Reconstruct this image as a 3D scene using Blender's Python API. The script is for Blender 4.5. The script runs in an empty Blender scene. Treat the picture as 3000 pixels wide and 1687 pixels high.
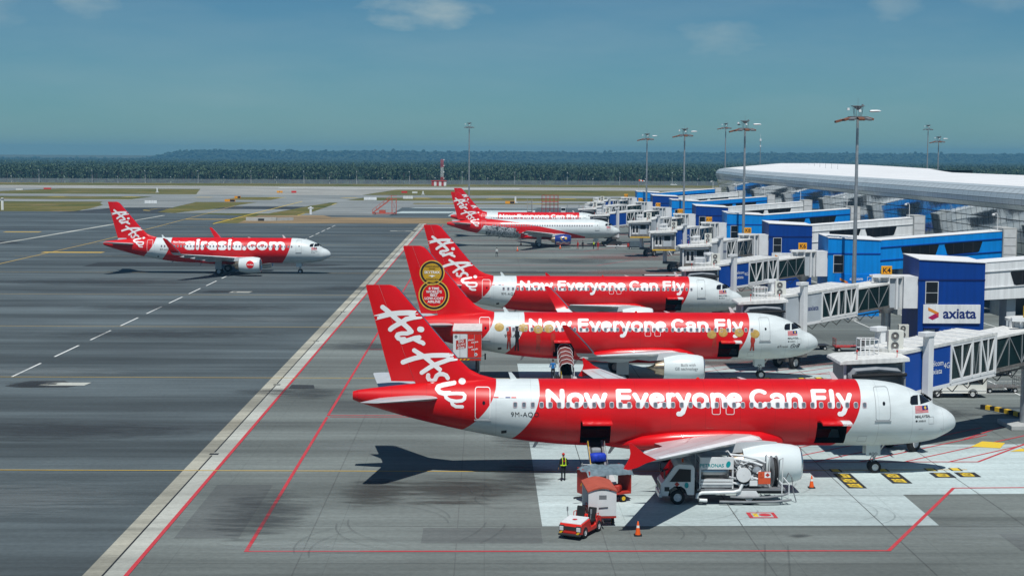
import bpy, bmesh, math, random
import numpy as np
from mathutils import Vector, Matrix

random.seed(7)
rng = np.random.default_rng(11)
R = math.radians
S = bpy.context.scene
COL = S.collection

# ------------------------------------------------------------------ camera
CAM_H = 19.641
cam_d = bpy.data.cameras.new('camera')
cam_d.sensor_width = 36.0
cam_d.lens = 54.868
cam_d.clip_start = 0.5
cam_d.clip_end = 40000
cam = bpy.data.objects.new('camera', cam_d)
COL.objects.link(cam)
_f = Vector((0.01745912, 0.99625798, -0.08464759))
_r = Vector((0.99984183, -0.01710922, 0.00485725))
_d = Vector((0.00339082, -0.08471901, -0.99639911))
cam.matrix_world = Matrix(((_r.x, -_d.x, -_f.x, 0), (_r.y, -_d.y, -_f.y, 0), (_r.z, -_d.z, -_f.z, CAM_H), (0, 0, 0, 1)))
S.camera = cam

# ------------------------------------------------------------------ sun and sky
SUN_EL, SUN_AZ = R(63), R(178)          # sun stands high behind the camera; azimuth clockwise from +Y
sd = bpy.data.lights.new('sun', 'SUN')
sd.energy = 4.4
sd.angle = R(0.53)
sd.color = (1.0, 0.99, 0.955)
sun = bpy.data.objects.new('sun', sd)
COL.objects.link(sun)
_sv = Vector((math.sin(SUN_AZ) * math.cos(SUN_EL), math.cos(SUN_AZ) * math.cos(SUN_EL), math.sin(SUN_EL)))
sun.rotation_euler = _sv.to_track_quat('Z', 'Y').to_euler()
sun.location = _sv * 200

wd = bpy.data.worlds.new('World')
S.world = wd
wd.use_nodes = True
wn, wl = wd.node_tree.nodes, wd.node_tree.links
wn.clear()
def wnode(t, **kw):
    n = wn.new(t)
    for k, v in kw.items():
        setattr(n, k, v)
    return n
sky = wnode('ShaderNodeTexSky', sky_type='NISHITA')
sky.sun_disc = False
sky.sun_elevation = SUN_EL
sky.sun_rotation = SUN_AZ
sky.altitude = 900
sky.air_density = 1.0
sky.dust_density = 0.35
sky.ozone_density = 3.0
# clouds: a few thin fair-weather puffs low in the sky, plus a faint broken veil
tc = wnode('ShaderNodeTexCoord')
nz = wnode('ShaderNodeTexNoise')
nz.inputs['Scale'].default_value = 30.0
nz.inputs['Detail'].default_value = 7.0
nz.inputs['Roughness'].default_value = 0.58
mp = wnode('ShaderNodeMapping')
mp.inputs['Scale'].default_value = (1.0, 1.0, 2.6)
wl.new(tc.outputs['Generated'], mp.inputs['Vector'])
wl.new(mp.outputs['Vector'], nz.inputs['Vector'])
def wmath(op, a, b=None, c=None, clamp=False):
    n = wnode('ShaderNodeMath', operation=op, use_clamp=clamp)
    for i, v in enumerate((a, b, c)):
        if v is None: continue
        if isinstance(v, (int, float)): n.inputs[i].default_value = v
        else: wl.new(v, n.inputs[i])
    return n.outputs[0]
sep = wnode('ShaderNodeSeparateXYZ')
wl.new(tc.outputs['Generated'], sep.inputs[0])
nzf = wmath('SUBTRACT', nz.outputs['Fac'], 0.5)
cov = None
# (azimuth x/y, elevation z, half width, half height, strength)
for (ax, ez, sx, sz, st) in ((-0.038, 0.0895, 0.042, 0.0125, 0.85), (-0.250, 0.096, 0.030, 0.016, 0.5), (-0.305, 0.094, 0.024, 0.018, 0.4),
                             (0.150, 0.074, 0.032, 0.012, 0.42), (0.262, 0.092, 0.018, 0.013, 0.42), (0.335, 0.100, 0.040, 0.014, 0.35),
                             (-0.11, 0.104, 0.05, 0.008, 0.4), (-0.62, 0.13, 0.09, 0.03, 0.4), (0.7, 0.12, 0.09, 0.03, 0.4)):
    dx = wmath('DIVIDE', wmath('SUBTRACT', wmath('DIVIDE', sep.outputs[0], wmath('MAXIMUM', sep.outputs[1], 0.01)), ax), sx)
    dz = wmath('DIVIDE', wmath('SUBTRACT', sep.outputs[2], ez), sz)
    dd = wmath('ADD', wmath('MULTIPLY', dx, dx), wmath('MULTIPLY', dz, dz))
    m = wmath('SUBTRACT', 1.0, dd)
    m = wmath('ADD', m, wmath('MULTIPLY', nzf, 3.0))
    m = wmath('MULTIPLY', wmath('MULTIPLY', m, 0.55, clamp=True), st)
    front = wmath('GREATER_THAN', sep.outputs[1], 0.05)
    m = wmath('MULTIPLY', m, front)
    cov = m if cov is None else wmath('MAXIMUM', cov, m)
nv = wnode('ShaderNodeTexNoise')
nv.inputs['Scale'].default_value = 4.0
nv.inputs['Detail'].default_value = 8.0
nv.inputs['Roughness'].default_value = 0.6
mv = wnode('ShaderNodeMapping')
mv.inputs['Scale'].default_value = (1.0, 1.0, 5.0)
wl.new(tc.outputs['Generated'], mv.inputs['Vector'])
wl.new(mv.outputs['Vector'], nv.inputs['Vector'])
veil = wmath('MULTIPLY', wmath('SUBTRACT', nv.outputs['Fac'], 0.40), 0.50, clamp=True)
cov = wmath('MAXIMUM', cov, veil)
tint = wnode('ShaderNodeMix', data_type='RGBA', blend_type='MULTIPLY')
tint.inputs[0].default_value = 1.0
tint.inputs[7].default_value = (0.44, 0.80, 0.97, 1)
wl.new(sky.outputs['Color'], tint.inputs[6])
cm = wnode('ShaderNodeMix', data_type='RGBA')
wl.new(cov, cm.inputs[0])
wl.new(tint.outputs[2], cm.inputs[6])
cm.inputs[7].default_value = (7.6, 9.2, 9.2, 1)
bg = wnode('ShaderNodeBackground')
bg.inputs['Strength'].default_value = 0.056
wl.new(cm.outputs[2], bg.inputs['Color'])
wo = wnode('ShaderNodeOutputWorld')
wl.new(bg.outputs[0], wo.inputs['Surface'])

S.view_settings.view_transform = 'Standard'
S.view_settings.look = 'None'
S.view_settings.exposure = 0.0
S.view_settings.gamma = 1.0
S.view_settings.use_curve_mapping = False
S.render.engine = 'CYCLES'
S.cycles.max_bounces = 6
S.cycles.diffuse_bounces = 2
S.cycles.glossy_bounces = 3
S.cycles.transmission_bounces = 4
S.cycles.transparent_max_bounces = 10
S.cycles.volume_bounces = 0
S.cycles.use_denoising = True
S.cycles.caustics_reflective = False
S.cycles.caustics_refractive = False

HAZE = 1.75e-4
# ------------------------------------------------------------------ materials
MATS = {}
def newmat(name):
    m = bpy.data.materials.new(name)
    m.use_nodes = True
    n = m.node_tree.nodes
    return m, n, m.node_tree.links, n['Principled BSDF']

def mat(name, col, rough=0.5, metal=0.0, coat=0.0, var=0.08, scale=1.5, bump=0.0, stretch=None, spec=0.33):
    """plain procedural material: base colour broken up by noise, optional fine relief"""
    if name in MATS: return MATS[name]
    m, n, l, b = newmat(name)
    b.inputs['Roughness'].default_value = rough
    b.inputs['Metallic'].default_value = metal
    b.inputs['Coat Weight'].default_value = coat
    b.inputs['Coat Roughness'].default_value = 0.06
    b.inputs['Specular IOR Level'].default_value = spec
    t = n.new('ShaderNodeTexCoord')
    z = n.new('ShaderNodeTexNoise')
    z.inputs['Scale'].default_value = scale
    z.inputs['Detail'].default_value = 6
    if stretch:
        mpn = n.new('ShaderNodeMapping'); mpn.inputs['Scale'].default_value = stretch
        l.new(t.outputs['Object'], mpn.inputs[0]); l.new(mpn.outputs[0], z.inputs['Vector'])
    else:
        l.new(t.outputs['Object'], z.inputs['Vector'])
    mr = n.new('ShaderNodeMapRange')
    mr.inputs['From Min'].default_value = 0.3; mr.inputs['From Max'].default_value = 0.7
    mr.inputs['To Min'].default_value = 1 - var; mr.inputs['To Max'].default_value = 1 + var
    l.new(z.outputs['Fac'], mr.inputs[0])
    mx = n.new('ShaderNodeMix'); mx.data_type = 'RGBA'; mx.blend_type = 'MULTIPLY'
    mx.inputs[0].default_value = 1.0
    mx.inputs[6].default_value = (*col, 1)
    l.new(mr.outputs[0], mx.inputs[7])
    l.new(mx.outputs[2], b.inputs['Base Color'])
    if bump:
        bp = n.new('ShaderNodeBump'); bp.inputs['Strength'].default_value = bump
        l.new(z.outputs['Fac'], bp.inputs['Height']); l.new(bp.outputs[0], b.inputs['Normal'])
    MATS[name] = m
    return m

def cladding(name, col, pitch=1.15, dirt=.12):
    """painted sheet cladding: joints every pitch metres, faint rain streaks and fading"""
    m, n, l, b = newmat(name)
    b.inputs['Roughness'].default_value = .5; b.inputs['Specular IOR Level'].default_value = .3
    t = n.new('ShaderNodeTexCoord'); sp = n.new('ShaderNodeSeparateXYZ'); l.new(t.outputs['Object'], sp.inputs[0])
    def ma(op, a, b_):
        k = n.new('ShaderNodeMath'); k.operation = op
        for i, v in enumerate((a, b_)):
            if isinstance(v, (int, float)): k.inputs[i].default_value = v
            else: l.new(v, k.inputs[i])
        return k.outputs[0]
    seam = ma('LESS_THAN', ma('FRACT', ma('DIVIDE', ma('ADD', sp.outputs[0], sp.outputs[1]), pitch), 0), .022)
    def noise(vec, sc, det=6):
        mp_ = n.new('ShaderNodeMapping'); mp_.inputs['Scale'].default_value = vec; l.new(t.outputs['Object'], mp_.inputs[0])
        z = n.new('ShaderNodeTexNoise'); z.inputs['Scale'].default_value = sc; z.inputs['Detail'].default_value = det; l.new(mp_.outputs[0], z.inputs['Vector']); return z.outputs['Fac']
    def rg(v, lo, hi, a=.35, c=.7):
        q = n.new('ShaderNodeMapRange')
        for i, x in zip((1, 2, 3, 4), (a, c, lo, hi)): q.inputs[i].default_value = x
        l.new(v, q.inputs[0]); return q.outputs[0]
    f = ma('MULTIPLY', ma('MULTIPLY', rg(noise((3, 3, .16), 1.0), 1.08, 1 - dirt), rg(noise((1, 1, 1), .35), .93, 1.07)), rg(seam, 1.0, .90, 0, 1))
    mx = n.new('ShaderNodeMix'); mx.data_type = 'RGBA'; mx.blend_type = 'MULTIPLY'; mx.inputs[0].default_value = 1; mx.inputs[6].default_value = (*col, 1)
    l.new(f, mx.inputs[7]); l.new(mx.outputs[2], b.inputs['Base Color']); return m
RED = (0.62, 0.003, 0.006)
WHT = (0.64, 0.695, 0.695)
M = dict(
    red=mat('red_paint', RED, 0.28, coat=0.12, var=0.04, scale=0.6),
    white=mat('white_paint', WHT, 0.28, coat=0.15, var=0.03, scale=0.5),
    wing=mat('wing_grey', (0.50, 0.52, 0.53), 0.34, coat=0.15, var=0.12, scale=0.7),
    wing_under=mat('wing_panel', (0.42, 0.44, 0.45), 0.38, var=0.1),
    letter=mat('white_lettering', (0.80, 0.81, 0.80), 0.30, coat=0.3, var=0.02),
    letter_black=mat('black_lettering', (0.012, 0.012, 0.014), 0.4, var=0.02),
    letter_blue=mat('navy_lettering', (0.012, 0.03, 0.16), 0.4, var=0.02),
    letter_teal=mat('teal_lettering', (0.0, 0.28, 0.30), 0.4, var=0.02),
    metal=mat('bare_metal', (0.55, 0.55, 0.55), 0.28, metal=1.0, var=0.08),
    hot_metal=mat('exhaust_metal', (0.42, 0.33, 0.24), 0.33, metal=1.0, var=0.2),
    lip=mat('inlet_metal', (0.62, 0.64, 0.66), 0.22, metal=1.0, var=0.05),
    dark=mat('dark_metal', (0.03, 0.03, 0.032), 0.5, var=0.2),
    black=mat('black_rubber', (0.014, 0.014, 0.015), 0.75, var=0.25, scale=4),
    hold=mat('shaded_hold_lining', (0.035, 0.033, 0.033), 0.7, var=0.2),  # near-black: the shade inside the open hold is put into this colour
    steel=mat('galvanised_steel', (0.40, 0.42, 0.43), 0.45, metal=0.6, var=0.15, scale=2.5),
    greysteel=mat('grey_steel', (0.22, 0.23, 0.24), 0.5, metal=0.3, var=0.15, scale=2.5),
    hub=mat('wheel_hub', (0.62, 0.63, 0.63), 0.4, var=0.1),
    window=mat('window_glass', (0.010, 0.012, 0.016), 0.06, var=0.1, spec=0.38),
    cabin_pane=mat('cabin_window_pane', (0.12, 0.15, 0.175), 0.12, var=0.15, spec=0.6),
    cabin_frame=mat('cabin_window_frame', (0.50, 0.40, 0.42), 0.4, var=0.05),
    doorline=mat('door_seam', (0.30, 0.32, 0.33), 0.5, var=0.05),
    gold=mat('gold_print', (0.62, 0.40, 0.06), 0.35, var=0.12, scale=3),
    blue_dark=cladding('dark_blue_cladding', (0.0, 0.042, 0.255)),
    blue_light=cladding('bright_blue_cladding', (0.0, 0.235, 0.68)),
    blue_panel=mat('blue_bridge_panel', (0.004, 0.060, 0.32), 0.4, var=0.06, scale=0.6),
    blue_trim_d=mat('dark_blue_trim', (0.003, 0.018, 0.13), 0.5),
    blue_trim_l=mat('bright_blue_trim', (0.002, 0.05, 0.32), 0.5),
    link_white=cladding('white_cladding', (0.76, 0.78, 0.78), 1.5, .12),
    white_trim=mat('white_trim', (0.62, 0.64, 0.65), 0.5),
    roof_white=mat('white_roof_sheet', (0.80, 0.80, 0.79), 0.5, var=0.05, scale=0.2),
    bridge_white=mat('white_steel', (0.74, 0.75, 0.75), 0.42, var=0.07, scale=0.9),
    bridge_roof=cladding('white_steel_roof', (0.70, 0.70, 0.67), 1.3, .2),
    bridge_grey=mat('light_grey_panel', (0.45, 0.49, 0.52), 0.45, var=0.08, scale=0.8),
    bellows=mat('grey_bellows', (0.24, 0.26, 0.28), 0.6, var=0.2, scale=2),
    cab_grey=mat('cab_grey_steel', (0.26, 0.27, 0.28), 0.5, var=0.12),
    dirt_metal=mat('grimy_steel', (0.16, 0.15, 0.14), 0.6, metal=0.2, var=0.3, scale=3),
    concrete=mat('pale_concrete', (0.42, 0.43, 0.42), 0.85, var=0.12, scale=1.2, bump=0.1),
    ac=mat('cream_enamel', (0.66, 0.66, 0.60), 0.4, var=0.05),
    sign_yellow=mat('sign_yellow', (0.80, 0.33, 0.01), 0.4, var=0.03),
    yellow=mat('yellow_paint', (0.72, 0.44, 0.02), 0.5, var=0.08),
    orange=mat('cone_orange', (0.80, 0.11, 0.012), 0.45, var=0.06),
    eq_red=mat('equipment_red', (0.42, 0.035, 0.022), 0.45, var=0.15, scale=2),
    eq_bright=mat('tractor_red', (0.62, 0.022, 0.012), 0.3, coat=0.3, var=0.06),
    rust_red=mat('faded_red_roof', (0.42, 0.085, 0.05), 0.6, var=0.12, scale=2.5),
    canvas=mat('grey_tarpaulin', (0.13, 0.18, 0.21), 0.6, var=0.3, scale=3, bump=0.2),
    truck_white=mat('truck_white', (0.66, 0.68, 0.68), 0.35, coat=0.3, var=0.06, scale=2),
    cream=mat('cream_van_paint', (0.72, 0.71, 0.64), 0.3, coat=0.4, var=0.03),
    skin=mat('skin', (0.28, 0.14, 0.08), 0.55, var=0.05),
    cloth_dark=mat('dark_cloth', (0.014, 0.014, 0.018), 0.85, var=0.3, scale=9),
    cloth_white=mat('white_cloth', (0.6, 0.62, 0.6), 0.85, var=0.1, scale=9),
    cloth_blue=mat('blue_cloth', (0.02, 0.16, 0.42), 0.85, var=0.2, scale=9),
    cloth_red=mat('red_cloth', (0.45, 0.02, 0.015), 0.85, var=0.2, scale=9),
    hivis=mat('hi_vis_vest', (0.62, 0.85, 0.03), 0.7, var=0.1, scale=9),
    hivis_band=mat('reflective_band', (0.75, 0.75, 0.70), 0.5, var=0.05),
    bag_blue=mat('blue_bag', (0.012, 0.045, 0.42), 0.6, var=0.25, scale=6, bump=0.3),
    grass_far=mat('grass_plain', (0.10, 0.115, 0.035), 0.95, var=0.3, scale=0.02),
    bark=mat('palm_trunk', (0.06, 0.05, 0.04), 0.9, var=0.2),
)

# ------------------------------------------------------------------ mesh helpers
class MB:
    """collects shapes and links them as ONE mesh object"""
    def __init__(s):
        s.v, s.f, s.mi = [], [], []
        s.cur = 0
    def add(s, verts, faces):
        o = len(s.v)
        s.v.extend([tuple(map(float, p)) for p in verts])
        for f in faces:
            s.f.append([i + o for i in f]); s.mi.append(s.cur)
        return s
    def box(s, lo, hi):
        (x0, y0, z0), (x1, y1, z1) = lo, hi
        return s.add([(x0, y0, z0), (x1, y0, z0), (x1, y1, z0), (x0, y1, z0), (x0, y0, z1), (x1, y0, z1), (x1, y1, z1), (x0, y1, z1)],
                     [(3, 2, 1, 0), (4, 5, 6, 7), (0, 1, 5, 4), (1, 2, 6, 5), (2, 3, 7, 6), (3, 0, 4, 7)])
    def obox(s, c, ux, uy, uz):
        """box from centre and three half-axis vectors"""
        c, ux, uy, uz = map(Vector, (c, ux, uy, uz))
        vs = [c + a * ux + b * uy + d * uz for d in (-1, 1) for (a, b) in ((-1, -1), (1, -1), (1, 1), (-1, 1))]
        return s.add(vs, [(3, 2, 1, 0), (4, 5, 6, 7), (0, 1, 5, 4), (1, 2, 6, 5), (2, 3, 7, 6), (3, 0, 4, 7)])
    def bar(s, p0, p1, w, h=None, up=(0, 0, 1)):
        p0, p1 = Vector(p0), Vector(p1)
        d = (p1 - p0); L = d.length; d.normalize()
        u = Vector(up)
        if abs(d.dot(u)) > 0.97: u = Vector((1, 0, 0))
        r = d.cross(u).normalized(); u2 = r.cross(d)
        return s.obox((p0 + p1) / 2, d * L / 2, r * w / 2, u2 * (h or w) / 2)
    def tube(s, p0, p1, r, r2=None, n=8, caps=True):
        p0, p1 = Vector(p0), Vector(p1)
        d = (p1 - p0).normalized()
        u = Vector((0, 0, 1)) if abs(d.z) < 0.9 else Vector((1, 0, 0))
        a = d.cross(u).normalized(); b = a.cross(d)
        r2 = r if r2 is None else r2
        vs = []
        for (p, rr) in ((p0, r), (p1, r2)):
            for i in range(n):
                t = 2 * math.pi * i / n
                vs.append(p + a * rr * math.cos(t) + b * rr * math.sin(t))
        fs = [(i, (i + 1) % n, n + (i + 1) % n, n + i) for i in range(n)]
        if caps: fs += [tuple(range(n - 1, -1, -1)), tuple(range(n, 2 * n))]
        return s.add(vs, fs)
    def path(s, pts, r, n=6):
        pts = [Vector(p) for p in pts]
        rings = []
        for i, p in enumerate(pts):
            d = (pts[min(i + 1, len(pts) - 1)] - pts[max(i - 1, 0)]).normalized()
            u = Vector((0, 0, 1)) if abs(d.z) < 0.9 else Vector((1, 0, 0))
            a = d.cross(u).normalized(); b = a.cross(d)
            rings.append([p + a * r * math.cos(2 * math.pi * k / n) + b * r * math.sin(2 * math.pi * k / n) for k in range(n)])
        return s.loft(rings)
    def loft(s, rings, closed=True, caps=True):
        n = len(rings[0]); vs = [p for r in rings for p in r]; fs = []
        for i in range(len(rings) - 1):
            for k in range(n if closed else n - 1):
                k2 = (k + 1) % n
                fs.append((i * n + k, i * n + k2, (i + 1) * n + k2, (i + 1) * n + k))
        if caps and closed:
            fs.append(tuple(range(n - 1, -1, -1))); fs.append(tuple((len(rings) - 1) * n + k for k in range(n)))
        return s.add(vs, fs)
    def lathe(s, prof, origin=(0, 0, 0), axis='x', n=24):
        """prof: list of (along axis, radius)"""
        o = Vector(origin); rings = []
        for (t, r) in prof:
            ring = []
            for k in range(n):
                a = 2 * math.pi * k / n; c, d = r * math.cos(a), r * math.sin(a)
                ring.append(o + (Vector((t, c, d)) if axis == 'x' else Vector((c, t, d)) if axis == 'y' else Vector((c, d, t))))
            rings.append(ring)
        return s.loft(rings, caps=False)
    def prism(s, poly, d0, d1, plane='xz'):
        """2D polygon pushed through a thickness; plane xz -> depth is y, xy -> z, yz -> x"""
        def P(p, d): return {'xz': (p[0], d, p[1]), 'xy': (p[0], p[1], d), 'yz': (d, p[0], p[1])}[plane]
        n = len(poly); vs = [P(p, d0) for p in poly] + [P(p, d1) for p in poly]
        fs = [tuple(range(n - 1, -1, -1)), tuple(range(n, 2 * n))] + [(i, (i + 1) % n, n + (i + 1) % n, n + i) for i in range(n)]
        return s.add(vs, fs)
    def mesh(s, name, mats, smooth=None, bevel=0):
        me = bpy.data.meshes.new(name)
        me.from_pydata(s.v, [], s.f)
        bm = bmesh.new(); bm.from_mesh(me)
        lay = bm.faces.ensure_lookup_table()
        for f, k in zip(bm.faces, s.mi): f.material_index = k
        bmesh.ops.recalc_face_normals(bm, faces=bm.faces)
        if bevel:
            es = [e for e in bm.edges if len(e.link_faces) == 2 and e.calc_face_angle(0) > 0.6]
            bmesh.ops.bevel(bm, geom=es, offset=bevel, segments=2, profile=0.6, affect='EDGES', clamp_overlap=True)
        bm.to_mesh(me); bm.free()
        for m_ in (mats if isinstance(mats, (list, tuple)) else [mats]): me.materials.append(m_)
        if smooth is not None:
            me.polygons.foreach_set('use_smooth', [True] * len(me.polygons))
            me.set_sharp_from_angle(angle=R(smooth))
        me.update()
        return me
    def build(s, name, mats, parent=None, smooth=None, bevel=0, loc=None, rz=None):
        return put(name, s.mesh(name, mats, smooth, bevel), parent, loc, rz)

def put(name, me, parent=None, loc=None, rz=None):
    o = bpy.data.objects.new(name, me)
    COL.objects.link(o)
    if parent: o.parent = parent
    if loc is not None: o.location = loc
    if rz is not None: o.rotation_euler = (0, 0, rz)
    return o

CACHE = {}
def cached(key, fn):
    if key not in CACHE: CACHE[key] = fn()
    return CACHE[key]

def tag(o, label=None, cat=None, group=None, kind=None):
    if label: o['label'] = label
    if cat: o['category'] = cat
    if group: o['group'] = group
    if kind: o['kind'] = kind
    return o
def thing(name, label, cat, loc=(0, 0, 0), rz=0.0, group=None):
    o = bpy.data.objects.new(name, None)
    o.empty_display_size = 0.5
    COL.objects.link(o)
    o.location = loc; o.rotation_euler = (0, 0, rz)
    return tag(o, label, cat, group)
def copy_tree(o, parent=None):
    c = o.copy(); COL.objects.link(c)
    if parent is not None: c.parent = parent
    for ch in list(o.children): copy_tree(ch, c)
    return c

def pchip(xs, ys):
    xs, ys = np.array(xs, float), np.array(ys, float)
    h = np.diff(xs); d = np.diff(ys) / h; m = np.zeros(len(xs))
    for i in range(1, len(xs) - 1):
        if d[i - 1] * d[i] > 0:
            w1, w2 = 2 * h[i] + h[i - 1], h[i] + 2 * h[i - 1]
            m[i] = (w1 + w2) / (w1 / d[i - 1] + w2 / d[i])
    m[0], m[-1] = d[0], d[-1]
    def f(x):
        x = np.clip(np.asarray(x, float), xs[0], xs[-1])
        i = np.clip(np.searchsorted(xs, x) - 1, 0, len(xs) - 2)
        t = (x - xs[i]) / h[i]
        return ((1 + 2 * t) * (1 - t) ** 2 * ys[i] + t * (1 - t) ** 2 * h[i] * m[i] + t * t * (3 - 2 * t) * ys[i + 1] + t * t * (t - 1) * h[i] * m[i + 1])
    return f

# ------------------------------------------------------------------ lettering
def stroke_mesh(strokes, cell):
    """2D mesh of round-ended strokes. strokes: list of (points, thickness). Returns verts (N,2), faces"""
    allp = np.array([p for pts, t in strokes for p in pts], float)
    tm = max(t for _, t in strokes)
    x0, y0 = allp.min(0) - tm; x1, y1 = allp.max(0) + tm
    nx, ny = int((x1 - x0) / cell) + 2, int((y1 - y0) / cell) + 2
    gx = x0 + np.arange(nx) * cell; gy = y0 + np.arange(ny) * cell
    D = np.full((ny, nx), 9e9)
    for pts, t in strokes:
        pts = np.array(pts, float)
        if len(pts) == 1: pts = np.vstack([pts, pts + 1e-6])
        for a, b in zip(pts[:-1], pts[1:]):
            lo = np.minimum(a, b) - t; hi = np.maximum(a, b) + t
            i0, i1 = max(int((lo[0] - x0) / cell), 0), min(int((hi[0] - x0) / cell) + 2, nx)
            j0, j1 = max(int((lo[1] - y0) / cell), 0), min(int((hi[1] - y0) / cell) + 2, ny)
            X, Y = np.meshgrid(gx[i0:i1], gy[j0:j1])
            ab = b - a; q = ((X - a[0]) * ab[0] + (Y - a[1]) * ab[1]) / max(ab @ ab, 1e-12)
            q = np.clip(q, 0, 1)
            d = np.hypot(X - a[0] - q * ab[0], Y - a[1] - q * ab[1]) - t / 2
            D[j0:j1, i0:i1] = np.minimum(D[j0:j1, i0:i1], d)
    D = np.clip(D, -cell * 3, cell * 3)
    vid, V, F = {}, [], []
    def vert(key, x, y):
        if key not in vid:
            vid[key] = len(V); V.append((x, y))
        return vid[key]
    ins = D < 0
    for j in range(ny - 1):
        row = ins[j, :-1].astype(int) + ins[j, 1:] + ins[j + 1, :-1] + ins[j + 1, 1:]
        i = 0
        while i < nx - 1:
            if row[i] == 0: i += 1; continue
            if row[i] == 4:
                k = i
                while k + 1 < nx - 1 and row[k + 1] == 4 and k - i < 7: k += 1
                F.append([vert((i, j), gx[i], gy[j]), vert((k + 1, j), gx[k + 1], gy[j]), vert((k + 1, j + 1), gx[k + 1], gy[j + 1]), vert((i, j + 1), gx[i], gy[j + 1])])
                i = k + 1; continue
            cs = [(i, j), (i + 1, j), (i + 1, j + 1), (i, j + 1)]
            poly = []
            for q in range(4):
                a, b = cs[q], cs[(q + 1) % 4]
                da, db = D[a[1], a[0]], D[b[1], b[0]]
                if da < 0: poly.append(vert(a, gx[a[0]], gy[a[1]]))
                if (da < 0) != (db < 0):
                    t = da / (da - db)
                    key = ('e',) + tuple(sorted((a, b)))
                    poly.append(vert(key, gx[a[0]] + t * (gx[b[0]] - gx[a[0]]), gy[a[1]] + t * (gy[b[1]] - gy[a[1]])))
            if len(poly) >= 3: F.append(poly)
            i += 1
    return np.array(V), F

def arc(cx, cy, rx, ry, a0, a1, n=14):
    return [(cx + rx * math.cos(R(a0 + (a1 - a0) * i / n)), cy + ry * math.sin(R(a0 + (a1 - a0) * i / n))) for i in range(n + 1)]

def glyph(ch, w, H, xh, t):
    """round-ended skeleton of one letter in a box of outer width w, cap height H, x-height xh, stroke t"""
    h = t / 2; L, Rr, T, X = h, w - h, H - h, xh - h
    cx, rx = w / 2, w / 2 - h; cy, ry = xh / 2, xh / 2 - h
    g = {
        'N': [[(L, h), (L, T), (Rr, h), (Rr, T)]],
        'E': [[(Rr, T), (L, T), (L, h), (Rr, h)], [(L, H * .52), (Rr * .92, H * .52)]],
        'F': [[(Rr, T), (L, T), (L, h)], [(L, H * .52), (Rr * .92, H * .52)]],
        'C': [arc(w * .54, H / 2, w * .54 - h, H / 2 - h, 48, 312, 24)],
        'o': [arc(cx, cy, rx, ry, 0, 360, 28)],
        'e': [arc(cx, cy, rx, ry, -48, -352, 26) + [(L, cy)]],
        'c': [arc(cx * 1.06, cy, rx * 1.06, ry, 45, 315, 22)],
        'w': [[(L, X), (w * .28, h), (w * .5, X * .9), (w * .72, h), (Rr, X)]],
        'v': [[(L, X), (cx, h), (Rr, X)]],
        'y': [[(L, X), (cx, h * 1.3)], [(Rr, X), (cx * .86, -xh * .22), (cx * .62, -xh * .31), (cx * .34, -xh * .31)]],
        'r': [[(L, h), (L, X)], arc(L + rx * 1.5, xh * .52, rx * 1.5, X - xh * .52, 175, 75, 8)],
        'n': [[(L, h), (L, X)], arc(cx, xh * .52, rx, X - xh * .52, 180, 0, 12) + [(Rr, h)]],
        'l': [[(cx, h), (cx, T)]],
        'a': [[(Rr, h), (Rr, xh * .58)] + arc(cx, xh * .60, rx, X - xh * .60, 0, 150, 10), arc(cx, xh * .30, rx, xh * .30 - h, 0, 360, 20)],
        'i': [[(cx, h), (cx, X)], [(cx, H - t * .35)]],
        's': [arc(cx, xh * .735, rx, xh * .265 - h * .9, 35, 250, 12) + arc(cx, xh * .265, rx, xh * .265 - h * .9, 70, -145, 12)],
        '.': [[(cx, h * 1.15)]],
        'm': [[(L, h), (L, X)], arc(w * .25 + h * .5, xh * .56, w * .25 - h * .5, X - xh * .56, 180, 0, 8) + [(cx, h)], arc(w * .75 - h * .5, xh * .56, w * .25 - h * .5, X - xh * .56, 180, 0, 8) + [(Rr, h)]],
    }[ch]
    return g

def strokes_text(items, H, xh, t, slant=0.0):
    out = []
    for ch, u0, u1 in items:
        for pts in glyph(ch, u1 - u0, H, xh, t):
            tt = t * 1.25 if (ch in '.i' and len(pts) == 1) else t
            out.append(([(u0 + x + slant * y, y) for x, y in pts], tt))
    return out

def font_mesh(txt, size, bold=0.0, spacing=1.0, align='LEFT', shear=0.0):
    """2D mesh (verts, faces) of a line of text in Blender's own font, scaled so capitals are `size` tall"""
    key = ('font', txt, round(size, 4), bold, spacing, align, shear)
    if key in CACHE: return CACHE[key]
    cu = bpy.data.curves.new('t', 'FONT')
    cu.body = txt; cu.size = size * 1.37; cu.offset = bold * size; cu.space_character = spacing
    cu.align_x = align; cu.resolution_u = 3; cu.shear = shear
    cu.fill_mode = 'FRONT'
    ob = bpy.data.objects.new('t', cu)
    me = bpy.data.meshes.new_from_object(ob)
    V = np.array([v.co[:2] for v in me.vertices]) if len(me.vertices) else np.zeros((0, 2))
    F = [list(p.vertices) for p in me.polygons]
    bpy.data.objects.remove(ob); bpy.data.curves.remove(cu); bpy.data.meshes.remove(me)
    CACHE[key] = (V, F)
    return V, F

def flat_text(txt, size, origin, ux, uy, name, m, parent, bold=0.0, align='CENTER', spacing=1.0, shear=0.0):
    V, F = font_mesh(txt, size, bold, spacing, align, shear)
    o, ux, uy = Vector(origin), Vector(ux).normalized(), Vector(uy).normalized()
    b = MB(); b.add([o + ux * x + uy * y for x, y in V], F)
    return b.build(name, m, parent)
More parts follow.
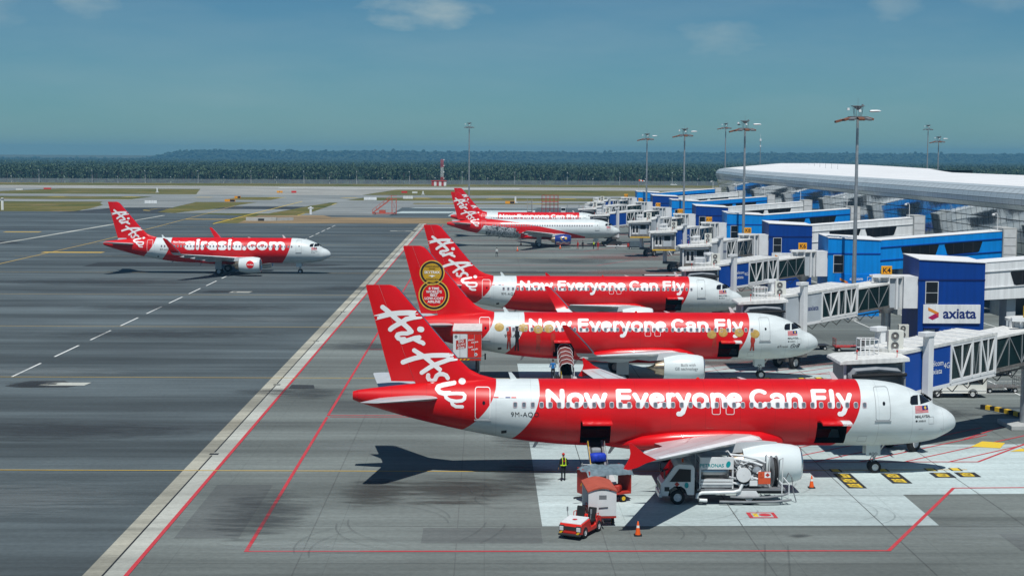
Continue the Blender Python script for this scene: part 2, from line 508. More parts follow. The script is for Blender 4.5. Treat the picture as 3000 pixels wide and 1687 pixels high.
# =================================================================== setting
def pavement(name, base, dark, streak=0.5, grain=1.0, joint=None, wet=0.0):
    """worn pavement: cross-wise rubber streaks, patches and grain, optional slab joints"""
    m, n, l, b = newmat(name)
    b.inputs['Roughness'].default_value = 0.86
    b.inputs['Specular IOR Level'].default_value = 0.35
    t = n.new('ShaderNodeTexCoord')
    def noise(scale, vec, det=6, rough=.6):
        mp_ = n.new('ShaderNodeMapping'); mp_.inputs['Scale'].default_value = vec
        l.new(t.outputs['Object'], mp_.inputs[0])
        z = n.new('ShaderNodeTexNoise'); z.inputs['Scale'].default_value = scale; z.inputs['Detail'].default_value = det; z.inputs['Roughness'].default_value = rough
        l.new(mp_.outputs[0], z.inputs['Vector']); return z.outputs['Fac']
    def rng_(v, a, b_, lo, hi):
        q = n.new('ShaderNodeMapRange'); q.interpolation_type = 'SMOOTHSTEP'
        for i, x in zip((1, 2, 3, 4), (a, b_, lo, hi)): q.inputs[i].default_value = x
        l.new(v, q.inputs[0]); return q.outputs[0]
    def mul(a, b_):
        k = n.new('ShaderNodeMath'); k.operation = 'MULTIPLY'
        l.new(a, k.inputs[0])
        if isinstance(b_, float): k.inputs[1].default_value = b_
        else: l.new(b_, k.inputs[1])
        return k.outputs[0]
    s1 = rng_(noise(1.0, (.012, .16, 1), 5, .55), .36, .66, 1 - .55 * streak, 1 + .22 * streak)      # long cross streaks
    s2 = rng_(noise(1.0, (.05, .9, 1), 6, .65), .33, .70, 1 - .28 * streak, 1 + .14 * streak)
    s3 = rng_(noise(1.0, (.035, .045, 1), 4), .35, .65, .86, 1.12)       # broad patches
    s4 = rng_(noise(3.0, (1, 1, 1), 5, .7), .3, .7, 1 - .10 * grain, 1 + .10 * grain)
    s5 = rng_(noise(1.0, (.25, 2.6, 1), 5, .7), .62, .74, 1.0, 1 - .25 * streak)                     # thin dark scuffs
    f = mul(mul(mul(s1, s2), mul(s3, s4)), s5)
    if joint:
        for ax, per in ((0, joint[0]), (1, joint[1])):
            sp = n.new('ShaderNodeSeparateXYZ'); l.new(t.outputs['Object'], sp.inputs[0])
            k = n.new('ShaderNodeMath'); k.operation = 'MULTIPLY'; k.inputs[1].default_value = 1 / per; l.new(sp.outputs[ax], k.inputs[0])
            fr = n.new('ShaderNodeMath'); fr.operation = 'FRACT'; l.new(k.outputs[0], fr.inputs[0])
            lt = n.new('ShaderNodeMath'); lt.operation = 'LESS_THAN'; lt.inputs[1].default_value = .035 / per * (1 if ax == 0 else 2.2); l.new(fr.outputs[0], lt.inputs[0])
            f = mul(f, rng_(lt.outputs[0], 0, 1, 1.0, .80))
    ramp = n.new('ShaderNodeMix'); ramp.data_type = 'RGBA'; ramp.blend_type = 'MULTIPLY'; ramp.inputs[0].default_value = 1
    ramp.inputs[6].default_value = (*base, 1); l.new(f, ramp.inputs[7])
    mx = n.new('ShaderNodeMix'); mx.data_type = 'RGBA'; mx.inputs[7].default_value = (*dark, 1)
    l.new(rng_(noise(1.0, (.02, .06, 1), 5, .6), .56, .72, 0, .55 * streak), mx.inputs[0]); l.new(ramp.outputs[2], mx.inputs[6])
    l.new(mx.outputs[2], b.inputs['Base Color'])
    bp = n.new('ShaderNodeBump'); bp.inputs['Strength'].default_value = .12; bp.inputs['Distance'].default_value = .02
    l.new(noise(14.0, (1, 1, 1), 4, .7), bp.inputs['Height']); l.new(bp.outputs[0], b.inputs['Normal'])
    return m

M['asphalt'] = pavement('taxilane_asphalt', (0.090, 0.112, 0.119), (0.050, 0.058, 0.064), 0.75)
M['stand'] = pavement('stand_concrete', (0.165, 0.186, 0.175), (0.08, 0.088, 0.088), 0.55, joint=(7.6, 7.6))
M['pad'] = pavement('pale_concrete_pad', (0.455, 0.535, 0.53), (0.30, 0.35, 0.35), 0.28, joint=(7.6, 7.6))
M['taxi'] = pavement('taxiway_concrete', (0.26, 0.275, 0.265), (0.15, 0.16, 0.16), 0.5)
M['runway'] = pavement('runway_concrete', (0.36, 0.355, 0.32), (0.24, 0.235, 0.215), 0.5)
M['strip'] = pavement('drain_concrete', (0.40, 0.39, 0.32), (0.25, 0.22, 0.16), 0.7)
M['strip2'] = pavement('drain_concrete_pale', (0.46, 0.47, 0.42), (0.30, 0.29, 0.24), 0.5)
M['darkpatch'] = pavement('fresh_asphalt', (0.040, 0.045, 0.048), (0.028, 0.030, 0.032), 0.5)
def worn_paint(name, col, wear=.5):
    m, n, l, b = newmat(name)
    b.inputs['Roughness'].default_value = .7
    t = n.new('ShaderNodeTexCoord'); z = n.new('ShaderNodeTexNoise'); z.inputs['Scale'].default_value = 2.2; z.inputs['Detail'].default_value = 8; z.inputs['Roughness'].default_value = .7
    l.new(t.outputs['Object'], z.inputs['Vector'])
    mr = n.new('ShaderNodeMapRange'); mr.inputs[1].default_value = .5; mr.inputs[2].default_value = .75; mr.inputs[3].default_value = 0; mr.inputs[4].default_value = wear
    l.new(z.outputs['Fac'], mr.inputs[0])
    mx = n.new('ShaderNodeMix'); mx.data_type = 'RGBA'; mx.inputs[6].default_value = (*col, 1); mx.inputs[7].default_value = (.15, .15, .145, 1)
    l.new(mr.outputs[0], mx.inputs[0]); l.new(mx.outputs[2], b.inputs['Base Color'])
    return m
M['p_red'] = worn_paint('red_line_paint', (0.50, 0.035, 0.045), .35)
M['p_yellow'] = worn_paint('yellow_line_paint', (0.55, 0.36, 0.06), .5)
M['p_yellow2'] = worn_paint('fresh_yellow_paint', (0.72, 0.50, 0.03), .25)
M['p_white'] = worn_paint('white_line_paint', (0.74, 0.75, 0.72), .3)
M['p_black'] = worn_paint('black_marking_paint', (0.018, 0.019, 0.022), .15)
M['slot'] = mat('slot_iron', (0.015, 0.017, 0.02), .7)
M['repair'] = pavement('repair_concrete', (0.125, 0.138, 0.134), (0.07, 0.075, 0.075), 0.5)
M['tyre'] = mat('tyre_rubber_trace', (.05, .052, .054), .8, var=.4, scale=1.5)
tn = M['tyre'].node_tree; tn.nodes['Principled BSDF'].inputs['Alpha'].default_value = .17
def grass_mat():
    m, n, l, b = newmat('dry_grass')
    b.inputs['Roughness'].default_value = .95; b.inputs['Specular IOR Level'].default_value = .1
    t = n.new('ShaderNodeTexCoord')
    def noise(sc, vec):
        mp_ = n.new('ShaderNodeMapping'); mp_.inputs['Scale'].default_value = vec; l.new(t.outputs['Object'], mp_.inputs[0])
        z = n.new('ShaderNodeTexNoise'); z.inputs['Scale'].default_value = sc; z.inputs['Detail'].default_value = 7; z.inputs['Roughness'].default_value = .65; l.new(mp_.outputs[0], z.inputs['Vector']); return z.outputs['Fac']
    r = n.new('ShaderNodeValToRGB'); e = r.color_ramp.elements
    e[0].position = .30; e[0].color = (.050, .072, .014, 1); e[1].position = .72; e[1].color = (.215, .165, .055, 1)
    q = e.new(.5); q.color = (.120, .112, .028, 1)
    l.new(noise(1.0, (.03, .05, 1)), r.inputs[0])
    r2 = n.new('ShaderNodeMapRange'); r2.inputs[1].default_value = .58; r2.inputs[2].default_value = .68; l.new(noise(1.0, (.05, .07, 1)), r2.inputs[0])
    mx = n.new('ShaderNodeMix'); mx.data_type = 'RGBA'; mx.inputs[7].default_value = (.34, .22, .13, 1)
    k = n.new('ShaderNodeMath'); k.operation = 'MULTIPLY'; k.inputs[1].default_value = .55; l.new(r2.outputs[0], k.inputs[0])
    l.new(k.outputs[0], mx.inputs[0]); l.new(r.outputs[0], mx.inputs[6]); l.new(mx.outputs[2], b.inputs['Base Color'])
    return m
M['grass'] = grass_mat()

def sheet(name, poly, z, m, parent=None, kind=None):
    b = MB(); b.add([(x, y, z) for x, y in poly], [tuple(range(len(poly)))])
    o = b.build(name, m, parent)
    if kind: tag(o, kind=kind)
    return o
def rect(x0, y0, x1, y1): return [(x0, y0), (x1, y0), (x1, y1), (x0, y1)]
def line(name, pts, w, z, m, parent, dy=None):
    """painted line of width w along pts on the ground, as one mitred strip"""
    P = [Vector((p[0], p[1])) for p in pts]; L_, R_ = [], []
    for i, p in enumerate(P):
        d0 = (P[i] - P[i - 1]).normalized() if i else (P[1] - P[0]).normalized()
        d1 = (P[i + 1] - P[i]).normalized() if i < len(P) - 1 else d0
        n0, n1 = Vector((-d0.y, d0.x)), Vector((-d1.y, d1.x)); nn = (n0 + n1).normalized()
        k = w / 2 / max(.3, nn.dot(n0))
        L_.append(p + nn * k); R_.append(p - nn * k)
    b = MB(); b.add([(p.x, p.y, z) for p in L_] + [(p.x, p.y, z) for p in R_], [(i, i + 1, len(P) + i + 1, len(P) + i) for i in range(len(P) - 1)])
    return b.build(name, m, parent)

ground = tag(sheet('ground', rect(-14000, -600, 14000, 16000), -.06, M['grass']), kind='structure')
apron = tag(sheet('apron', [(-700, -300), (170, -300), (170, 603), (21, 588), (-31, 585), (-31, 506), (-52, 506), (-52, 449), (-13, 449), (-13, 447), (-70, 446), (-78, 446), (-77, 500), (-104, 522), (-138, 531), (-700, 531)], -.02, M['asphalt']), kind='structure')
stand = tag(sheet('parking_stands', rect(-16.6, -300, 169, 447.0), 0.0, M['stand']), kind='structure')
drain = tag(sheet('drain_channel', [(-18.75, -120), (-17.82, -120), (-17.82, 447), (-18.75, 447)], .004, M['strip']), kind='structure')
sheet('pale_edge', [(-17.818, -120), (-16.80, -120), (-16.80, 447), (-17.818, 447)], .0042, M['strip2'], drain)
# slot segments and grates
y = 40.0
k = 0
while y < 440:
    ln_ = 30.0
    sheet('slot', rect(-17.86, y, -17.76, min(y + ln_, 445)), .010, M['slot'], drain)
    sheet('grate', rect(-18.05, y + ln_ + .25, -17.45, y + ln_ + .75), .010, M['slot'], drain)
    y += ln_ + 1.1
line('painted_line', [(-16.72, -120), (-16.72, 447)], .22, .012, M['p_red'], stand)
# taxiways, runway and crossings beyond the apron
tw = tag(sheet('taxiway', rect(-900, 641, 900, 673), -.03, M['taxi']), kind='structure')
tw2 = tag(sheet('far_taxiway', rect(-900, 719, 900, 762), -.03, M['taxi']), kind='structure')
rw = tag(sheet('runway', rect(-1600, 880, 1600, 962), -.03, M['runway']), kind='structure')
for i, (nm, poly) in enumerate((('crossing_taxiway', [(-138, 529), (-112, 529), (-118, 640), (-156, 640), (-146, 590)]), ('crossing_taxiway', [(-103, 520), (-72, 520), (-63.5, 640), (-93, 640)]),
                               ('crossing_taxiway', [(-60, 500), (-29, 500), (-29, 640), (-60, 640)]), ('crossing_taxiway', [(-29, 580), (300, 590), (300, 640), (-29, 626)]),
                               ('crossing_taxiway', [(-60, 671), (-92, 671), (-92, 720), (-55, 720)]), ('crossing_taxiway', [(-152, 671), (-112, 671), (-112, 720), (-152, 720)]),
                               ('crossing_taxiway', [(-60, 760), (-140, 760), (-160, 882), (-50, 882)]), ('crossing_taxiway', [(-260, 760), (-330, 760), (-420, 882), (-236, 882)]))):
    tag(sheet(nm, poly, -.026 + .0006 * i, M['taxi'] if i != 6 else M['runway']), kind='structure')
sheet('threshold_band', rect(-120, 908, 20, 918), -.022, M['p_white'], rw)
sheet('runway_edge', rect(-1600, 959, 1600, 961.5), -.022, M['p_white'], rw)
for x in range(-330, 360, 33):
    sheet('edge_marking', [(x, 709), (x + 7, 709), (x + 9, 713), (x + 2, 713)], -.018, M['p_yellow2'], tw2)
for x in range(-20, 360, 36):
    sheet('edge_marking', [(x, 634), (x + 7, 634), (x + 9, 637), (x + 2, 637)], -.018, M['p_yellow2'], tw)
# painted lines on the taxilane
for i in range(-3, 9):
    yy = 96.6 + 40.6 * i
    if yy > 440: break
    pts = [(-90, yy + .2), (-16.0, yy - .4), (3, yy - .6), (30.5, yy + .2)] if i >= 0 else [(-90, yy), (30, yy)]
    line('lead_in_line', pts, .17, .016, M['p_yellow'], stand)
yv = 96.0
while yv < 430:
    sheet('dash', rect(-41.78, yv, -41.58, yv + 9.0), -.012, M['p_white'], apron); yv += 13.75
line('taxi_line', [(-76.6, 441), (-76.5, 655)], .5, -.010, M['p_yellow2'], apron)
line('taxi_line', [(-86.1, 250), (-86.6, 346), (-88.5, 423), (-92, 520), (-96, 610)], .3, -.010, M['p_yellow'], apron)
line('taxi_line', [(-118, 268), (-108, 274), (-103, 282), (-104, 290), (-112, 296), (-122, 298)], .3, -.012, M['p_yellow'], apron)
line('taxi_line', [(-60.5, 505), (-59.8, 630)], .4, -.010, M['p_yellow2'], apron)
line('taxi_line', [(-115, 538), (-119, 546), (-117, 560), (-104, 575), (-90, 582)], .5, -.010, M['p_yellow2'], apron)
line('taxi_line', [(-107, 320), (-105, 360), (-103.5, 434), (-102.5, 500)], 1.2, -.014, M['strip2'], apron)
for (x, yy, w) in ((-88, 310, 12), (-120, 390, 9), (-62, 330, 6), (-90, 470, 14)):
    sheet('faded_marking', rect(x, yy, x + w, yy + 3.2), -.008, M['p_yellow'], apron)
for poly in ([(-130, 338), (-108, 338), (-100, 341), (-108, 352), (-130, 353)], [(-100, 560), (-64, 560), (-66, 590), (-98, 590)], [(-70, 272), (-30, 274), (-24, 279), (-40, 284), (-70, 283)],
             [(-142, 520), (-106, 515), (-108, 575), (-134, 572)]):
    sheet('dark_patch', poly, -.016, M['darkpatch'], apron)
# stand outlines: red equipment-restraint lines, repeated at each stand
for i in range(0, 9):
    y0 = 76.3 + 40.6 * i
    if y0 > 420: break
    line('stand_outline', [(-11.8, y0 + 39.9), (-11.8, y0), (3.6, y0 + .05), (20.3, y0 + .2), (28.0, y0 + 15), (36, y0 + 15.3)], .20, .018, M['p_red'], stand)
    line('stand_cross_line', [(-11.6, y0 + 39.9), (21, y0 + 39.8)], .12, .016, M['p_red'], stand)
    for q in range(7):     # hatched area around the nose and the bridge wheels
        x0 = 15.5 + 2.9 * q
        if q > 5: continue
        line('hatch_line', [(x0, y0 + 22.9), (x0 + 9.5 + (5.5 if q < 3 else 2), y0 + 22.9 + (9.5 + (5.5 if q < 3 else 2)) * .86)], .15, .020, M['p_red'], stand)
    line('hatch_edge', [(20.2, y0 + 22.9), (32, y0 + 23.0), (37.3, y0 + 29.4)], .18, .022, M['p_red'], stand)
    line('bridge_line', [(33.5, y0 + 31), (37.8, y0 + 36), (45, y0 + 33)], .16, .020, M['p_red'], stand)
    sheet('concrete_pad', [(3.1, y0 + 5.3), (24.4, y0 + 5.6), (24.5, y0 + 13.2), (32.2, y0 + 13.5), (37.2, y0 + 29.3), (24, y0 + 28.9), (3.1, y0 + 29.8)], .006, M['pad'] if i < 2 else M['stand'], stand)
    # stop-position boards painted on the ground
    if i < 2:
        for (x0, x1, ya, yb, rows) in ((21.7, 22.8, 14.9, 19.2, 3), (24.7, 25.9, 16.3, 19.3, 2), (27.8, 29.1, 18.0, 19.5, 1), (29.4, 30.7, 18.2, 19.6, 1)):
            bd = sheet('stop_marking', rect(x0, y0 + ya, x1, y0 + yb), .024, M['p_black'], stand)
            sheet('stop_bar', rect(x0 + .15, y0 + yb + .55, x0 + .62, y0 + yb + 1.35), .025, M['p_yellow2'], stand)
            sheet('stop_bar_edge', rect(x0 + .03, y0 + yb + .50, x0 + .75, y0 + yb + 1.38), .0235, M['p_black'], stand)
            for r_ in range(rows):
                yc = y0 + ya + (r_ + .5) * (yb - ya) / rows
                # tall figures, read by a pilot rolling in from the left
                V, F = font_mesh('A320' if rows == 1 else ('B737' if r_ == 0 else 'A3%d9' % (1 + r_)), .78, .05, .78, 'CENTER')
                b = MB(); b.add([(x0 + (x1 - x0) * .5 - .36 + yv_ * .92, yc + xv_ * -.56, y0 * 0 + .028) for xv_, yv_ in V], F); b.build('stop_code', M['p_yellow2'], bd)
hyd = sheet('hydrant_marking', rect(14.5, 83.5, 16.05, 84.85), .022, M['p_red'], stand)
sheet('hydrant_field', rect(14.72, 83.68, 15.85, 84.67), .026, M['pad'], hyd)
b = MB(); b.lathe([(0.030, .01), (.030, .34)], (15.45, 84.2, 0), 'z', 18); b.build('hydrant_lid', M['p_red'], hyd)
sheet('hydrant_tab', rect(14.8, 83.8, 15.05, 84.55), .030, M['p_yellow2'], hyd)
for (px, py, a_) in ((34.4, 105.6, .35), (36.2, 103.6, .35)):
    sheet('yellow_arrow', [(px - 1.2, py - 1.0), (px + .6, py - 1.6), (px + 1.6, py + .4), (px + .2, py + 1.0)] if px < 35 else [(px - .9, py - .7), (px + .5, py - .7), (px + 1.2, py + .3), (px + .2, py + .3)], .024, M['p_yellow2'], stand)
sheet('yellow_arrow', [(33.6, 142.6), (36.6, 144.8), (34.4, 145.4), (32.4, 143.4)], .024, M['p_yellow2'], stand)
# service-road lines between stands and terminal
for xx in (44.5, 52, 59.5): line('road_line', [(xx, 60), (xx, 440)], .15, .014, M['p_white'], stand)
for i in range(1, 7):
    line('road_line', [(30 + i, 126 + 2.4 * i), (62, 126 + 2.4 * i)], .12, .013, M['p_white'], stand)
# stains: oil and rubber marks that have their own soft shape
def stain_mat(name, col, op, seed):
    m, n, l, b = newmat(name)
    b.inputs['Base Color'].default_value = (*col, 1); b.inputs['Roughness'].default_value = .7
    t = n.new('ShaderNodeTexCoord'); mp_ = n.new('ShaderNodeMapping'); mp_.inputs['Location'].default_value = (-1, -1, 0); mp_.inputs['Scale'].default_value = (2, 2, 0)
    l.new(t.outputs['Generated'], mp_.inputs[0])
    ln_ = n.new('ShaderNodeVectorMath'); ln_.operation = 'LENGTH'; l.new(mp_.outputs[0], ln_.inputs[0])
    z = n.new('ShaderNodeTexNoise'); z.inputs['Scale'].default_value = 1.0; z.inputs['Detail'].default_value = 7; z.inputs['Roughness'].default_value = .65
    mp2 = n.new('ShaderNodeMapping'); mp2.inputs['Scale'].default_value = (.35, 1.6, 1); mp2.inputs['Location'].default_value = (seed, seed * 2, 0)
    l.new(t.outputs['Object'], mp2.inputs[0]); l.new(mp2.outputs[0], z.inputs['Vector'])
    s_ = n.new('ShaderNodeMath'); s_.operation = 'SUBTRACT'; s_.inputs[0].default_value = 1.0; l.new(ln_.outputs['Value'], s_.inputs[1])
    a_ = n.new('ShaderNodeMath'); a_.operation = 'MULTIPLY_ADD'; a_.inputs[1].default_value = 2.4; l.new(z.outputs['Fac'], a_.inputs[0])
    a2 = n.new('ShaderNodeMath'); a2.operation = 'SUBTRACT'; a2.inputs[1].default_value = 1.35; l.new(s_.outputs[0], a2.inputs[0]); l.new(a2.outputs[0], a_.inputs[2])
    sq = n.new('ShaderNodeMath'); sq.operation = 'MULTIPLY'; sq.use_clamp = True; l.new(a_.outputs[0], sq.inputs[0]); sq.inputs[1].default_value = 1.4
    ed = n.new('ShaderNodeMath'); ed.operation = 'MULTIPLY'; ed.use_clamp = True; ed.inputs[1].default_value = 3.0; l.new(s_.outputs[0], ed.inputs[0])
    al = n.new('ShaderNodeMath'); al.operation = 'MULTIPLY'; l.new(sq.outputs[0], al.inputs[0]); l.new(ed.outputs[0], al.inputs[1])
    al2 = n.new('ShaderNodeMath'); al2.operation = 'MULTIPLY'; al2.inputs[1].default_value = op; l.new(al.outputs[0], al2.inputs[0])
    l.new(al2.outputs[0], b.inputs['Alpha'])
    return m
ST = [stain_mat('rubber_stain', (.040, .044, .047), .50, 1.0), stain_mat('oil_stain', (.045, .040, .034), .6, 5.0), stain_mat('red_dust_stain', (.20, .10, .085), .55, 9.0), stain_mat('pale_scuff', (.30, .33, .33), .22, 13.0)]
STAINS = [(-6.5, 90, 2.6, 5.5, 1), (-1.5, 91, 5.5, 4.2, 1), (-2, 87.2, 3.5, .9, 1), (-12.2, 84.5, 3.6, 8, 0), (-14.6, 128, 4.5, 5, 0), (-38.5, 132.8, 2.6, 2.6, 0), (-39.0, 132.6, 2.4, 2.2, 0), (-38.2, 132.5, 2.2, 2.0, 0), (-39.0, 222.6, 3.0, 2.4, 0), (-12, 160, 8, 5, 0), (2.5, 95, 2.5, 6, 0), (3.5, 108, 4, 6, 0),
          (16.4, 79.4, .9, .65, 0), (-30, 110, 14, 5, 0), (-35, 170, 18, 6, 0), (-38, 200, 20, 6, 0), (-60, 240, 22, 8, 0), (-20, 230, 9, 6, 0), (-50, 300, 30, 10, 0), (-12, 300, 10, 8, 0), (-27, 88, 9, 6, 3), (-40, 140, 12, 4, 3), (-25, 185, 10, 4, 3),
          (2, 215, 16, 5, 0), (18, 222, 14, 6, 2), (24, 262, 16, 9, 2), (26, 300, 14, 8, 2), (8, 262, 14, 6, 0), (15, 290, 14, 10, 0), (28, 214, 8, 4, 2), (30, 150, 7, 6, 0), (26, 146, 9, 5, 2), (34, 118, 6, 4, 0), (22, 130, 8, 4, 0), (12, 120, 9, 4, 1),
          (-8, 104, 5, 3, 3), (-9, 76.5, 5, 2.5, 3), (28, 80, 8, 3, 3), (-20, 270, 12, 4, 0), (-18.3, 128.6, 3.4, 2.4, 0)]
for k, (x, yy, rx, ry, mi) in enumerate(STAINS):
    b = MB(); b.add([(-rx, -ry, 0), (rx, -ry, 0), (rx, ry, 0), (-rx, ry, 0)], [(0, 1, 2, 3)])
    b.build('stain', ST[mi], stand if x > -16 else apron, loc=(x, yy, .030 + .0007 * k))
for poly, z_, par in (([(-40.6, 131.6), (-39.2, 130.9), (-35.2, 130.9), (-34.6, 131.9), (-36.4, 134.9), (-39.4, 134.7)], -.009, apron), ([(-16.5, 130.4), (-14.3, 130.6), (-14.6, 132.6), (-16.5, 132.8)], .0052, stand), ([(-40.4, 223.4), (-36.6, 222.2), (-36.4, 225.2), (-39.6, 225.6)], -.009, apron)):
    sheet('dark_patch', poly, z_, M['darkpatch'], par)
# concrete inspection covers out on the taxilane
for (x, yy, w, d) in ((-37.9, 132.0, 3.9, 1.7), (-36.4, 221.5, 2.9, 2.4), (-24.6, 402, 12, 3.0)):
    c = sheet('inspection_cover', [(x, yy), (x + w, yy), (x + w + .2, yy + d), (x + .2, yy + d)], .004, M['strip2'], apron)
    sheet('cover_grate', rect(x + w * .16, yy + d * .35, x + w * .34, yy + d * .7), .009, M['slot'], apron)
for (x0, x1, y0, y1) in ((-31, -12, 527, 545), (-12, 16, 503, 560), (-28, 18, 578, 584)):
    sheet('pale_bay', [(x0, y0), (x1, y0), (x1 + 2, y1), (x0 + 2, y1)], -.010, M['pad'], apron)
# grass islands between the taxiways
M['earth'] = mat('bare_brown_earth', (.235, .165, .085), .95, var=.45, scale=.09, stretch=(.5, 1.6, 1))
def island(poly, z=-.004, m_=None):
    c = Vector((sum(p[0] for p in poly) / len(poly), sum(p[1] for p in poly) / len(poly)))
    tag(sheet('grass_island', poly, z, m_ or M['grass']), kind='structure')
island([(-110.5, 529), (-104, 521), (-97, 560), (-94.2, 622), (-100, 634), (-115.5, 634), (-113, 560)])
island([(-70.2, 528), (-59, 523), (-59.5, 610), (-63, 630), (-67, 600)])
island([(-70.5, 445.5), (-73, 505), (-64.7, 505), (-52.4, 506), (-48.4, 492), (-10.7, 486), (20, 488), (20, 447.5), (-9.8, 447.5)], -.002, M['earth'])
island([(-700, 532), (-139.5, 533), (-141, 560), (-146, 600), (-158, 638), (-700, 638)], -.002)

# tyre marks: thin dark arcs where tractors and trucks turn
g0 = np.random.default_rng(21)
for k in range(22):
    x0, y0 = (g0.uniform(-14, 22), g0.uniform(74, 93)) if k < 16 else (g0.uniform(-44, -20), g0.uniform(78, 200))
    a0, kv, L_ = (g0.uniform(0, 6.28), g0.uniform(-.35, .35), g0.uniform(3, 9)) if k < 16 else (g0.normal(0, .06), g0.normal(0, .01), g0.uniform(10, 30))
    for dd in (0, 1.15):
        pts = []; x, yy, a = x0 - math.sin(a0) * dd, y0 + math.cos(a0) * dd, a0
        for q in range(12):
            pts.append((x, yy)); x += math.cos(a) * L_ / 12; yy += math.sin(a) * L_ / 12; a += kv * L_ / 12
        line('tyre_mark', pts, .10, .062 + .0003 * k, M['tyre'], stand if x0 > -16 else apron)
# sealed joints and repairs
for k in range(9):
    yy = 74 + k * 7.6 * 1.0
    line('sealed_joint', [(-16.4, yy), (36, yy)], .03, .0135, M['repair'], stand)
for k in range(7):
    line('sealed_joint', [(-9 + 7.6 * k, 60), (-9 + 7.6 * k, 440)], .05, .0137, M['repair'], stand)
for (x0, y0, x1, y1) in ((-15.9, 79, -12.6, 92), (-3.2, 78, 3.0, 81.2), (27, 76.5, 33, 80), (-12, 118, -3, 124), (9, 210, 28, 222)):
    sheet('repair_patch', rect(x0, y0, x1, y1), .0075, M['repair'], stand)
# =================================================================== aircraft
# local frame: nose tip over the origin, +x forward, -y is the side turned to the camera, a = distance aft of the nose
_top = pchip([0, .1, .28, .74, 1.36, 1.97, 2.87, 4.08, 5.6, 7, 24, 29.5, 31.5, 33.7, 36, 37.3, 37.57],
             [3.24, 3.50, 3.72, 4.05, 4.30, 4.79, 5.29, 5.67, 5.84, 5.87, 5.87, 5.85, 5.77, 5.58, 5.33, 5.16, 5.08])
_bot = pchip([0, .1, .28, .74, 1.51, 3.05, 4.6, 6, 22.8, 24.5, 26.8, 30.2, 33.5, 36, 37.3, 37.57],
             [3.06, 2.85, 2.70, 2.44, 2.11, 1.85, 1.75, 1.73, 1.73, 1.80, 2.02, 2.58, 3.32, 4.02, 4.44, 4.56])
_hw = pchip([0, .1, .28, .74, 1.36, 1.97, 2.87, 4.08, 5.6, 7, 23.5, 26, 28, 30, 33.5, 36, 37.3, 37.57],
            [.08, .30, .50, .86, 1.20, 1.45, 1.70, 1.88, 1.96, 1.975, 1.975, 1.95, 1.85, 1.66, 1.10, .60, .34, .26])
def fus(a):
    t, b = float(_top(a)), float(_bot(a))
    return (t + b) / 2, (t - b) / 2, float(_hw(a))          # zc, half height, half width
def skin(a, z, off=0.008):
    """point on the camera-side skin at station a and height z"""
    zc, hh, hw = fus(a)
    q = max(-0.999, min(0.999, (z - zc) / hh))
    c = math.sqrt(1 - q * q)
    n = Vector((0, -c / hw, q / hh)).normalized()
    return Vector((-a, -hw * c, zc + hh * q)) + n * off
def skin_ob(a0, zv, k=0.14, off=0.009, kx=0.0):
    """skin point met by a sight line that crosses the centre plane at (a0, zv), climbs k and drifts aft kx per metre towards the viewer"""
    a, b = a0, 0.0
    for _ in range(10 if kx else 1):
        zc, hh, hw = fus(a)
        A = 1 / hw ** 2 + k * k / hh ** 2; B = 2 * k * (zv - zc) / hh ** 2; Cc = ((zv - zc) / hh) ** 2 - 1
        D = B * B - 4 * A * Cc
        if D < 0:
            if not kx: return None
            a += .12; continue
        b = (-B + math.sqrt(D)) / (2 * A)
        if kx: a = (a + a0 + kx * b) / 2
    if D < 0: b = .05
    z = zv + k * b
    zc, hh, hw = fus(a)
    n = Vector((0, -b / hw ** 2, (z - zc) / hh ** 2)).normalized()
    return Vector((-a, -b, z)) + n * off
ZC, HH, HW = 3.80, 2.07, 1.975
def wrap(u, v, a0, th0, off=0.010):
    """u metres forward of station a0, v metres of arc above angle th0 on the cylinder part"""
    th = th0 + v / 2.02
    p = Vector((-(a0 - u), -HW * math.cos(th), ZC + HH * math.sin(th)))
    n = Vector((0, -math.cos(th) / HW, math.sin(th) / HH)).normalized()
    return p + n * off

PHI = [-90, -82, -74, -66, -58, -50, -42, -34, -26, -17, -8, 0, 8, 17, 26, 34, 42, 50, 58, 66, 74, 82, 90]
HOLES = {'aft': (21.75, 23.60, -58, -8), 'fwd': (7.27, 9.12, -58, -8)}
def fuselage_mesh(holes, mt):
    st = list(np.concatenate([[0.02, .06, .12, .2, .3, .45, .6, .8, 1.0, 1.2, 1.36, 1.55, 1.75, 1.97, 2.2, 2.5, 2.87, 3.3, 3.8, 4.4, 5, 5.6, 6.3, 7.0, 7.27, 8.2, 9.12],
                              [10.5, 12, 14, 16, 18, 20, 21.75, 22.7, 23.6, 24.5], np.arange(25.2, 37.3, .6), [37.3, 37.57]]))
    ang = [R(p) for p in PHI]
    ring_a = ang + [math.pi - p for p in ang[-2:0:-1]]        # near side up, far side down
    mb = MB(); rings = []
    for a in st:
        zc, hh, hw = fus(a)
        rings.append([(-a, -hw * math.cos(t), zc + hh * math.sin(t)) for t in ring_a])
    n = len(ring_a)
    mb.add([p for r in rings for p in r], [])
    for i in range(len(st) - 1):
        am = (st[i] + st[i + 1]) / 2
        for k in range(n):
            pm = math.degrees(ang[k] + ang[k + 1]) / 2 if k < len(ang) - 1 else 999
            if any(HOLES[h][0] < am < HOLES[h][1] and HOLES[h][2] < pm < HOLES[h][3] for h in holes): continue
            mb.f.append([i * n + k, i * n + (k + 1) % n, (i + 1) * n + (k + 1) % n, (i + 1) * n + k]); mb.mi.append(0)
    mb.f.append(list(range(n))); mb.mi.append(0)
    mb.f.append([(len(st) - 1) * n + k for k in range(n)]); mb.mi.append(1)
    return mb.mesh('fuselage', [mt, M['dark']], smooth=40)

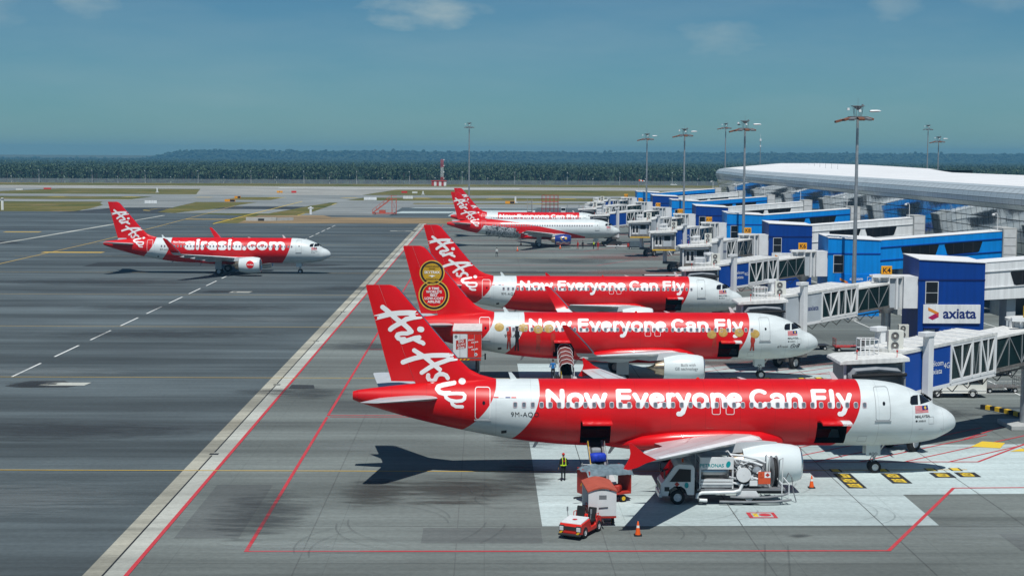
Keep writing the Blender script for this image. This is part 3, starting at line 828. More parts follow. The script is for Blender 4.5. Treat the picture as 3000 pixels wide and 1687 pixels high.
def livery(name, special=False):
    """glossy fuselage paint: white with red tail and red mid-body, the seams bowed like the real scheme"""
    m, n, l, b = newmat(name)
    b.inputs['Roughness'].default_value = 0.40
    b.inputs['Specular IOR Level'].default_value = 0.35
    b.inputs['Coat Weight'].default_value = 0.10
    b.inputs['Coat Roughness'].default_value = 0.05
    t = n.new('ShaderNodeTexCoord'); s = n.new('ShaderNodeSeparateXYZ')
    l.new(t.outputs['Object'], s.inputs[0])
    def ma(op, a, b_=None, clamp=False):
        k = n.new('ShaderNodeMath'); k.operation = op; k.use_clamp = clamp
        for i, v in enumerate((a, b_)):
            if v is None: continue
            if isinstance(v, (int, float)): k.inputs[i].default_value = v
            else: l.new(v, k.inputs[i])
        return k.outputs[0]
    A = ma('MULTIPLY', s.outputs[0], -1.0); Z = s.outputs[2]
    def edge(x0, k, zv):
        d = ma('SUBTRACT', zv, Z)
        return ma('SUBTRACT', A, ma('ADD', x0, ma('MULTIPLY', ma('MULTIPLY', d, d), k)))
    def step(v): return ma('MULTIPLY', v, 60.0, True)
    if not special:
        red = ma('MAXIMUM', step(edge(28.72, 0.22, 5.87)), ma('MULTIPLY', step(edge(6.36, 0.115, 5.5)), ma('SUBTRACT', 1.0, step(edge(26.08, 0.17, 5.4)))))
    else:
        tail = step(edge(29.2, 0.2, 5.87))
        def band(pts_lo, pts_hi):
            # straight-line bands: z between two lines over a
            (a0, z0, a1, z1), (a2, z2, a3, z3) = pts_lo, pts_hi
            lo = ma('ADD', z0, ma('MULTIPLY', ma('SUBTRACT', A, a0), (z1 - z0) / (a1 - a0)))
            hi = ma('ADD', z2, ma('MULTIPLY', ma('SUBTRACT', A, a2), (z3 - z2) / (a3 - a2)))
            return ma('MULTIPLY', step(ma('SUBTRACT', Z, lo)), step(ma('SUBTRACT', hi, Z)))
        g = step(ma('SUBTRACT', 30.0, A))
        bow = ma('MULTIPLY', ma('MULTIPLY', ma('SUBTRACT', A, 18.0), ma('SUBTRACT', A, 18.0)), 0.004)
        Zs = Z
        Z = ma('ADD', Z, bow)
        b1 = band((8.0, 1.9, 29.0, 5.0), (8.0, 2.65, 29.0, 6.45))
        b2 = band((10.0, 1.5, 22.5, 3.3), (10.0, 2.2, 22.5, 4.35))
        b3 = ma('MULTIPLY', band((12.0, 1.0, 22.0, 1.1), (11.0, 2.0, 22.0, 3.4)), ma('MULTIPLY', step(ma('SUBTRACT', A, 11.0)), step(ma('SUBTRACT', 21.6, A))))
        lim = step(ma('SUBTRACT', 22.6, A))
        front = step(ma('SUBTRACT', A, 7.6))
        red = ma('MAXIMUM', tail, ma('MULTIPLY', front, ma('MAXIMUM', ma('MULTIPLY', b1, g), ma('MAXIMUM', ma('MULTIPLY', b2, lim), b3))))
        Z = Zs
    nz_ = n.new('ShaderNodeTexNoise'); nz_.inputs['Scale'].default_value = 0.8; nz_.inputs['Detail'].default_value = 5
    mpn = n.new('ShaderNodeMapping'); mpn.inputs['Scale'].default_value = (1, 1, 3.5)
    l.new(t.outputs['Object'], mpn.inputs[0]); l.new(mpn.outputs[0], nz_.inputs['Vector'])
    # a little grime low on the belly and streaks
    mr = n.new('ShaderNodeMapRange'); mr.inputs['From Min'].default_value = .35; mr.inputs['From Max'].default_value = .7
    mr.inputs['To Min'].default_value = 1.0; mr.inputs['To Max'].default_value = 0.88
    l.new(nz_.outputs['Fac'], mr.inputs[0])
    # skin joints: faint ring seams every 2.1 m, as fine lines of darker sealant
    sm = ma('ABSOLUTE', ma('SUBTRACT', ma('FRACT', ma('DIVIDE', A, 2.13)), 0.5))
    seam = ma('MULTIPLY', ma('LESS_THAN', sm, 0.008), 0.16)
    sz = ma('ABSOLUTE', ma('SUBTRACT', Z, 2.62)); seam = ma('ADD', seam, ma('MULTIPLY', ma('LESS_THAN', sz, 0.012), 0.14))
    sz = ma('ABSOLUTE', ma('SUBTRACT', Z, 5.62)); seam = ma('ADD', seam, ma('MULTIPLY', ma('LESS_THAN', sz, 0.010), 0.10))
    mix = n.new('ShaderNodeMix'); mix.data_type = 'RGBA'
    mix.inputs[6].default_value = (*WHT, 1); mix.inputs[7].default_value = (*RED, 1)
    l.new(red, mix.inputs[0])
    src = mix.outputs[2]
    if special:
        # pale silver patch with loose grey pencil-like strokes behind the wing
        w = n.new('ShaderNodeTexNoise'); w.inputs['Scale'].default_value = .85; w.inputs['Detail'].default_value = 3; w.inputs['Distortion'].default_value = 1.6
        l.new(t.outputs['Object'], w.inputs['Vector'])
        ln = ma('LESS_THAN', ma('ABSOLUTE', ma('SUBTRACT', w.outputs['Fac'], 0.5)), 0.035)
        reg = ma('MULTIPLY', ma('MULTIPLY', step(ma('SUBTRACT', A, 21.6)), step(ma('SUBTRACT', 29.2, A))), step(ma('SUBTRACT', 5.0, Z)))
        reg = ma('MULTIPLY', reg, ma('SUBTRACT', 1.0, red))
        m2 = n.new('ShaderNodeMix'); m2.data_type = 'RGBA'
        m2.inputs[7].default_value = (0.50, 0.53, 0.55, 1)
        l.new(reg, m2.inputs[0]); l.new(src, m2.inputs[6])
        m3 = n.new('ShaderNodeMix'); m3.data_type = 'RGBA'; m3.inputs[7].default_value = (0.06, 0.07, 0.08, 1)
        l.new(ma('MULTIPLY', reg, ln), m3.inputs[0]); l.new(m2.outputs[2], m3.inputs[6])
        src = m3.outputs[2]
    mu = n.new('ShaderNodeMix'); mu.data_type = 'RGBA'; mu.blend_type = 'MULTIPLY'; mu.inputs[0].default_value = 1
    l.new(src, mu.inputs[6]); l.new(ma('SUBTRACT', mr.outputs[0], seam), mu.inputs[7])
    l.new(mu.outputs[2], b.inputs['Base Color'])
    return m
LIV = livery('airliner_livery')
LIV_S = livery('airliner_special_livery', True)

def airfoil(n=9):
    """unit closed profile: list of (chord fraction, half thickness sign)"""
    xs = [(1 - math.cos(math.pi * i / n)) / 2 for i in range(n + 1)]
    th = lambda x: 5 * (.2969 * math.sqrt(x) - .126 * x - .3516 * x * x + .2843 * x ** 3 - .1015 * x ** 4)
    return [(x, th(x)) for x in xs] + [(x, -th(x)) for x in reversed(xs[1:-1])]
AF = airfoil()
WING_ST = [(1.2, 11.75, 7.35, 2.30, .13), (1.98, 12.45, 6.65, 2.42, .13), (4.0, 13.75, 5.35, 2.68, .12), (6.4, 15.05, 4.10, 2.98, .115), (11.5, 17.80, 2.85, 3.55, .11), (16.6, 20.55, 1.60, 4.10, .105)]
def wing_pt(b, frac, top=True, off=0.0):
    bs = [s_[0] for s_ in WING_ST]
    le = np.interp(b, bs, [s_[1] for s_ in WING_ST]); ch = np.interp(b, bs, [s_[2] for s_ in WING_ST])
    z = np.interp(b, bs, [s_[3] for s_ in WING_ST]); tk = np.interp(b, bs, [s_[4] for s_ in WING_ST])
    th = 5 * (.2969 * math.sqrt(frac) - .126 * frac - .3516 * frac ** 2 + .2843 * frac ** 3 - .1015 * frac ** 4)
    return Vector((-(le + frac * ch), -b, z + ch * tk * th * (1 if top else -1) + off - 0.035 * ch * frac))
def section(b, le, ch, z, tk, side, tw=0.035):
    return [(-(le + x * ch), -b * side, z + y * tk * ch - tw * x * ch) for x, y in AF]
def wing_mesh(side, sharklet):
    mb = MB(); rings = [section(*s_, side) for s_ in WING_ST]
    if not sharklet:
        rings.append(section(16.9, 20.75, 1.45, 4.14, .08, side))
    mb.loft(rings)
    return mb.mesh('wing', M['wing'], smooth=35)
def sharklet_mesh(side):
    mb = MB(); rings = []
    for (b, le, ch, z, tk, lean) in ((16.6, 20.55, 1.60, 4.10, .105, 0), (17.0, 20.85, 1.48, 4.18, .10, .25), (17.35, 21.2, 1.30, 4.45, .10, .6), (17.55, 21.6, 1.15, 4.95, .10, .9), (17.75, 22.4, .85, 5.85, .10, 1), (17.88, 23.1, .52, 6.55, .09, 1), (17.9, 23.3, .30, 6.68, .08, 1)):
        ring = []
        for x, y in AF:
            t = y * tk * ch
            ring.append((-(le + x * ch), -(b - t * lean) * side, z + t * (1 - lean) - .035 * x * ch * (1 - lean)))
        rings.append(ring)
    mb.loft(rings)
    # paint: red outer blade, white foot
    me = mb.mesh('sharklet', [M['red'], M['white']], smooth=40)
    for p in me.polygons:
        if p.center.z < 4.62: p.material_index = 1
    return me
def sharklet_edge_mesh(side):
    mb = MB()
    pts = [(-21.15, -17.33 * side, 4.45), (-21.55, -17.54 * side, 4.95), (-22.36, -17.74 * side, 5.85), (-23.05, -17.87 * side, 6.55)]
    mb.path(pts, .055, 6)
    return mb.mesh('leading_edge', M['lip'], smooth=40)
def fence_mesh(side):
    mb = MB()
    poly = [(-20.75, 4.13), (-21.35, 4.42), (-22.05, 4.98), (-22.18, 4.97), (-22.1, 4.45), (-22.15, 4.2), (-22.45, 3.66), (-22.2, 3.60), (-21.75, 3.72), (-21.3, 3.95)]
    mb.prism(poly, -16.90 * side, -16.97 * side, 'xz')
    return mb.mesh('wingtip_fence', M['red'])
def flap_fairing_mesh(b, side, L, r):
    mb = MB(); p = wing_pt(b, 0.72, False); p.y *= side
    prof = [(-.02, .02), (.12, .45), (.35, .9), (.6, 1.0), (.82, .6), (1.0, .06)]
    rings = []
    for t, q in prof:
        c = Vector((p.x + L * .42 - t * L, p.y, p.z - r * .55 + t * .02))
        rings.append([(c.x, c.y + r * .55 * q * math.cos(2 * math.pi * k / 10), c.z + r * q * math.sin(2 * math.pi * k / 10)) for k in range(10)])
    mb.loft(rings)
    return mb.mesh('flap_fairing', M['wing'], smooth=40)
def wing_line_mesh(side, frac):
    mb = MB(); vs = []
    bsl = np.linspace(2.1, 16.4, 16)
    for b in bsl:
        for df in (-.012, .012):
            p = wing_pt(b, frac + df * (2.0 / np.interp(b, [2, 16.6], [6.6, 1.6])) * .6, True, .012); p.y *= side; vs.append(p)
    mb.add(vs, [(2 * i, 2 * i + 1, 2 * i + 3, 2 * i + 2) for i in range(len(bsl) - 1)])
    return mb.mesh('walkway_line', M['eq_red'])
def slat_mesh(side):
    """bare-metal leading edge strip"""
    mb = MB(); rings = []
    for b in np.linspace(2.4, 16.5, 14):
        ring = []
        for fr, tp in ((.085, True), (.04, True), (.012, True), (.0001, True), (.012, False), (.04, False)):
            p = wing_pt(b, fr, tp, .006 if tp else -.006)
            if fr < .01: p.x += .008
            p.y *= side; ring.append(p)
        rings.append(ring)
    mb.loft(rings, closed=False)
    return mb.mesh('slat', M['lip'] if False else M['bridge_white'], smooth=40)

def stab_mesh(side):
    mb = MB()
    rings = [section(b, le, ch, z, tk, side, 0.0) for (b, le, ch, z, tk) in ((.35, 31.9, 4.0, 4.72, .09), (.95, 32.15, 3.75, 4.80, .10), (6.0, 35.25, 1.45, 5.34, .09), (6.22, 35.5, 1.15, 5.36, .06))]
    mb.loft(rings)
    return mb.mesh('horizontal_stabiliser', M['wing'], smooth=35)

FIN = [(5.30, 28.2, 35.10), (5.88, 28.75, 35.25), (6.12, 29.70, 35.32), (6.47, 30.38, 35.41), (7.17, 31.13, 35.60), (8.4, 32.17, 35.92), (9.69, 33.26, 36.26), (11.35, 34.66, 36.70), (11.55, 34.88, 36.75), (11.68, 35.25, 36.72)]
def fin_half(z, a):
    """half thickness of the fin at height z, station a"""
    zs = [f[0] for f in FIN]
    le = np.interp(z, zs, [f[1] for f in FIN]); te = np.interp(z, zs, [f[2] for f in FIN])
    le0 = max(le, 35.0 - 5.6 - 0.0)
    ch = te - le; x = (a - le) / ch
    if x <= 0 or x >= 1: return 0.0
    tk = min(.095 * ch, .52)
    return tk * 5 * (.2969 * math.sqrt(x) - .126 * x - .3516 * x * x + .2843 * x ** 3 - .1015 * x ** 4) * (.6 if z > 11.5 else 1)
def hinge(z): return np.interp(z, [5.3, 11.68], [33.6, 35.95])
def fin_mesh(rudder):
    mb = MB(); rings = []
    for (z, le, te) in FIN:
        if rudder and z < 5.7: z, te = 5.72, 35.22
        h_ = float(hinge(z)); a0, a1 = (h_ + .02, te - .005) if rudder else (le + .002, h_)
        xs = [a0 + (a1 - a0) * ((1 - math.cos(math.pi * i / 8)) / 2 if not rudder else i / 8) for i in range(9)]
        up = [(-a, -max(fin_half(z, a), .012), z) for a in xs]; dn = [(-a, max(fin_half(z, a), .012), z) for a in reversed(xs)]
        rings.append(up + dn)
    mb.loft(rings)
    return mb.mesh('rudder' if rudder else 'vertical_fin', M['red'], smooth=35)
def fin_edge_mesh():
    mb = MB(); mb.path([(-a + .0, 0, z) for z, a, _ in FIN[4:9]], .045, 6)
    return mb.mesh('leading_edge', M['lip'], smooth=40)
def belly_mesh():
    mb = MB(); rings = []
    for a, w, top, bot in ((10.3, .3, 2.6, 1.72), (11.2, 1.55, 2.9, 1.60), (12.6, 2.12, 3.12, 1.52), (15, 2.18, 3.22, 1.45), (18, 2.16, 3.05, 1.47), (19.8, 1.95, 2.75, 1.55), (21.2, 1.2, 2.3, 1.66), (22.2, .35, 2.0, 1.74)):
        c = (top + bot) / 2; h_ = (top - bot) / 2
        rings.append([(-a, w * math.copysign(abs(math.cos(t)) ** .75, math.cos(t)), c + h_ * math.copysign(abs(math.sin(t)) ** .75, math.sin(t))) for t in np.linspace(0, 2 * math.pi, 21)[:-1]])
    mb.loft(rings)
    return mb.mesh('belly_fairing', M['red'], smooth=45)

def nacelle_mesh(s_=1.0, mtl=None):
    mb = MB()
    mb.lathe([(-.02, .93 * s_), (-.12, 1.00 * s_), (-.5, 1.10 * s_), (-1.3, 1.19 * s_), (-2.2, 1.16 * s_), (-2.9, 1.05 * s_), (-3.45, .92 * s_), (-3.43, .88 * s_), (-2.9, .86 * s_)], n=32)
    return mb.mesh('nacelle', mtl or M['white'], smooth=40)
def lip_mesh(s_=1.0):
    mb = MB(); mb.lathe([(-.13, 1.003 * s_), (-.04, .955 * s_), (0, .90 * s_), (-.03, .865 * s_), (-.12, .845 * s_), (-.9, .87 * s_)], n=32)
    return mb.mesh('inlet_lip', M['lip'], smooth=60)
def fan_mesh(s_=1.0):
    mb = MB(); r = .87 * s_
    for k in range(22):
        a = 2 * math.pi * k / 22; c, d = math.cos(a), math.sin(a)
        c2, d2 = math.cos(a + .2), math.sin(a + .2)
        mb.add([(-.86, .25 * c, .25 * d), (-.86, r * c, r * d), (-.98, r * c2, r * d2), (-.98, .25 * c2, .25 * d2)], [(0, 1, 2, 3)])
    mb.lathe([(-.45, .01), (-.6, .13), (-.86, .27), (-1.0, .28)], n=16)
    mb.lathe([(-1.02, 0.01), (-1.021, r)], n=24)
    return mb.mesh('fan', M['dark'], smooth=40)
def nozzle_mesh(s_=1.0):
    mb = MB(); mb.lathe([(-2.9, .74 * s_), (-3.45, .70 * s_), (-4.15, .53 * s_), (-4.14, .50 * s_), (-3.9, .48 * s_)], n=24)
    mb.lathe([(-3.8, .36 * s_), (-4.2, .30 * s_), (-4.85, .04)], n=20)
    return mb.mesh('exhaust_nozzle', M['hot_metal'], smooth=40)
def pylon_mesh():
    mb = MB(); rings = []
    for x, w, zt, zb in ((-1.4, .1, 1.25, 1.0), (-2.2, .2, 1.32, .9), (-3.4, .24, 1.30, .70), (-4.6, .22, 1.15, .60), (-6.0, .1, 1.05, .75), (-6.6, .03, 1.0, .9)):
        rings.append([(x, -w, zb), (x, w, zb), (x, w * .9, zt), (x, -w * .9, zt)])
    mb.loft(rings)
    return mb.mesh('pylon', M['wing'], smooth=40)

def tyre_mesh(r, w):
    mb = MB(); mb.lathe([(-w / 2, r * .55), (-w / 2, r * .82), (-w * .38, r * .95), (-w * .2, r), (w * .2, r), (w * .38, r * .95), (w / 2, r * .82), (w / 2, r * .55)], axis='y', n=24)
    return mb.mesh('tyre', M['black'], smooth=40)
def hub_mesh(r, w):
    mb = MB(); mb.lathe([(-w * .42, .01), (-w * .45, r * .2), (-w * .38, r * .22), (-w * .3, r * .40), (-w * .42, r * .5), (-w * .40, r * .57), (w * .40, r * .57), (w * .42, r * .5), (w * .3, r * .4), (w * .45, r * .2), (w * .42, .01)], axis='y', n=18)
    return mb.mesh('hub', M['hub'], smooth=35)
def wheel(parent, loc, r, w, name='wheel'):
    t = put(name, cached(('tyre', r, w), lambda: tyre_mesh(r, w)), parent, loc)
    put('hub', cached(('hub', r, w), lambda: hub_mesh(r, w)), t)
    return t

def window_mesh():
    def build():
        mb = MB()
        rr = lambda w, h, n=5: [(sx * (w - min(w, h) * .75) + min(w, h) * .75 * math.cos(R(a)), sz * (h - min(w, h) * .75) + min(w, h) * .75 * math.sin(R(a)))
                                for sx, sz, a0 in ((1, 1, 0), (-1, 1, 90), (-1, -1, 180), (1, -1, 270)) for a in np.linspace(a0, a0 + 90, n)]
        o = rr(.140, .198); i = rr(.102, .152)
        n = len(o)
        mb.cur = 0; mb.add([(x, 0.0, z) for x, z in o] + [(x, -.012, z) for x, z in i], [(k, (k + 1) % n, n + (k + 1) % n, n + k) for k in range(n)])
        mb.cur = 1; mb.add([(x, -.004, z) for x, z in i], [tuple(range(n))])
        return mb.mesh('cabin_window', [M['cabin_frame'], M['cabin_pane']])
    return cached('cabwin', build)

def outline(mb, rect, w=.035, rad=.12, off=.012):
    """rounded outline on the skin: rect = (a0, a1, z0, z1)"""
    a0, a1, z0, z1 = rect; pts = []
    for cx, cz, t0 in ((a0 + rad, z1 - rad, 90), (a0 + rad, z0 + rad, 180), (a1 - rad, z0 + rad, 270), (a1 - rad, z1 - rad, 0)):
        for t in np.linspace(t0, t0 + 90, 4): pts.append((cx + rad * math.cos(R(t)), cz + rad * math.sin(R(t)), math.cos(R(t)), math.sin(R(t))))
    # densify straight runs
    dens = []
    for p, q in zip(pts, pts[1:] + pts[:1]):
        L = math.hypot(q[0] - p[0], q[1] - p[1]); k = max(1, int(L / .2))
        for i in range(k):
            t = i / k; dens.append(tuple(p[j] + (q[j] - p[j]) * t for j in range(4)))
    n = len(dens); vs = []
    for (a, z, nx, nz2) in dens:
        vs.append(skin(a - nx * w / 2, z - nz2 * w / 2, off)); vs.append(skin(a + nx * w / 2, z + nz2 * w / 2, off))
    mb.add(vs, [(2 * i, 2 * i + 1, 2 * ((i + 1) % n) + 1, 2 * ((i + 1) % n)) for i in range(n)])
def patch(poly, name, m, parent, k=None, off=.011, sub=5, kx=0.0):
    """filled polygon laid on the skin; poly in (a, z) (or (a, zv) with view slope k); fan-subdivided so it bends with the skin"""
    c = (sum(p[0] for p in poly) / len(poly), sum(p[1] for p in poly) / len(poly))
    f = (lambda a, z: skin(a, z, off)) if k is None else (lambda a, z: skin_ob(a, z, k, off, kx))
    dens = []
    for p, q in zip(poly, poly[1:] + poly[:1]):
        for i in range(sub): dens.append((p[0] + (q[0] - p[0]) * i / sub, p[1] + (q[1] - p[1]) * i / sub))
    n = len(dens); mb = MB(); vs = [f(*c)]; fs = []
    for r_ in range(1, sub + 1):
        for p in dens: vs.append(f(c[0] + (p[0] - c[0]) * r_ / sub, c[1] + (p[1] - c[1]) * r_ / sub))
    for i in range(n): fs.append((0, 1 + i, 1 + (i + 1) % n))
    for r_ in range(sub - 1):
        for i in range(n): fs.append((1 + r_ * n + i, 1 + (r_ + 1) * n + i, 1 + (r_ + 1) * n + (i + 1) % n, 1 + r_ * n + (i + 1) % n))
    mb.add(vs, fs)
    return mb.build(name, m, parent, smooth=60)
def skin_text(txt, size, a0, z0, name, m, parent, bold=0.0, spacing=1.0, shear=0.0, off=.012):
    V, F = font_mesh(txt, size, bold, spacing, 'LEFT', shear)
    mb = MB(); mb.add([skin(a0 - x, z0 + y, off) for x, y in V], F)
    return mb.build(name, m, parent)

# --- hand-drawn airline script on the fin: strokes in sketch units, laid along the fin and down on to the tail
LOGO = [([(222, 288), (262, 318), (305, 355), (350, 398), (400, 435), (450, 470), (500, 515), (525, 545)], 50),
        ([(120, 405), (220, 380), (300, 360), (400, 350), (500, 347), (596, 352)], 54),
        ([(622, 384), (540, 397), (470, 415), (420, 450), (370, 475), (325, 502), (303, 522)], 50),
        ([(525, 548), (480, 564), (420, 564), (382, 574), (370, 594), (385, 616), (415, 626), (450, 622)], 44),
        ([(428, 655), (500, 632), (560, 612), (608, 605)], 46), ([(556, 622), (608, 650), (642, 660), (652, 670)], 44), ([(615, 520), (632, 522)], 58),
        ([(555, 742), (600, 770), (650, 800), (700, 840), (760, 890), (810, 932), (826, 943)], 46),
        ([(436, 867), (480, 850), (560, 825), (650, 805), (750, 795), (850, 793), (975, 796)], 50),
        ([(998, 826), (930, 836), (850, 865), (780, 890), (720, 920), (660, 960), (635, 977)], 46),
        ([(703, 1003), (700, 1030), (718, 1058), (748, 1068), (775, 1050), (792, 1010), (820, 992), (860, 992), (895, 1006), (910, 1034)], 44),
        ([(978, 1084), (930, 1094), (860, 1108), (812, 1124), (800, 1148), (828, 1182), (870, 1195), (930, 1192)], 48), ([(1058, 1066), (1066, 1068)], 68),
        ([(905, 1198), (1000, 1193), (1072, 1196), (1092, 1215), (1088, 1250), (1060, 1270), (1000, 1275), (930, 1262), (895, 1238), (888, 1210), (905, 1198)], 35),
        ([(950, 1268), (962, 1308), (1000, 1330), (1066, 1332)], 34)]
def logo_mesh():
    V, F = stroke_mesh(LOGO, 8.0)
    mb = MB(); P = []
    for x, y in V:
        a, zv = 37.0205 - .00583 * x, 11.9937 - .00588 * y
        # does it fall on the fin or on the body?
        body = skin_ob(a, zv, .135, .012)
        zt = np.interp(zv, [f[0] for f in FIN], [f[1] for f in FIN])
        if zv > 5.9 or body is None or (zv > 5.68):
            h_ = fin_half(zv, a); hz = float(hinge(zv))
            P.append(Vector((-a, -(max(h_, .02) + .012), zv + .135 * h_)))
            if body is not None and -body.y > h_ + .012: P[-1] = body
        else: P.append(body)
    # drop what hangs in the air ahead of / behind the fin
    ok = []
    for i, (x, y) in enumerate(V):
        a, zv = 37.0205 - .00583 * x, 11.9937 - .00588 * y
        le = np.interp(zv, [f[0] for f in FIN], [f[1] for f in FIN]); te = np.interp(zv, [f[0] for f in FIN], [f[2] for f in FIN])
        ok.append(zv < 5.95 or (le + .02 < a < te - .02))
    mb.add(P, [f for f in F if all(ok[i] for i in f)])
    return mb.mesh('airline_script', M['letter'], smooth=40)

SLOGAN = [('N', 0, 1.14), ('o', 1.27, 2.33), ('w', 2.33, 3.76), ('E', 4.29, 5.26), ('v', 5.30, 6.28), ('e', 6.29, 7.26), ('r', 7.36, 7.94), ('y', 7.92, 8.90), ('o', 8.92, 9.97), ('n', 10.07, 11.02), ('e', 11.05, 12.01),
          ('C', 12.46, 13.62), ('a', 13.68, 14.62), ('n', 14.74, 15.72), ('F', 16.27, 17.25), ('l', 17.38, 17.70), ('y', 17.80, 18.78)]
def slogan_mesh():
    V, F = stroke_mesh(strokes_text(SLOGAN, 1.30, 1.02, .285), .045)
    mb = MB(); mb.add([wrap(u, v, 25.72, R(14.8)) for u, v in V], F)
    return mb.mesh('slogan_lettering', M['letter'], smooth=40)
WEB = [('a', 0, 1.62), ('i', 1.83, 2.42), ('r', 2.64, 3.72), ('a', 3.74, 5.30), ('s', 5.42, 6.92), ('i', 7.06, 7.64), ('a', 7.84, 9.34), ('.', 9.50, 10.12), ('c', 10.26, 11.80), ('o', 11.86, 13.62), ('m', 13.84, 16.44)]
def web_mesh():
    V, F = stroke_mesh(strokes_text(WEB, 2.0, 1.56, .52), .06)
    mb = MB(); mb.add([wrap(u, v, 24.3 - .52, R(3.5)) for u, v in V], F)
    return mb.mesh('web_address_lettering', M['letter'], smooth=40)

COCKPIT = [[(2.86, 4.72), (2.71, 4.83), (2.42, 4.86), (2.38, 4.27), (2.79, 4.26), (2.88, 4.38)],
           [(2.32, 4.87), (2.04, 4.90), (1.66, 4.47), (2.23, 4.29)],
           [(1.98, 4.93), (1.76, 5.00), (1.30, 4.55), (1.58, 4.49)]]

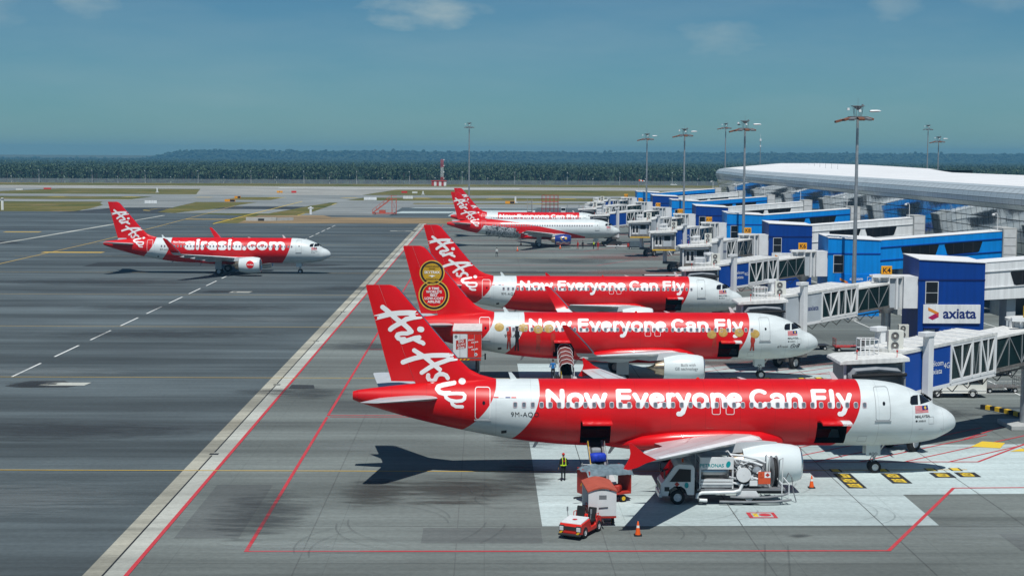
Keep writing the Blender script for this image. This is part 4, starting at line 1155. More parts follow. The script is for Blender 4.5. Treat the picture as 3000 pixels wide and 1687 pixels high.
def airliner(name, label, X, Y, hd, reg, fin='script', body='slogan', sharklets=False, neo=False, holes=(), special=False, flags=True, gear_id=None, doors_open=(), wing_near_only=False):
    T = thing(name, label, 'airliner', (X, Y, 0), hd, 'red and white airliners on the apron')
    fz = put('fuselage', cached(('fus', tuple(holes), special), lambda: fuselage_mesh(holes, LIV_S if special else LIV)), T)
    put('belly_fairing', cached('belly', belly_mesh), T)
    for h in holes:
        a0, a1, p0, p1 = HOLES[h]
        def hold():
            mb = MB(); z0, z1 = ZC + HH * math.sin(R(p0)) - .02, ZC + HH * math.sin(R(p1)) + .03
            x0, x1 = -a1 - .25, -a0 + .25
            V = [(x0, -1.0, z0), (x1, -1.0, z0), (x1, 1.5, z0), (x0, 1.5, z0), (x0, -1.88, z1), (x1, -1.88, z1), (x1, 1.5, z1), (x0, 1.5, z1)]
            mb.add(V, [(0, 1, 2, 3), (4, 5, 6, 7), (2, 3, 7, 6), (0, 3, 7, 4), (1, 2, 6, 5)])
            return mb.mesh('cargo_hold', M['hold'])
        put('cargo_hold', cached(('hold', h), hold), T)
        def cdoor():
            mb = MB(); pts = []
            L_ = 1.45
            for i in range(7):      # curved plate swung up and out about its top hinge
                t = i / 6; ang = R(22) + t * R(-34)
                if i == 0: pts = [(1.96, 3.52)]
                else: pts.append((pts[-1][0] + L_ / 6 * math.cos(ang), pts[-1][1] + L_ / 6 * math.sin(ang)))
            top = [(b, z + .05) for b, z in pts]; bot = [(b, z - .05) for b, z in reversed(pts)]
            mb.prism([(-b, z) for b, z in top + bot], -a1 + .03, -a0 - .03, 'yz')
            mb.cur = 1
            if h == 'fwd':   # white front corner of the panel carries on the nose colour
                tri = [(b, z + .056) for b, z in pts]
                mb.prism([(-b, z) for b, z in [(q[0], q[1] + .002) for q in tri] + [(q[0], q[1] - .116) for q in reversed(tri)]], -a0 - .62, -a0 - .028, 'yz')
            return mb.mesh('cargo_door', [M['red'], M['white']], smooth=35)
        put('cargo_door', cached(('cdoor', h), cdoor), T)
    # fin, rudder, stabilisers
    vf = put('vertical_fin', cached('fin', lambda: fin_mesh(False)), T)
    put('leading_edge', cached('finle', fin_edge_mesh), vf)
    put('rudder', cached('rud', lambda: fin_mesh(True)), T)
    for sd_ in (1, -1): put('horizontal_stabiliser', cached(('stab', sd_), lambda: stab_mesh(sd_)), T)
    if fin == 'script': put('airline_script', cached('logo', logo_mesh), T)
    # wings
    for sd_ in (1, -1):
        w = put('wing', cached(('wing', sd_, sharklets), lambda: wing_mesh(sd_, sharklets)), T)
        if sharklets:
            put('sharklet', cached(('shk', sd_), lambda: sharklet_mesh(sd_)), w)
            put('leading_edge', cached(('shke', sd_), lambda: sharklet_edge_mesh(sd_)), w)
        else: put('wingtip_fence', cached(('wtf', sd_), lambda: fence_mesh(sd_)), w)
        for b_, L_, r_ in ((6.9, 3.6, .34), (10.2, 3.0, .27), (13.6, 2.4, .2)):
            put('flap_fairing', cached(('ff', sd_, b_), lambda: flap_fairing_mesh(b_, sd_, L_, r_)), w)
        for fr in (.27, .66): put('walkway_line', cached(('wl', sd_, fr), lambda: wing_line_mesh(sd_, fr)), w)
        put('slat', cached(('slat', sd_), lambda: slat_mesh(sd_)), w)
    # engines
    s_ = 1.14 if neo else 1.0
    for sd_ in (1, -1):
        loc = (-10.95 + (.35 if neo else 0), -5.75 * sd_, 1.72 + (.04 if neo else 0))
        nm = M['white']
        if special: nm = mat('flag_blue_cowling', (0.010, 0.03, 0.20), 0.28, coat=0.4, var=0.05)
        e = put('engine_nacelle', cached(('nac', s_, special), lambda: nacelle_mesh(s_, nm)), T, loc)
        put('inlet_lip', cached(('lip', s_), lambda: lip_mesh(s_)), e)
        put('fan', cached(('fan', s_), lambda: fan_mesh(s_)), e)
        put('exhaust_nozzle', cached(('noz', s_), lambda: nozzle_mesh(s_)), e)
        put('pylon', cached('pyl', pylon_mesh), e)
        if sd_ == 1:
            def cowl(u, zv, off=.012):
                """point on the outer face of the cowling, u aft of the lip, zv height"""
                rr_ = float(np.interp(u, [.12, .5, 1.3, 2.2, 2.9, 3.45], [1.0, 1.10, 1.19, 1.16, 1.05, .92])) * s_ + off
                zz = max(-.99, min(.99, zv / rr_)); return Vector((-u, -rr_ * math.sqrt(1 - zz * zz), zv))
            def cowl_patch(poly, nm2, m2):
                mb = MB(); c = (sum(p[0] for p in poly) / len(poly), sum(p[1] for p in poly) / len(poly)); n = len(poly)
                vs = [cowl(*c, .014)]
                for r_ in (.34, .67, 1.0): vs += [cowl(c[0] + (p[0] - c[0]) * r_, c[1] + (p[1] - c[1]) * r_, .014) for p in poly]
                fs = [(0, 1 + i, 1 + (i + 1) % n) for i in range(n)]
                for q in (0, 1): fs += [(1 + q * n + i, 1 + (q + 1) * n + i, 1 + (q + 1) * n + (i + 1) % n, 1 + q * n + (i + 1) % n) for i in range(n)]
                mb.add(vs, fs); return mb.build(nm2, m2, e, smooth=60)
            def cowl_text(tx, size, u0, z0, m2, bold=0.0, nm2='cowling_text', shear=0.0):
                V, F = font_mesh(tx, size, bold, 1.0, 'CENTER', shear)
                mb = MB(); mb.add([cowl(u0 - x, z0 + y, .019) for x, y in V], F); mb.build(nm2, m2, e)
            if neo:
                cowl_patch([(1.55 + .62 * math.cos(t), .18 + .62 * math.sin(t)) for t in np.linspace(0, 2 * math.pi, 25)[:-1]], 'round_emblem', M['red'])
                cowl_text('AirAsia', .26, 1.55, .06, M['letter'], .02, shear=.35)
            if special:
                # flag of the country on the cowling: crescent, star, waving stripes
                mb = MB(); cres = [(1.85 + .42 * math.cos(t), .34 + .42 * math.sin(t)) for t in np.linspace(R(50), R(310), 18)]
                cres = [(2 * 1.85 - p[0], p[1]) for p in cres]
                inn = [(1.75 - .33 * math.cos(t), .34 + .34 * math.sin(t)) for t in np.linspace(R(300), R(60), 18)]
                n = len(cres); P = [cowl(*p, .014) for p in cres] + [cowl(*p, .014) for p in reversed(inn)]
                mb.add(P, [(i, i + 1, n + i + 1, n + i) for i in range(n - 1)]); mb.build('crescent', M['gold'], e)
                cowl_patch([(1.15 + (.36 if k % 2 else .17) * math.cos(math.pi * k / 14), .36 + (.36 if k % 2 else .17) * math.sin(math.pi * k / 14)) for k in range(28)], 'star', M['gold'])
                for q, (mm, z0) in enumerate(((M['letter'], -.42), (M['red'], -.56), (M['letter'], -.70), (M['red'], -.84))):
                    us = np.linspace(.35, 3.2, 24); mb = MB()
                    P = [cowl(u, z0 + .07 * math.sin(u * 5), .013) for u in us] + [cowl(u, z0 - .12 + .07 * math.sin(u * 5), .013) for u in us]
                    mb.add(P, [(i, i + 1, 25 + i, 24 + i) for i in range(23)]); mb.build('flag_stripe', mm, e)
            if fin == 'award':
                cowl_text('Built with', .24, 1.45, .30, M['greysteel']); cowl_text('GE technology', .24, 1.60, -.02, M['greysteel'])
    # landing gear
    def leg(x, y, ztop, r, w, tr, twin):
        def lm():
            mb = MB(); mb.tube((0, 0, tr * .9), (0, 0, ztop * .55), .07 * (1.5 if tr > .5 else 1.1), n=10); mb.tube((0, 0, ztop * .5), (0, 0, ztop), .11 * (1.5 if tr > .5 else 1.1), n=10)
            mb.tube((0, -twin - .02, tr), (0, twin + .02, tr), .06, n=8)
            mb.tube((.05, 0, ztop * .5), (.55 if tr > .5 else .75, 0, ztop), .05, n=6)
            mb.tube((-.06, 0, tr * 1.15), (-.22, 0, ztop * .45), .03, n=6); mb.tube((-.22, 0, ztop * .45), (-.06, 0, ztop * .6), .03, n=6)
            return mb.mesh('landing_gear_leg', M['hub'], smooth=40)
        L_ = put('landing_gear_leg', cached(('leg', tr), lm), T, (x, y, 0))
        for q in (-1, 1): wheel(L_, (0, q * twin, tr), tr, w)
        return L_
    ng = leg(-5.07, 0, 1.95, .07, .23, .385, .25)
    def ngd():
        mb = MB()
        for q in (-1, 1): mb.box((-.62, q * .42 - .02, 1.12), (.28, q * .42 + .02, 1.86))
        return mb.mesh('gear_door', M['white'], bevel=.01)
    put('gear_door', cached('ngd', ngd), ng)
    if gear_id: flat_text(gear_id, .17, (-.17, -.445, 1.18), (1, 0, 0), (0, 0, 1), 'gear_door_code', M['letter_black'], ng, .02)
    for sd_ in (1, -1):
        mg = leg(-17.71, -3.8 * sd_, 2.5, .1, .42, .585, .46)
        def mgd():
            mb = MB(); mb.box((-.55, -.78, .95), (.5, -.72, 2.35)); return mb.mesh('gear_door', M['wing'], bevel=.02)
        if sd_ == 1: put('gear_door', cached('mgd', mgd), mg)
    # cabin windows
    ph = math.asin((4.53 - ZC) / HH)
    for k in range(41):
        a = 6.21 + .5345 * k
        if 14.15 < a < 15.6 and abs(a - 14.47) > .3 and abs(a - 15.32) > .3: continue
        zc, hh, hw = fus(a)
        q = (4.53 - zc) / hh; c = math.sqrt(1 - q * q)
        o = put('cabin_window', window_mesh(), T, (-a, -hw * c - .006, 4.535 + .004))
        o.rotation_euler = (math.atan2(q / hh, c / hw) * -1.0, 0, 0)
    # doors and exits
    for nm, rect, onred in (('passenger_door', (4.62, 5.52, 3.62, 5.55), False), ('passenger_door', (29.12, 30.02, 3.62, 5.50), True)):
        mb = MB(); outline(mb, rect, .045 if onred else .032, .14, .012)
        d = mb.build(nm, M['letter'] if onred and not special else M['doorline'], T)
        patch([((rect[0] + rect[1]) / 2 - .07 + .09 * math.cos(t), 4.62 + .12 * math.sin(t)) for t in np.linspace(0, 2 * math.pi, 9)[:-1]], 'door_window', M['window'], d, sub=2, off=.013)
        mb = MB(); q0, q1 = skin(rect[0] - .06, rect[2] - .06, .02), skin(rect[1] + .06, rect[2] - .06, .02); mb.bar(q0, q1, .05, .07)
        mb.build('door_sill', M['doorline'], d)
    if not special:
        for a0 in (14.23, 15.08):
            mb = MB(); outline(mb, (a0, a0 + .5, 3.98, 4.98), .03, .10, .013); mb.build('overwing_exit', M['letter'], T)
    # cockpit glazing
    for k, poly in enumerate(COCKPIT):
        patch(poly, 'cockpit_window', M['window'], T, k=.166, off=.02, sub=5, kx=.2926)
        c = (sum(p[0] for p in poly) / len(poly), sum(p[1] for p in poly) / len(poly))
    for poly in COCKPIT[2:]:      # second windscreen pane, on the far side
        mb = MB(); P = [skin_ob(a, z, .166, .02, .2926) for a, z in poly]; mb.add([(p.x, -p.y, p.z) for p in P], [tuple(range(len(P)))]); mb.build('cockpit_window', M['window'], T)
    # aerials, beacon, drain masts, pitot probes
    for (a, h_, dx) in ((7.4, .48, .28), (13.0, .12, .5), (27.4, .42, .22)):
        mb = MB(); zt = float(_top(a)); mb.prism([(-a, zt - .05), (-a - .42, zt - .05), (-a - .42 - dx * .7, zt + h_), (-a - .22 - dx * .7, zt + h_)], -.025, .025, 'xz'); mb.build('blade_aerial', M['white'], T)
    mb = MB(); mb.lathe([(5.84, .12), (5.93, .11), (5.99, .01)], (-16.2, 0, 0), 'z', 10); mb.build('beacon', M['eq_bright'], T, smooth=40)
    for a, q in ((2.75, 3.0), (1.25, 2.95)):
        mb = MB(); p = skin(a, q, .0); mb.bar(p, p + Vector((.22, -.1, 0)), .04); mb.build('probe', M['steel'], T)
    for (a, z) in ((26.0, 2.0), (21.3, 1.62)):
        mb = MB(); mb.prism([(-a, z), (-a - .28, z), (-a - .46, z - .42), (-a - .30, z - .42)], -.02, .02, 'xz'); mb.build('drain_mast', M['wing'], T)
    mb = MB(); outline(mb, (1.78, 2.12, 3.32, 3.74), .018, .04, .011); mb.build('service_panel', M['doorline'], T)
    mb = MB(); outline(mb, (5.95, 6.5, 2.18, 2.58), .018, .04, .011); mb.build('service_panel', M['doorline'], T)
    patch([(28.1, 2.72), (28.42, 2.66), (28.42, 2.86), (28.1, 2.92)], 'outflow_valve', M['dark'], T, sub=2)
    # lettering
    if body == 'slogan': put('slogan_lettering', cached('slogan', slogan_mesh), T)
    if body == 'web':
        put('web_address_lettering', cached('web', web_mesh), T)
        skin_text('Now Everyone Can Fly', .28, 25.75, 5.06, 'slogan_lettering', M['letter'], T, bold=.05)
    skin_text(reg, .30, 27.86, 3.82, 'registration', M['letter_black'], T, spacing=1.12)
    # national flag by the cockpit
    fl = []
    a0, a1, z0, z1 = 3.02, 2.12, 3.98, 4.42
    for k in range(14):
        zz0, zz1 = z1 - (k + 1) * (z1 - z0) / 14, z1 - k * (z1 - z0) / 14
        if k % 2: continue
        e1 = a1 + .42 if k < 8 else a1
        patch([(a0, zz0), (e1, zz0), (e1, zz1), (a0, zz1)], 'flag_stripe', M['red'], T, sub=2, off=.010)
    patch([(a1 + .42, 4.17), (a1, 4.17), (a1, z1), (a1 + .42, z1)], 'flag_canton', M['letter_blue'], T, sub=2, off=.011)
    patch([(2.32 + .085 * math.cos(t), 4.295 + .09 * math.sin(t)) for t in np.linspace(0, 2 * math.pi, 11)[:-1]], 'flag_moon', M['gold'], T, sub=2, off=.014)
    skin_text('MALAYSIA', .17, 3.04, 3.72, 'country_name', M['letter_black'], T, bold=.015, spacing=.92)
    skin_text('AIRBUS', .11, 2.82, 3.47, 'maker_name', M['letter_black'], T, bold=.01)
    patch([(2.94 + .07 * math.cos(t), 3.525 + .06 * math.sin(t)) for t in np.linspace(0, 2 * math.pi, 9)[:-1]], 'maker_emblem', M['letter_black'], T, sub=1)
    if flags and not special:
        a = 28.9
        for col_, w in (('red', .3), ('letter', .3), ('letter_blue', .3), ('red', .3)):
            patch([(a, 4.92), (a - w, 4.92), (a - w, 4.99), (a, 4.99)], 'small_flag', M[col_], T, sub=2); a -= w + .06
    return T
# =================================================================== terminal pier
PITCH = 40.5
M['silver'] = mat('silver_cladding', (0.60, 0.66, 0.67), 0.36, metal=0.30, var=0.10, scale=0.5)
def facade_glass():
    m, n, l, b = newmat('reflective_facade_glass')
    b.inputs['Metallic'].default_value = 0.7; b.inputs['Roughness'].default_value = 0.08
    t = n.new('ShaderNodeObjectInfo'); r = n.new('ShaderNodeValToRGB'); e = r.color_ramp.elements
    e[0].color = (.52, .60, .64, 1); e[1].color = (.70, .75, .75, 1); l.new(t.outputs['Random'], r.inputs[0]); l.new(r.outputs[0], b.inputs['Base Color'])
    c = n.new('ShaderNodeTexCoord'); z = n.new('ShaderNodeTexNoise'); z.inputs['Scale'].default_value = .6; l.new(c.outputs['Object'], z.inputs['Vector'])
    bp = n.new('ShaderNodeBump'); bp.inputs['Strength'].default_value = .04; bp.inputs['Distance'].default_value = .3; l.new(z.outputs['Fac'], bp.inputs['Height']); l.new(bp.outputs[0], b.inputs['Normal'])
    return m
M['facade'] = facade_glass()
term = thing('terminal_pier', 'long terminal pier with white roof, curved silver eave and mirrored glass wall', 'terminal building', (66.6, 110, 0))
PROF = [(-1.2, 0), (-.95, 4.6), (-.80, 6.2), (-.66, 7.6), (-.50, 9.0), (-.36, 10.4), (-.2, 11.8), (0, 13.1), (.42, 13.75), (.52, 14.45), (.25, 15.15), (-.6, 15.75), (-2.0, 16.0)]
def plan(s):
    """walk along the eave: s metres from the near end; returns point and outward normal (local to the terminal root)"""
    L1, r_ = 337.0, 11.0
    if s < L1: return (0.0, s), (-1.0, 0.0)
    a = min((s - L1) / r_, math.pi / 2)
    if s - L1 < r_ * math.pi / 2: return (r_ - r_ * math.cos(a), L1 + r_ * math.sin(a)), (-math.cos(a), math.sin(a))
    return (r_ + (s - L1 - r_ * math.pi / 2), L1 + r_), (0.0, 1.0)
def zlift(s): return 0.3 * math.exp(-((s - 330) / 30.0) ** 2)
def tp(s, k, off=0.0):
    (x, yy), (nx, ny) = plan(s); o, z = PROF[k]
    # outward normal of the profile
    o0, z0 = PROF[max(k - 1, 0)]; o1, z1 = PROF[min(k + 1, len(PROF) - 1)]
    d = Vector((o1 - o0, z1 - z0)).normalized(); nn = Vector((d.y, -d.x))
    o2, z2 = o + nn.x * off, z + nn.y * off
    return Vector((x + nx * o2, yy + ny * o2, z2 + (zlift(s) if k > 7 else 0)))
ss = list(np.arange(0, 337, 6.0)) + list(np.linspace(337, 337 + 11 * math.pi / 2, 9)) + [360, 380, 400, 420]
b = MB(); b.loft([[tp(s, k, -.07) for k in range(len(PROF))] for s in ss], closed=False)
b.build('wall', mat('facade_backing', (.05, .06, .065), .5), term, smooth=40)
b = MB(); rr = []
for s in ss[:-4]:
    e = tp(s, len(PROF) - 1, -.02); row = []
    (x, yy), (nx, ny) = plan(s)
    for q, dz in ((0, 0), (3, .10), (8, .28), (16, .50), (27, .55), (40, .15), (55, -.7)):
        hump = 0.95 * math.exp(-((yy - 334) / 27.0) ** 2) * min(1, q / 16)
        row.append((e.x + q if s < 337 else e.x + q * (1 if nx < -.02 else 1), yy + ny * 0 if s < 337 else e.y, e.z + dz + hump))
    rr.append(row)
b.loft(rr, closed=False)
roof = b.build('roof', M['roof_white'], term, smooth=40)
for q in range(9):
    b = MB(); b.tube((22, 282 + 7 * q, 16.4), (22, 282 + 7 * q, 17.75 + .25 * math.sin(math.pi * q / 8)), .04, n=6); b.build('roof_safety_post', M['steel'], roof)
# cladding pieces: 2.4 m wide, each with its own gap; the near 300 are parts, the far rest one piece of stuff
col_w = 2.4
def pane_shape(mb, s0, s1, k):
    g = .055 if k < 7 else .03
    P = [tp(s0 + g, k, 0), tp(s1 - g, k, 0), tp(s1 - g, k + 1, 0), tp(s0 + g, k + 1, 0)]
    d = (P[3] - P[0]).normalized(); P = [P[0] + d * g, P[1] + d * g, P[2] - d * g, P[3] - d * g]
    mb.add(P, [(0, 1, 2, 3)])
cols = [i * col_w for i in range(0, 146)]
PC = {}
n_ind = 0
far_g, far_s = MB(), MB()
for ci, s0 in enumerate(cols):
    for k in range(1, 12):
        glass = k < 7
        ind = 76 <= s0 < 76 + 2.4 * 30 and 2 <= k <= 11 and n_ind < 300
        if ind:
            n_ind += 1
            if k not in PC:
                mb = MB(); pane_shape(mb, 76.8, 79.2, k)
                mb.v = [(v[0], v[1] - 76.8, v[2]) for v in mb.v]
                PC[k] = mb.mesh('facade_pane' if glass else 'eave_panel', M['facade'] if glass else M['silver'])
            o = put('facade_pane' if glass else 'eave_panel', PC[k], term, (0, s0, 0))
        else: pane_shape(far_g if glass else far_s, s0, s0 + col_w, k)
s = 350.4
while s < 400:
    for k in range(1, 12): pane_shape(far_g if k < 7 else far_s, s, s + 2.2, k)
    s += 2.2
tag(far_g.build('facade_panes', M['facade'], term), kind='stuff')
tag(far_s.build('eave_panels', M['silver'], term), kind='stuff')
b = MB(); b.box((1.4, 0, 0), (55, 347, 5.0)); b.build('ground_floor', M['greysteel'], term)

# =================================================================== gate houses and links to the terminal
GATES = ['K2', 'K4', 'K6', 'K8', 'K10', 'K12', 'K14', 'K16', 'K18']
def emblem(parent, x, y, z, s_, nrm=-1):
    """two folded ribbons, orange over crimson, on a wall facing -y"""
    for poly, c, nm in (([(0, 1.0), (1, .50), (.64, .40), (0, .70)], (.75, .26, .03), 'emblem_fold'), ([(1, .50), (1, .08), (.64, .40)], (.62, .05, .05), 'emblem_fold'), ([(.64, .40), (1, .08), (.42, -.20), (0, .04)], (.42, .012, .10), 'emblem_fold')):
        b = MB(); b.add([(x + px * s_, y, z + pz * s_) for px, pz in poly], [tuple(range(len(poly)))]); b.build(nm, mat('emblem_%d' % int(c[0] * 100), c, .4, var=.02), parent)
def gatehouse(i):
    y0 = 110.8 + PITCH * i; dark = i % 2 == 1
    wall, trim = (M['blue_dark'], M['blue_trim_d']) if dark else (M['blue_light'], M['blue_trim_l'])
    shade = 'dark blue' if dark else 'bright blue'
    T = thing('gate_house', '%s gate house tower at the jet bridge signed %s' % (shade, GATES[i]), 'gate house', (42.4, y0, 0), 0, 'gate houses along the pier')
    b = MB(); W_, D_ = 6.5, 5.9
    b.add([(0, 0, 0), (W_, 0, 0), (W_, D_, 0), (0, D_, 0), (0, 0, 9.66), (W_, 0, 9.36), (W_, D_, 9.50), (0, D_, 9.84)], [(0, 1, 5, 4), (1, 2, 6, 5), (2, 3, 7, 6), (3, 0, 4, 7), (4, 5, 6, 7)])
    b.build('wall', wall, T)
    b = MB(); e = .06
    b.add([(-e, -e, 9.70), (W_ + .1, -e, 9.40), (W_ + .1, D_ + e, 9.54), (-e, D_ + e, 9.88), (-e, -e, 9.76), (W_ + .1, -e, 9.46), (W_ + .1, D_ + e, 9.60), (-e, D_ + e, 9.94)],
          [(3, 2, 1, 0), (4, 5, 6, 7), (0, 1, 5, 4), (1, 2, 6, 5), (2, 3, 7, 6), (3, 0, 4, 7)])
    b.build('roof', M['roof_white'], T)
    b = MB(); b.bar((-e, -e - .02, 9.70), (W_ + .1, -e - .02, 9.40), .03, .06); b.build('roof_edge', M['white_trim'], T)
    b = MB(); b.box((-.04, -.05, 7.64), (W_ + .02, 0.0, 7.80)); b.box((-.05, -.02, 7.642), (0, D_, 7.798)); b.build('fascia_band', trim, T)
    w = MB(); w.box((.66, -.06, 5.36), (1.94, .0, 7.56)); wf = w.build('window', M['white_trim'], T)
    for (za, zb) in ((5.42, 6.43), (6.50, 7.50)):
        w = MB(); w.box((.73, -.075, za), (1.87, -.058, zb)); w.build('pane', M['window'], wf)
    b = MB(); b.box((.55, -.35, 2.95), (2.1, 0, 3.08)); b.build('door_canopy', trim, T)
    b = MB(); b.box((.62, -.04, .0), (1.7, 0, 2.86)); b.build('door', M['bridge_grey'], T)
    b = MB(); b.box((2.55, -.35, 2.2), (3.3, 0, 2.8)); b.build('wall_unit', M['ac'], T)
    if i in (1, 3, 5):
        sg = MB(); sg.box((.48, -.16, 3.46), (6.1, 0, 5.30)); so = sg.build('sign_board', M['link_white'], T, bevel=.02)
        emblem(so, .95, -.17, 4.0, 1.05); flat_text('axiata', 1.02, (4.05, -.172, 3.98), (1, 0, 0), (0, 0, 1), 'sign_text', M['letter_blue'], so, .035)
    else:
        sg = MB(); sg.box((.9, -.12, 3.3), (6.2, 0, 5.2)); so = sg.build('sign_board', mat('blue_sign_board', (0.0, .19, .66), .4), T, bevel=.02)
        emblem(so, 1.5, -.13, 3.75, 1.0); flat_text('celcom', .42, (3.55, -.132, 4.45), (1, 0, 0), (0, 0, 1), 'sign_text', M['letter'], so, .02); flat_text('axiata', .42, (3.55, -.132, 3.75), (1, 0, 0), (0, 0, 1), 'sign_text', M['letter'], so, .02)
        fr = MB()
        for (x0, z0, x1, z1) in ((4.9, 3.8, 6.0, 3.84), (4.9, 4.86, 6.0, 4.9), (4.9, 3.84, 4.94, 4.86), (5.96, 3.84, 6.0, 4.86)): fr.box((x0, -.135, z0), (x1, -.12, z1))
        fr.build('sign_frame', M['letter'], so); flat_text('4G', .55, (5.45, -.136, 4.07), (1, 0, 0), (0, 0, 1), 'sign_text', M['letter'], so, .01)
    return T
def link(i):
    y0 = 110.8 + PITCH * i; dark = i % 2 == 1
    wall = M['link_white'] if dark else M['blue_light']; trim = M['white_trim'] if dark else M['blue_trim_l']
    T = thing('gate_link', '%s elevated link corridor behind the gate house at %s' % ('white' if dark else 'bright blue', GATES[i]), 'link corridor', (48.95, y0 + .6, 0), 0, 'elevated links to the terminal')
    L_, D_ = 15.2, 3.6
    zt = lambda x: 9.36 + x * .0775 ; zb = lambda x: 5.70 + x * .055
    def slab(x0, x1, za0, za1, zb0, zb1, ya, yb, nm, m, par=T):
        b = MB(); b.add([(x0, ya, za0), (x1, ya, za1), (x1, yb, za1), (x0, yb, za0), (x0, ya, zb0), (x1, ya, zb1), (x1, yb, zb1), (x0, yb, zb0)], [(3, 2, 1, 0), (4, 5, 6, 7), (0, 1, 5, 4), (1, 2, 6, 5), (2, 3, 7, 6), (3, 0, 4, 7)])
        return b.build(nm, m, par)
    slab(0, L_, zb(0), zb(L_), zt(0), zt(L_), 0, D_, 'wall', wall)
    slab(0, L_, zt(0) + .0, zt(L_) + .0, zt(0) + .06, zt(L_) + .06, -.05, D_ + .1, 'roof', M['roof_white'])
    for dz in (-.95, -2.55): slab(.02, L_ - .02, zt(0) + dz, zt(L_) + dz, zt(0) + dz + .10, zt(L_) + dz + .10, -.09, 0, 'wall_ledge', trim)
    for (x0, x1) in ((2.6, 7.4), (8.0, 12.8)):
        b = MB(); za, zc = zt(x0) - 1.02, zt(x1) - 1.02; h_ = 1.36
        poly = [(x0 + .05, za - .12), (x0 + .16, za), (x1 - .16, zc), (x1 - .05, zc - .12), (x1 - .42, zc - h_ + .1), (x1 - .62, zc - h_), (x0 + .62, za - h_), (x0 + .42, za - h_ + .1)]
        b.prism(poly, -.045, 0, 'xz'); wo_ = b.build('window', M['window'], T)
        for q in range(1, 4):
            xx = x0 + (x1 - x0) * q / 4; b = MB(); zz = zt(xx) - 1.05; b.box((xx - .025, -.06, zz - h_ + .07), (xx + .025, -.046, zz - .02)); b.build('mullion', M['dark'], wo_)
    for xx in (2.6, 11.0):
        b = MB(); b.box((xx, .7, 0), (xx + .9, 2.9, 5.9)); b.build('pillar', M['bridge_grey'] if dark else M['concrete'], T, bevel=.04)
    b = MB(); b.box((L_, -.35, 0), (L_ + 1.75, D_ + .3, 10.95)); p = b.build('end_pier', M['concrete'], T)
    for q in range(6):
        b = MB(); b.box((L_ + .12, -.40, 4.6 + q * 1.04), (L_ + 1.63, -.351, 5.56 + q * 1.04)); b.build('panel', M['white_trim'], p)
    b = MB(); b.path([(L_ - .5, .3, 10.4), (L_ - .5, .3, 12.4), (L_ - .62, .3, 12.75), (L_ - .95, .3, 12.75)], .05, 6); lp = b.build('lamp_post', M['bridge_white'], T)
    b = MB(); b.lathe([(12.45, .02), (12.50, .2), (12.66, .2), (12.74, .04)], (L_ - 1.05, .3, 0), 'z', 12); b.build('lamp_head', M['bridge_white'], lp, smooth=40)
    return T
for i in range(1, 9):
    gatehouse(i); link(i)

# =================================================================== jet bridges
M['bridge_glass'] = mat('dark_green_glass', (0.010, 0.026, 0.028), 0.08, var=0.2, scale=.5, spec=.45)
def ac_unit(parent, x, y, z, nrm=(0, -1), s_=1.0):
    b = MB(); b.box((x - .5 * s_, y, z), (x + .5 * s_, y + .42 * s_, z + 1.36 * s_)); o = b.build('air_conditioner', M['ac'], parent, bevel=.02)
    for zz in (.36, 1.0):
        b = MB(); b.lathe([(-.02, .27 * s_), (-.05, .27 * s_), (-.05, .24 * s_), (.0, .24 * s_)], (x - .08 * s_, y, z + zz * s_), 'y', 18); b.build('fan_ring', M['steel'], o, smooth=40)
        b = MB(); b.lathe([(-.012, .005), (-.012, .235 * s_)], (x - .08 * s_, y, z + zz * s_), 'y', 18)
        b.build('fan_grille', M['dirt_metal'], o)
        b = MB(); b.lathe([(-.05, .005), (-.05, .07 * s_), (-.02, .08 * s_)], (x - .08 * s_, y, z + zz * s_), 'y', 10); b.build('fan_hub', M['ac'], o)
    return o
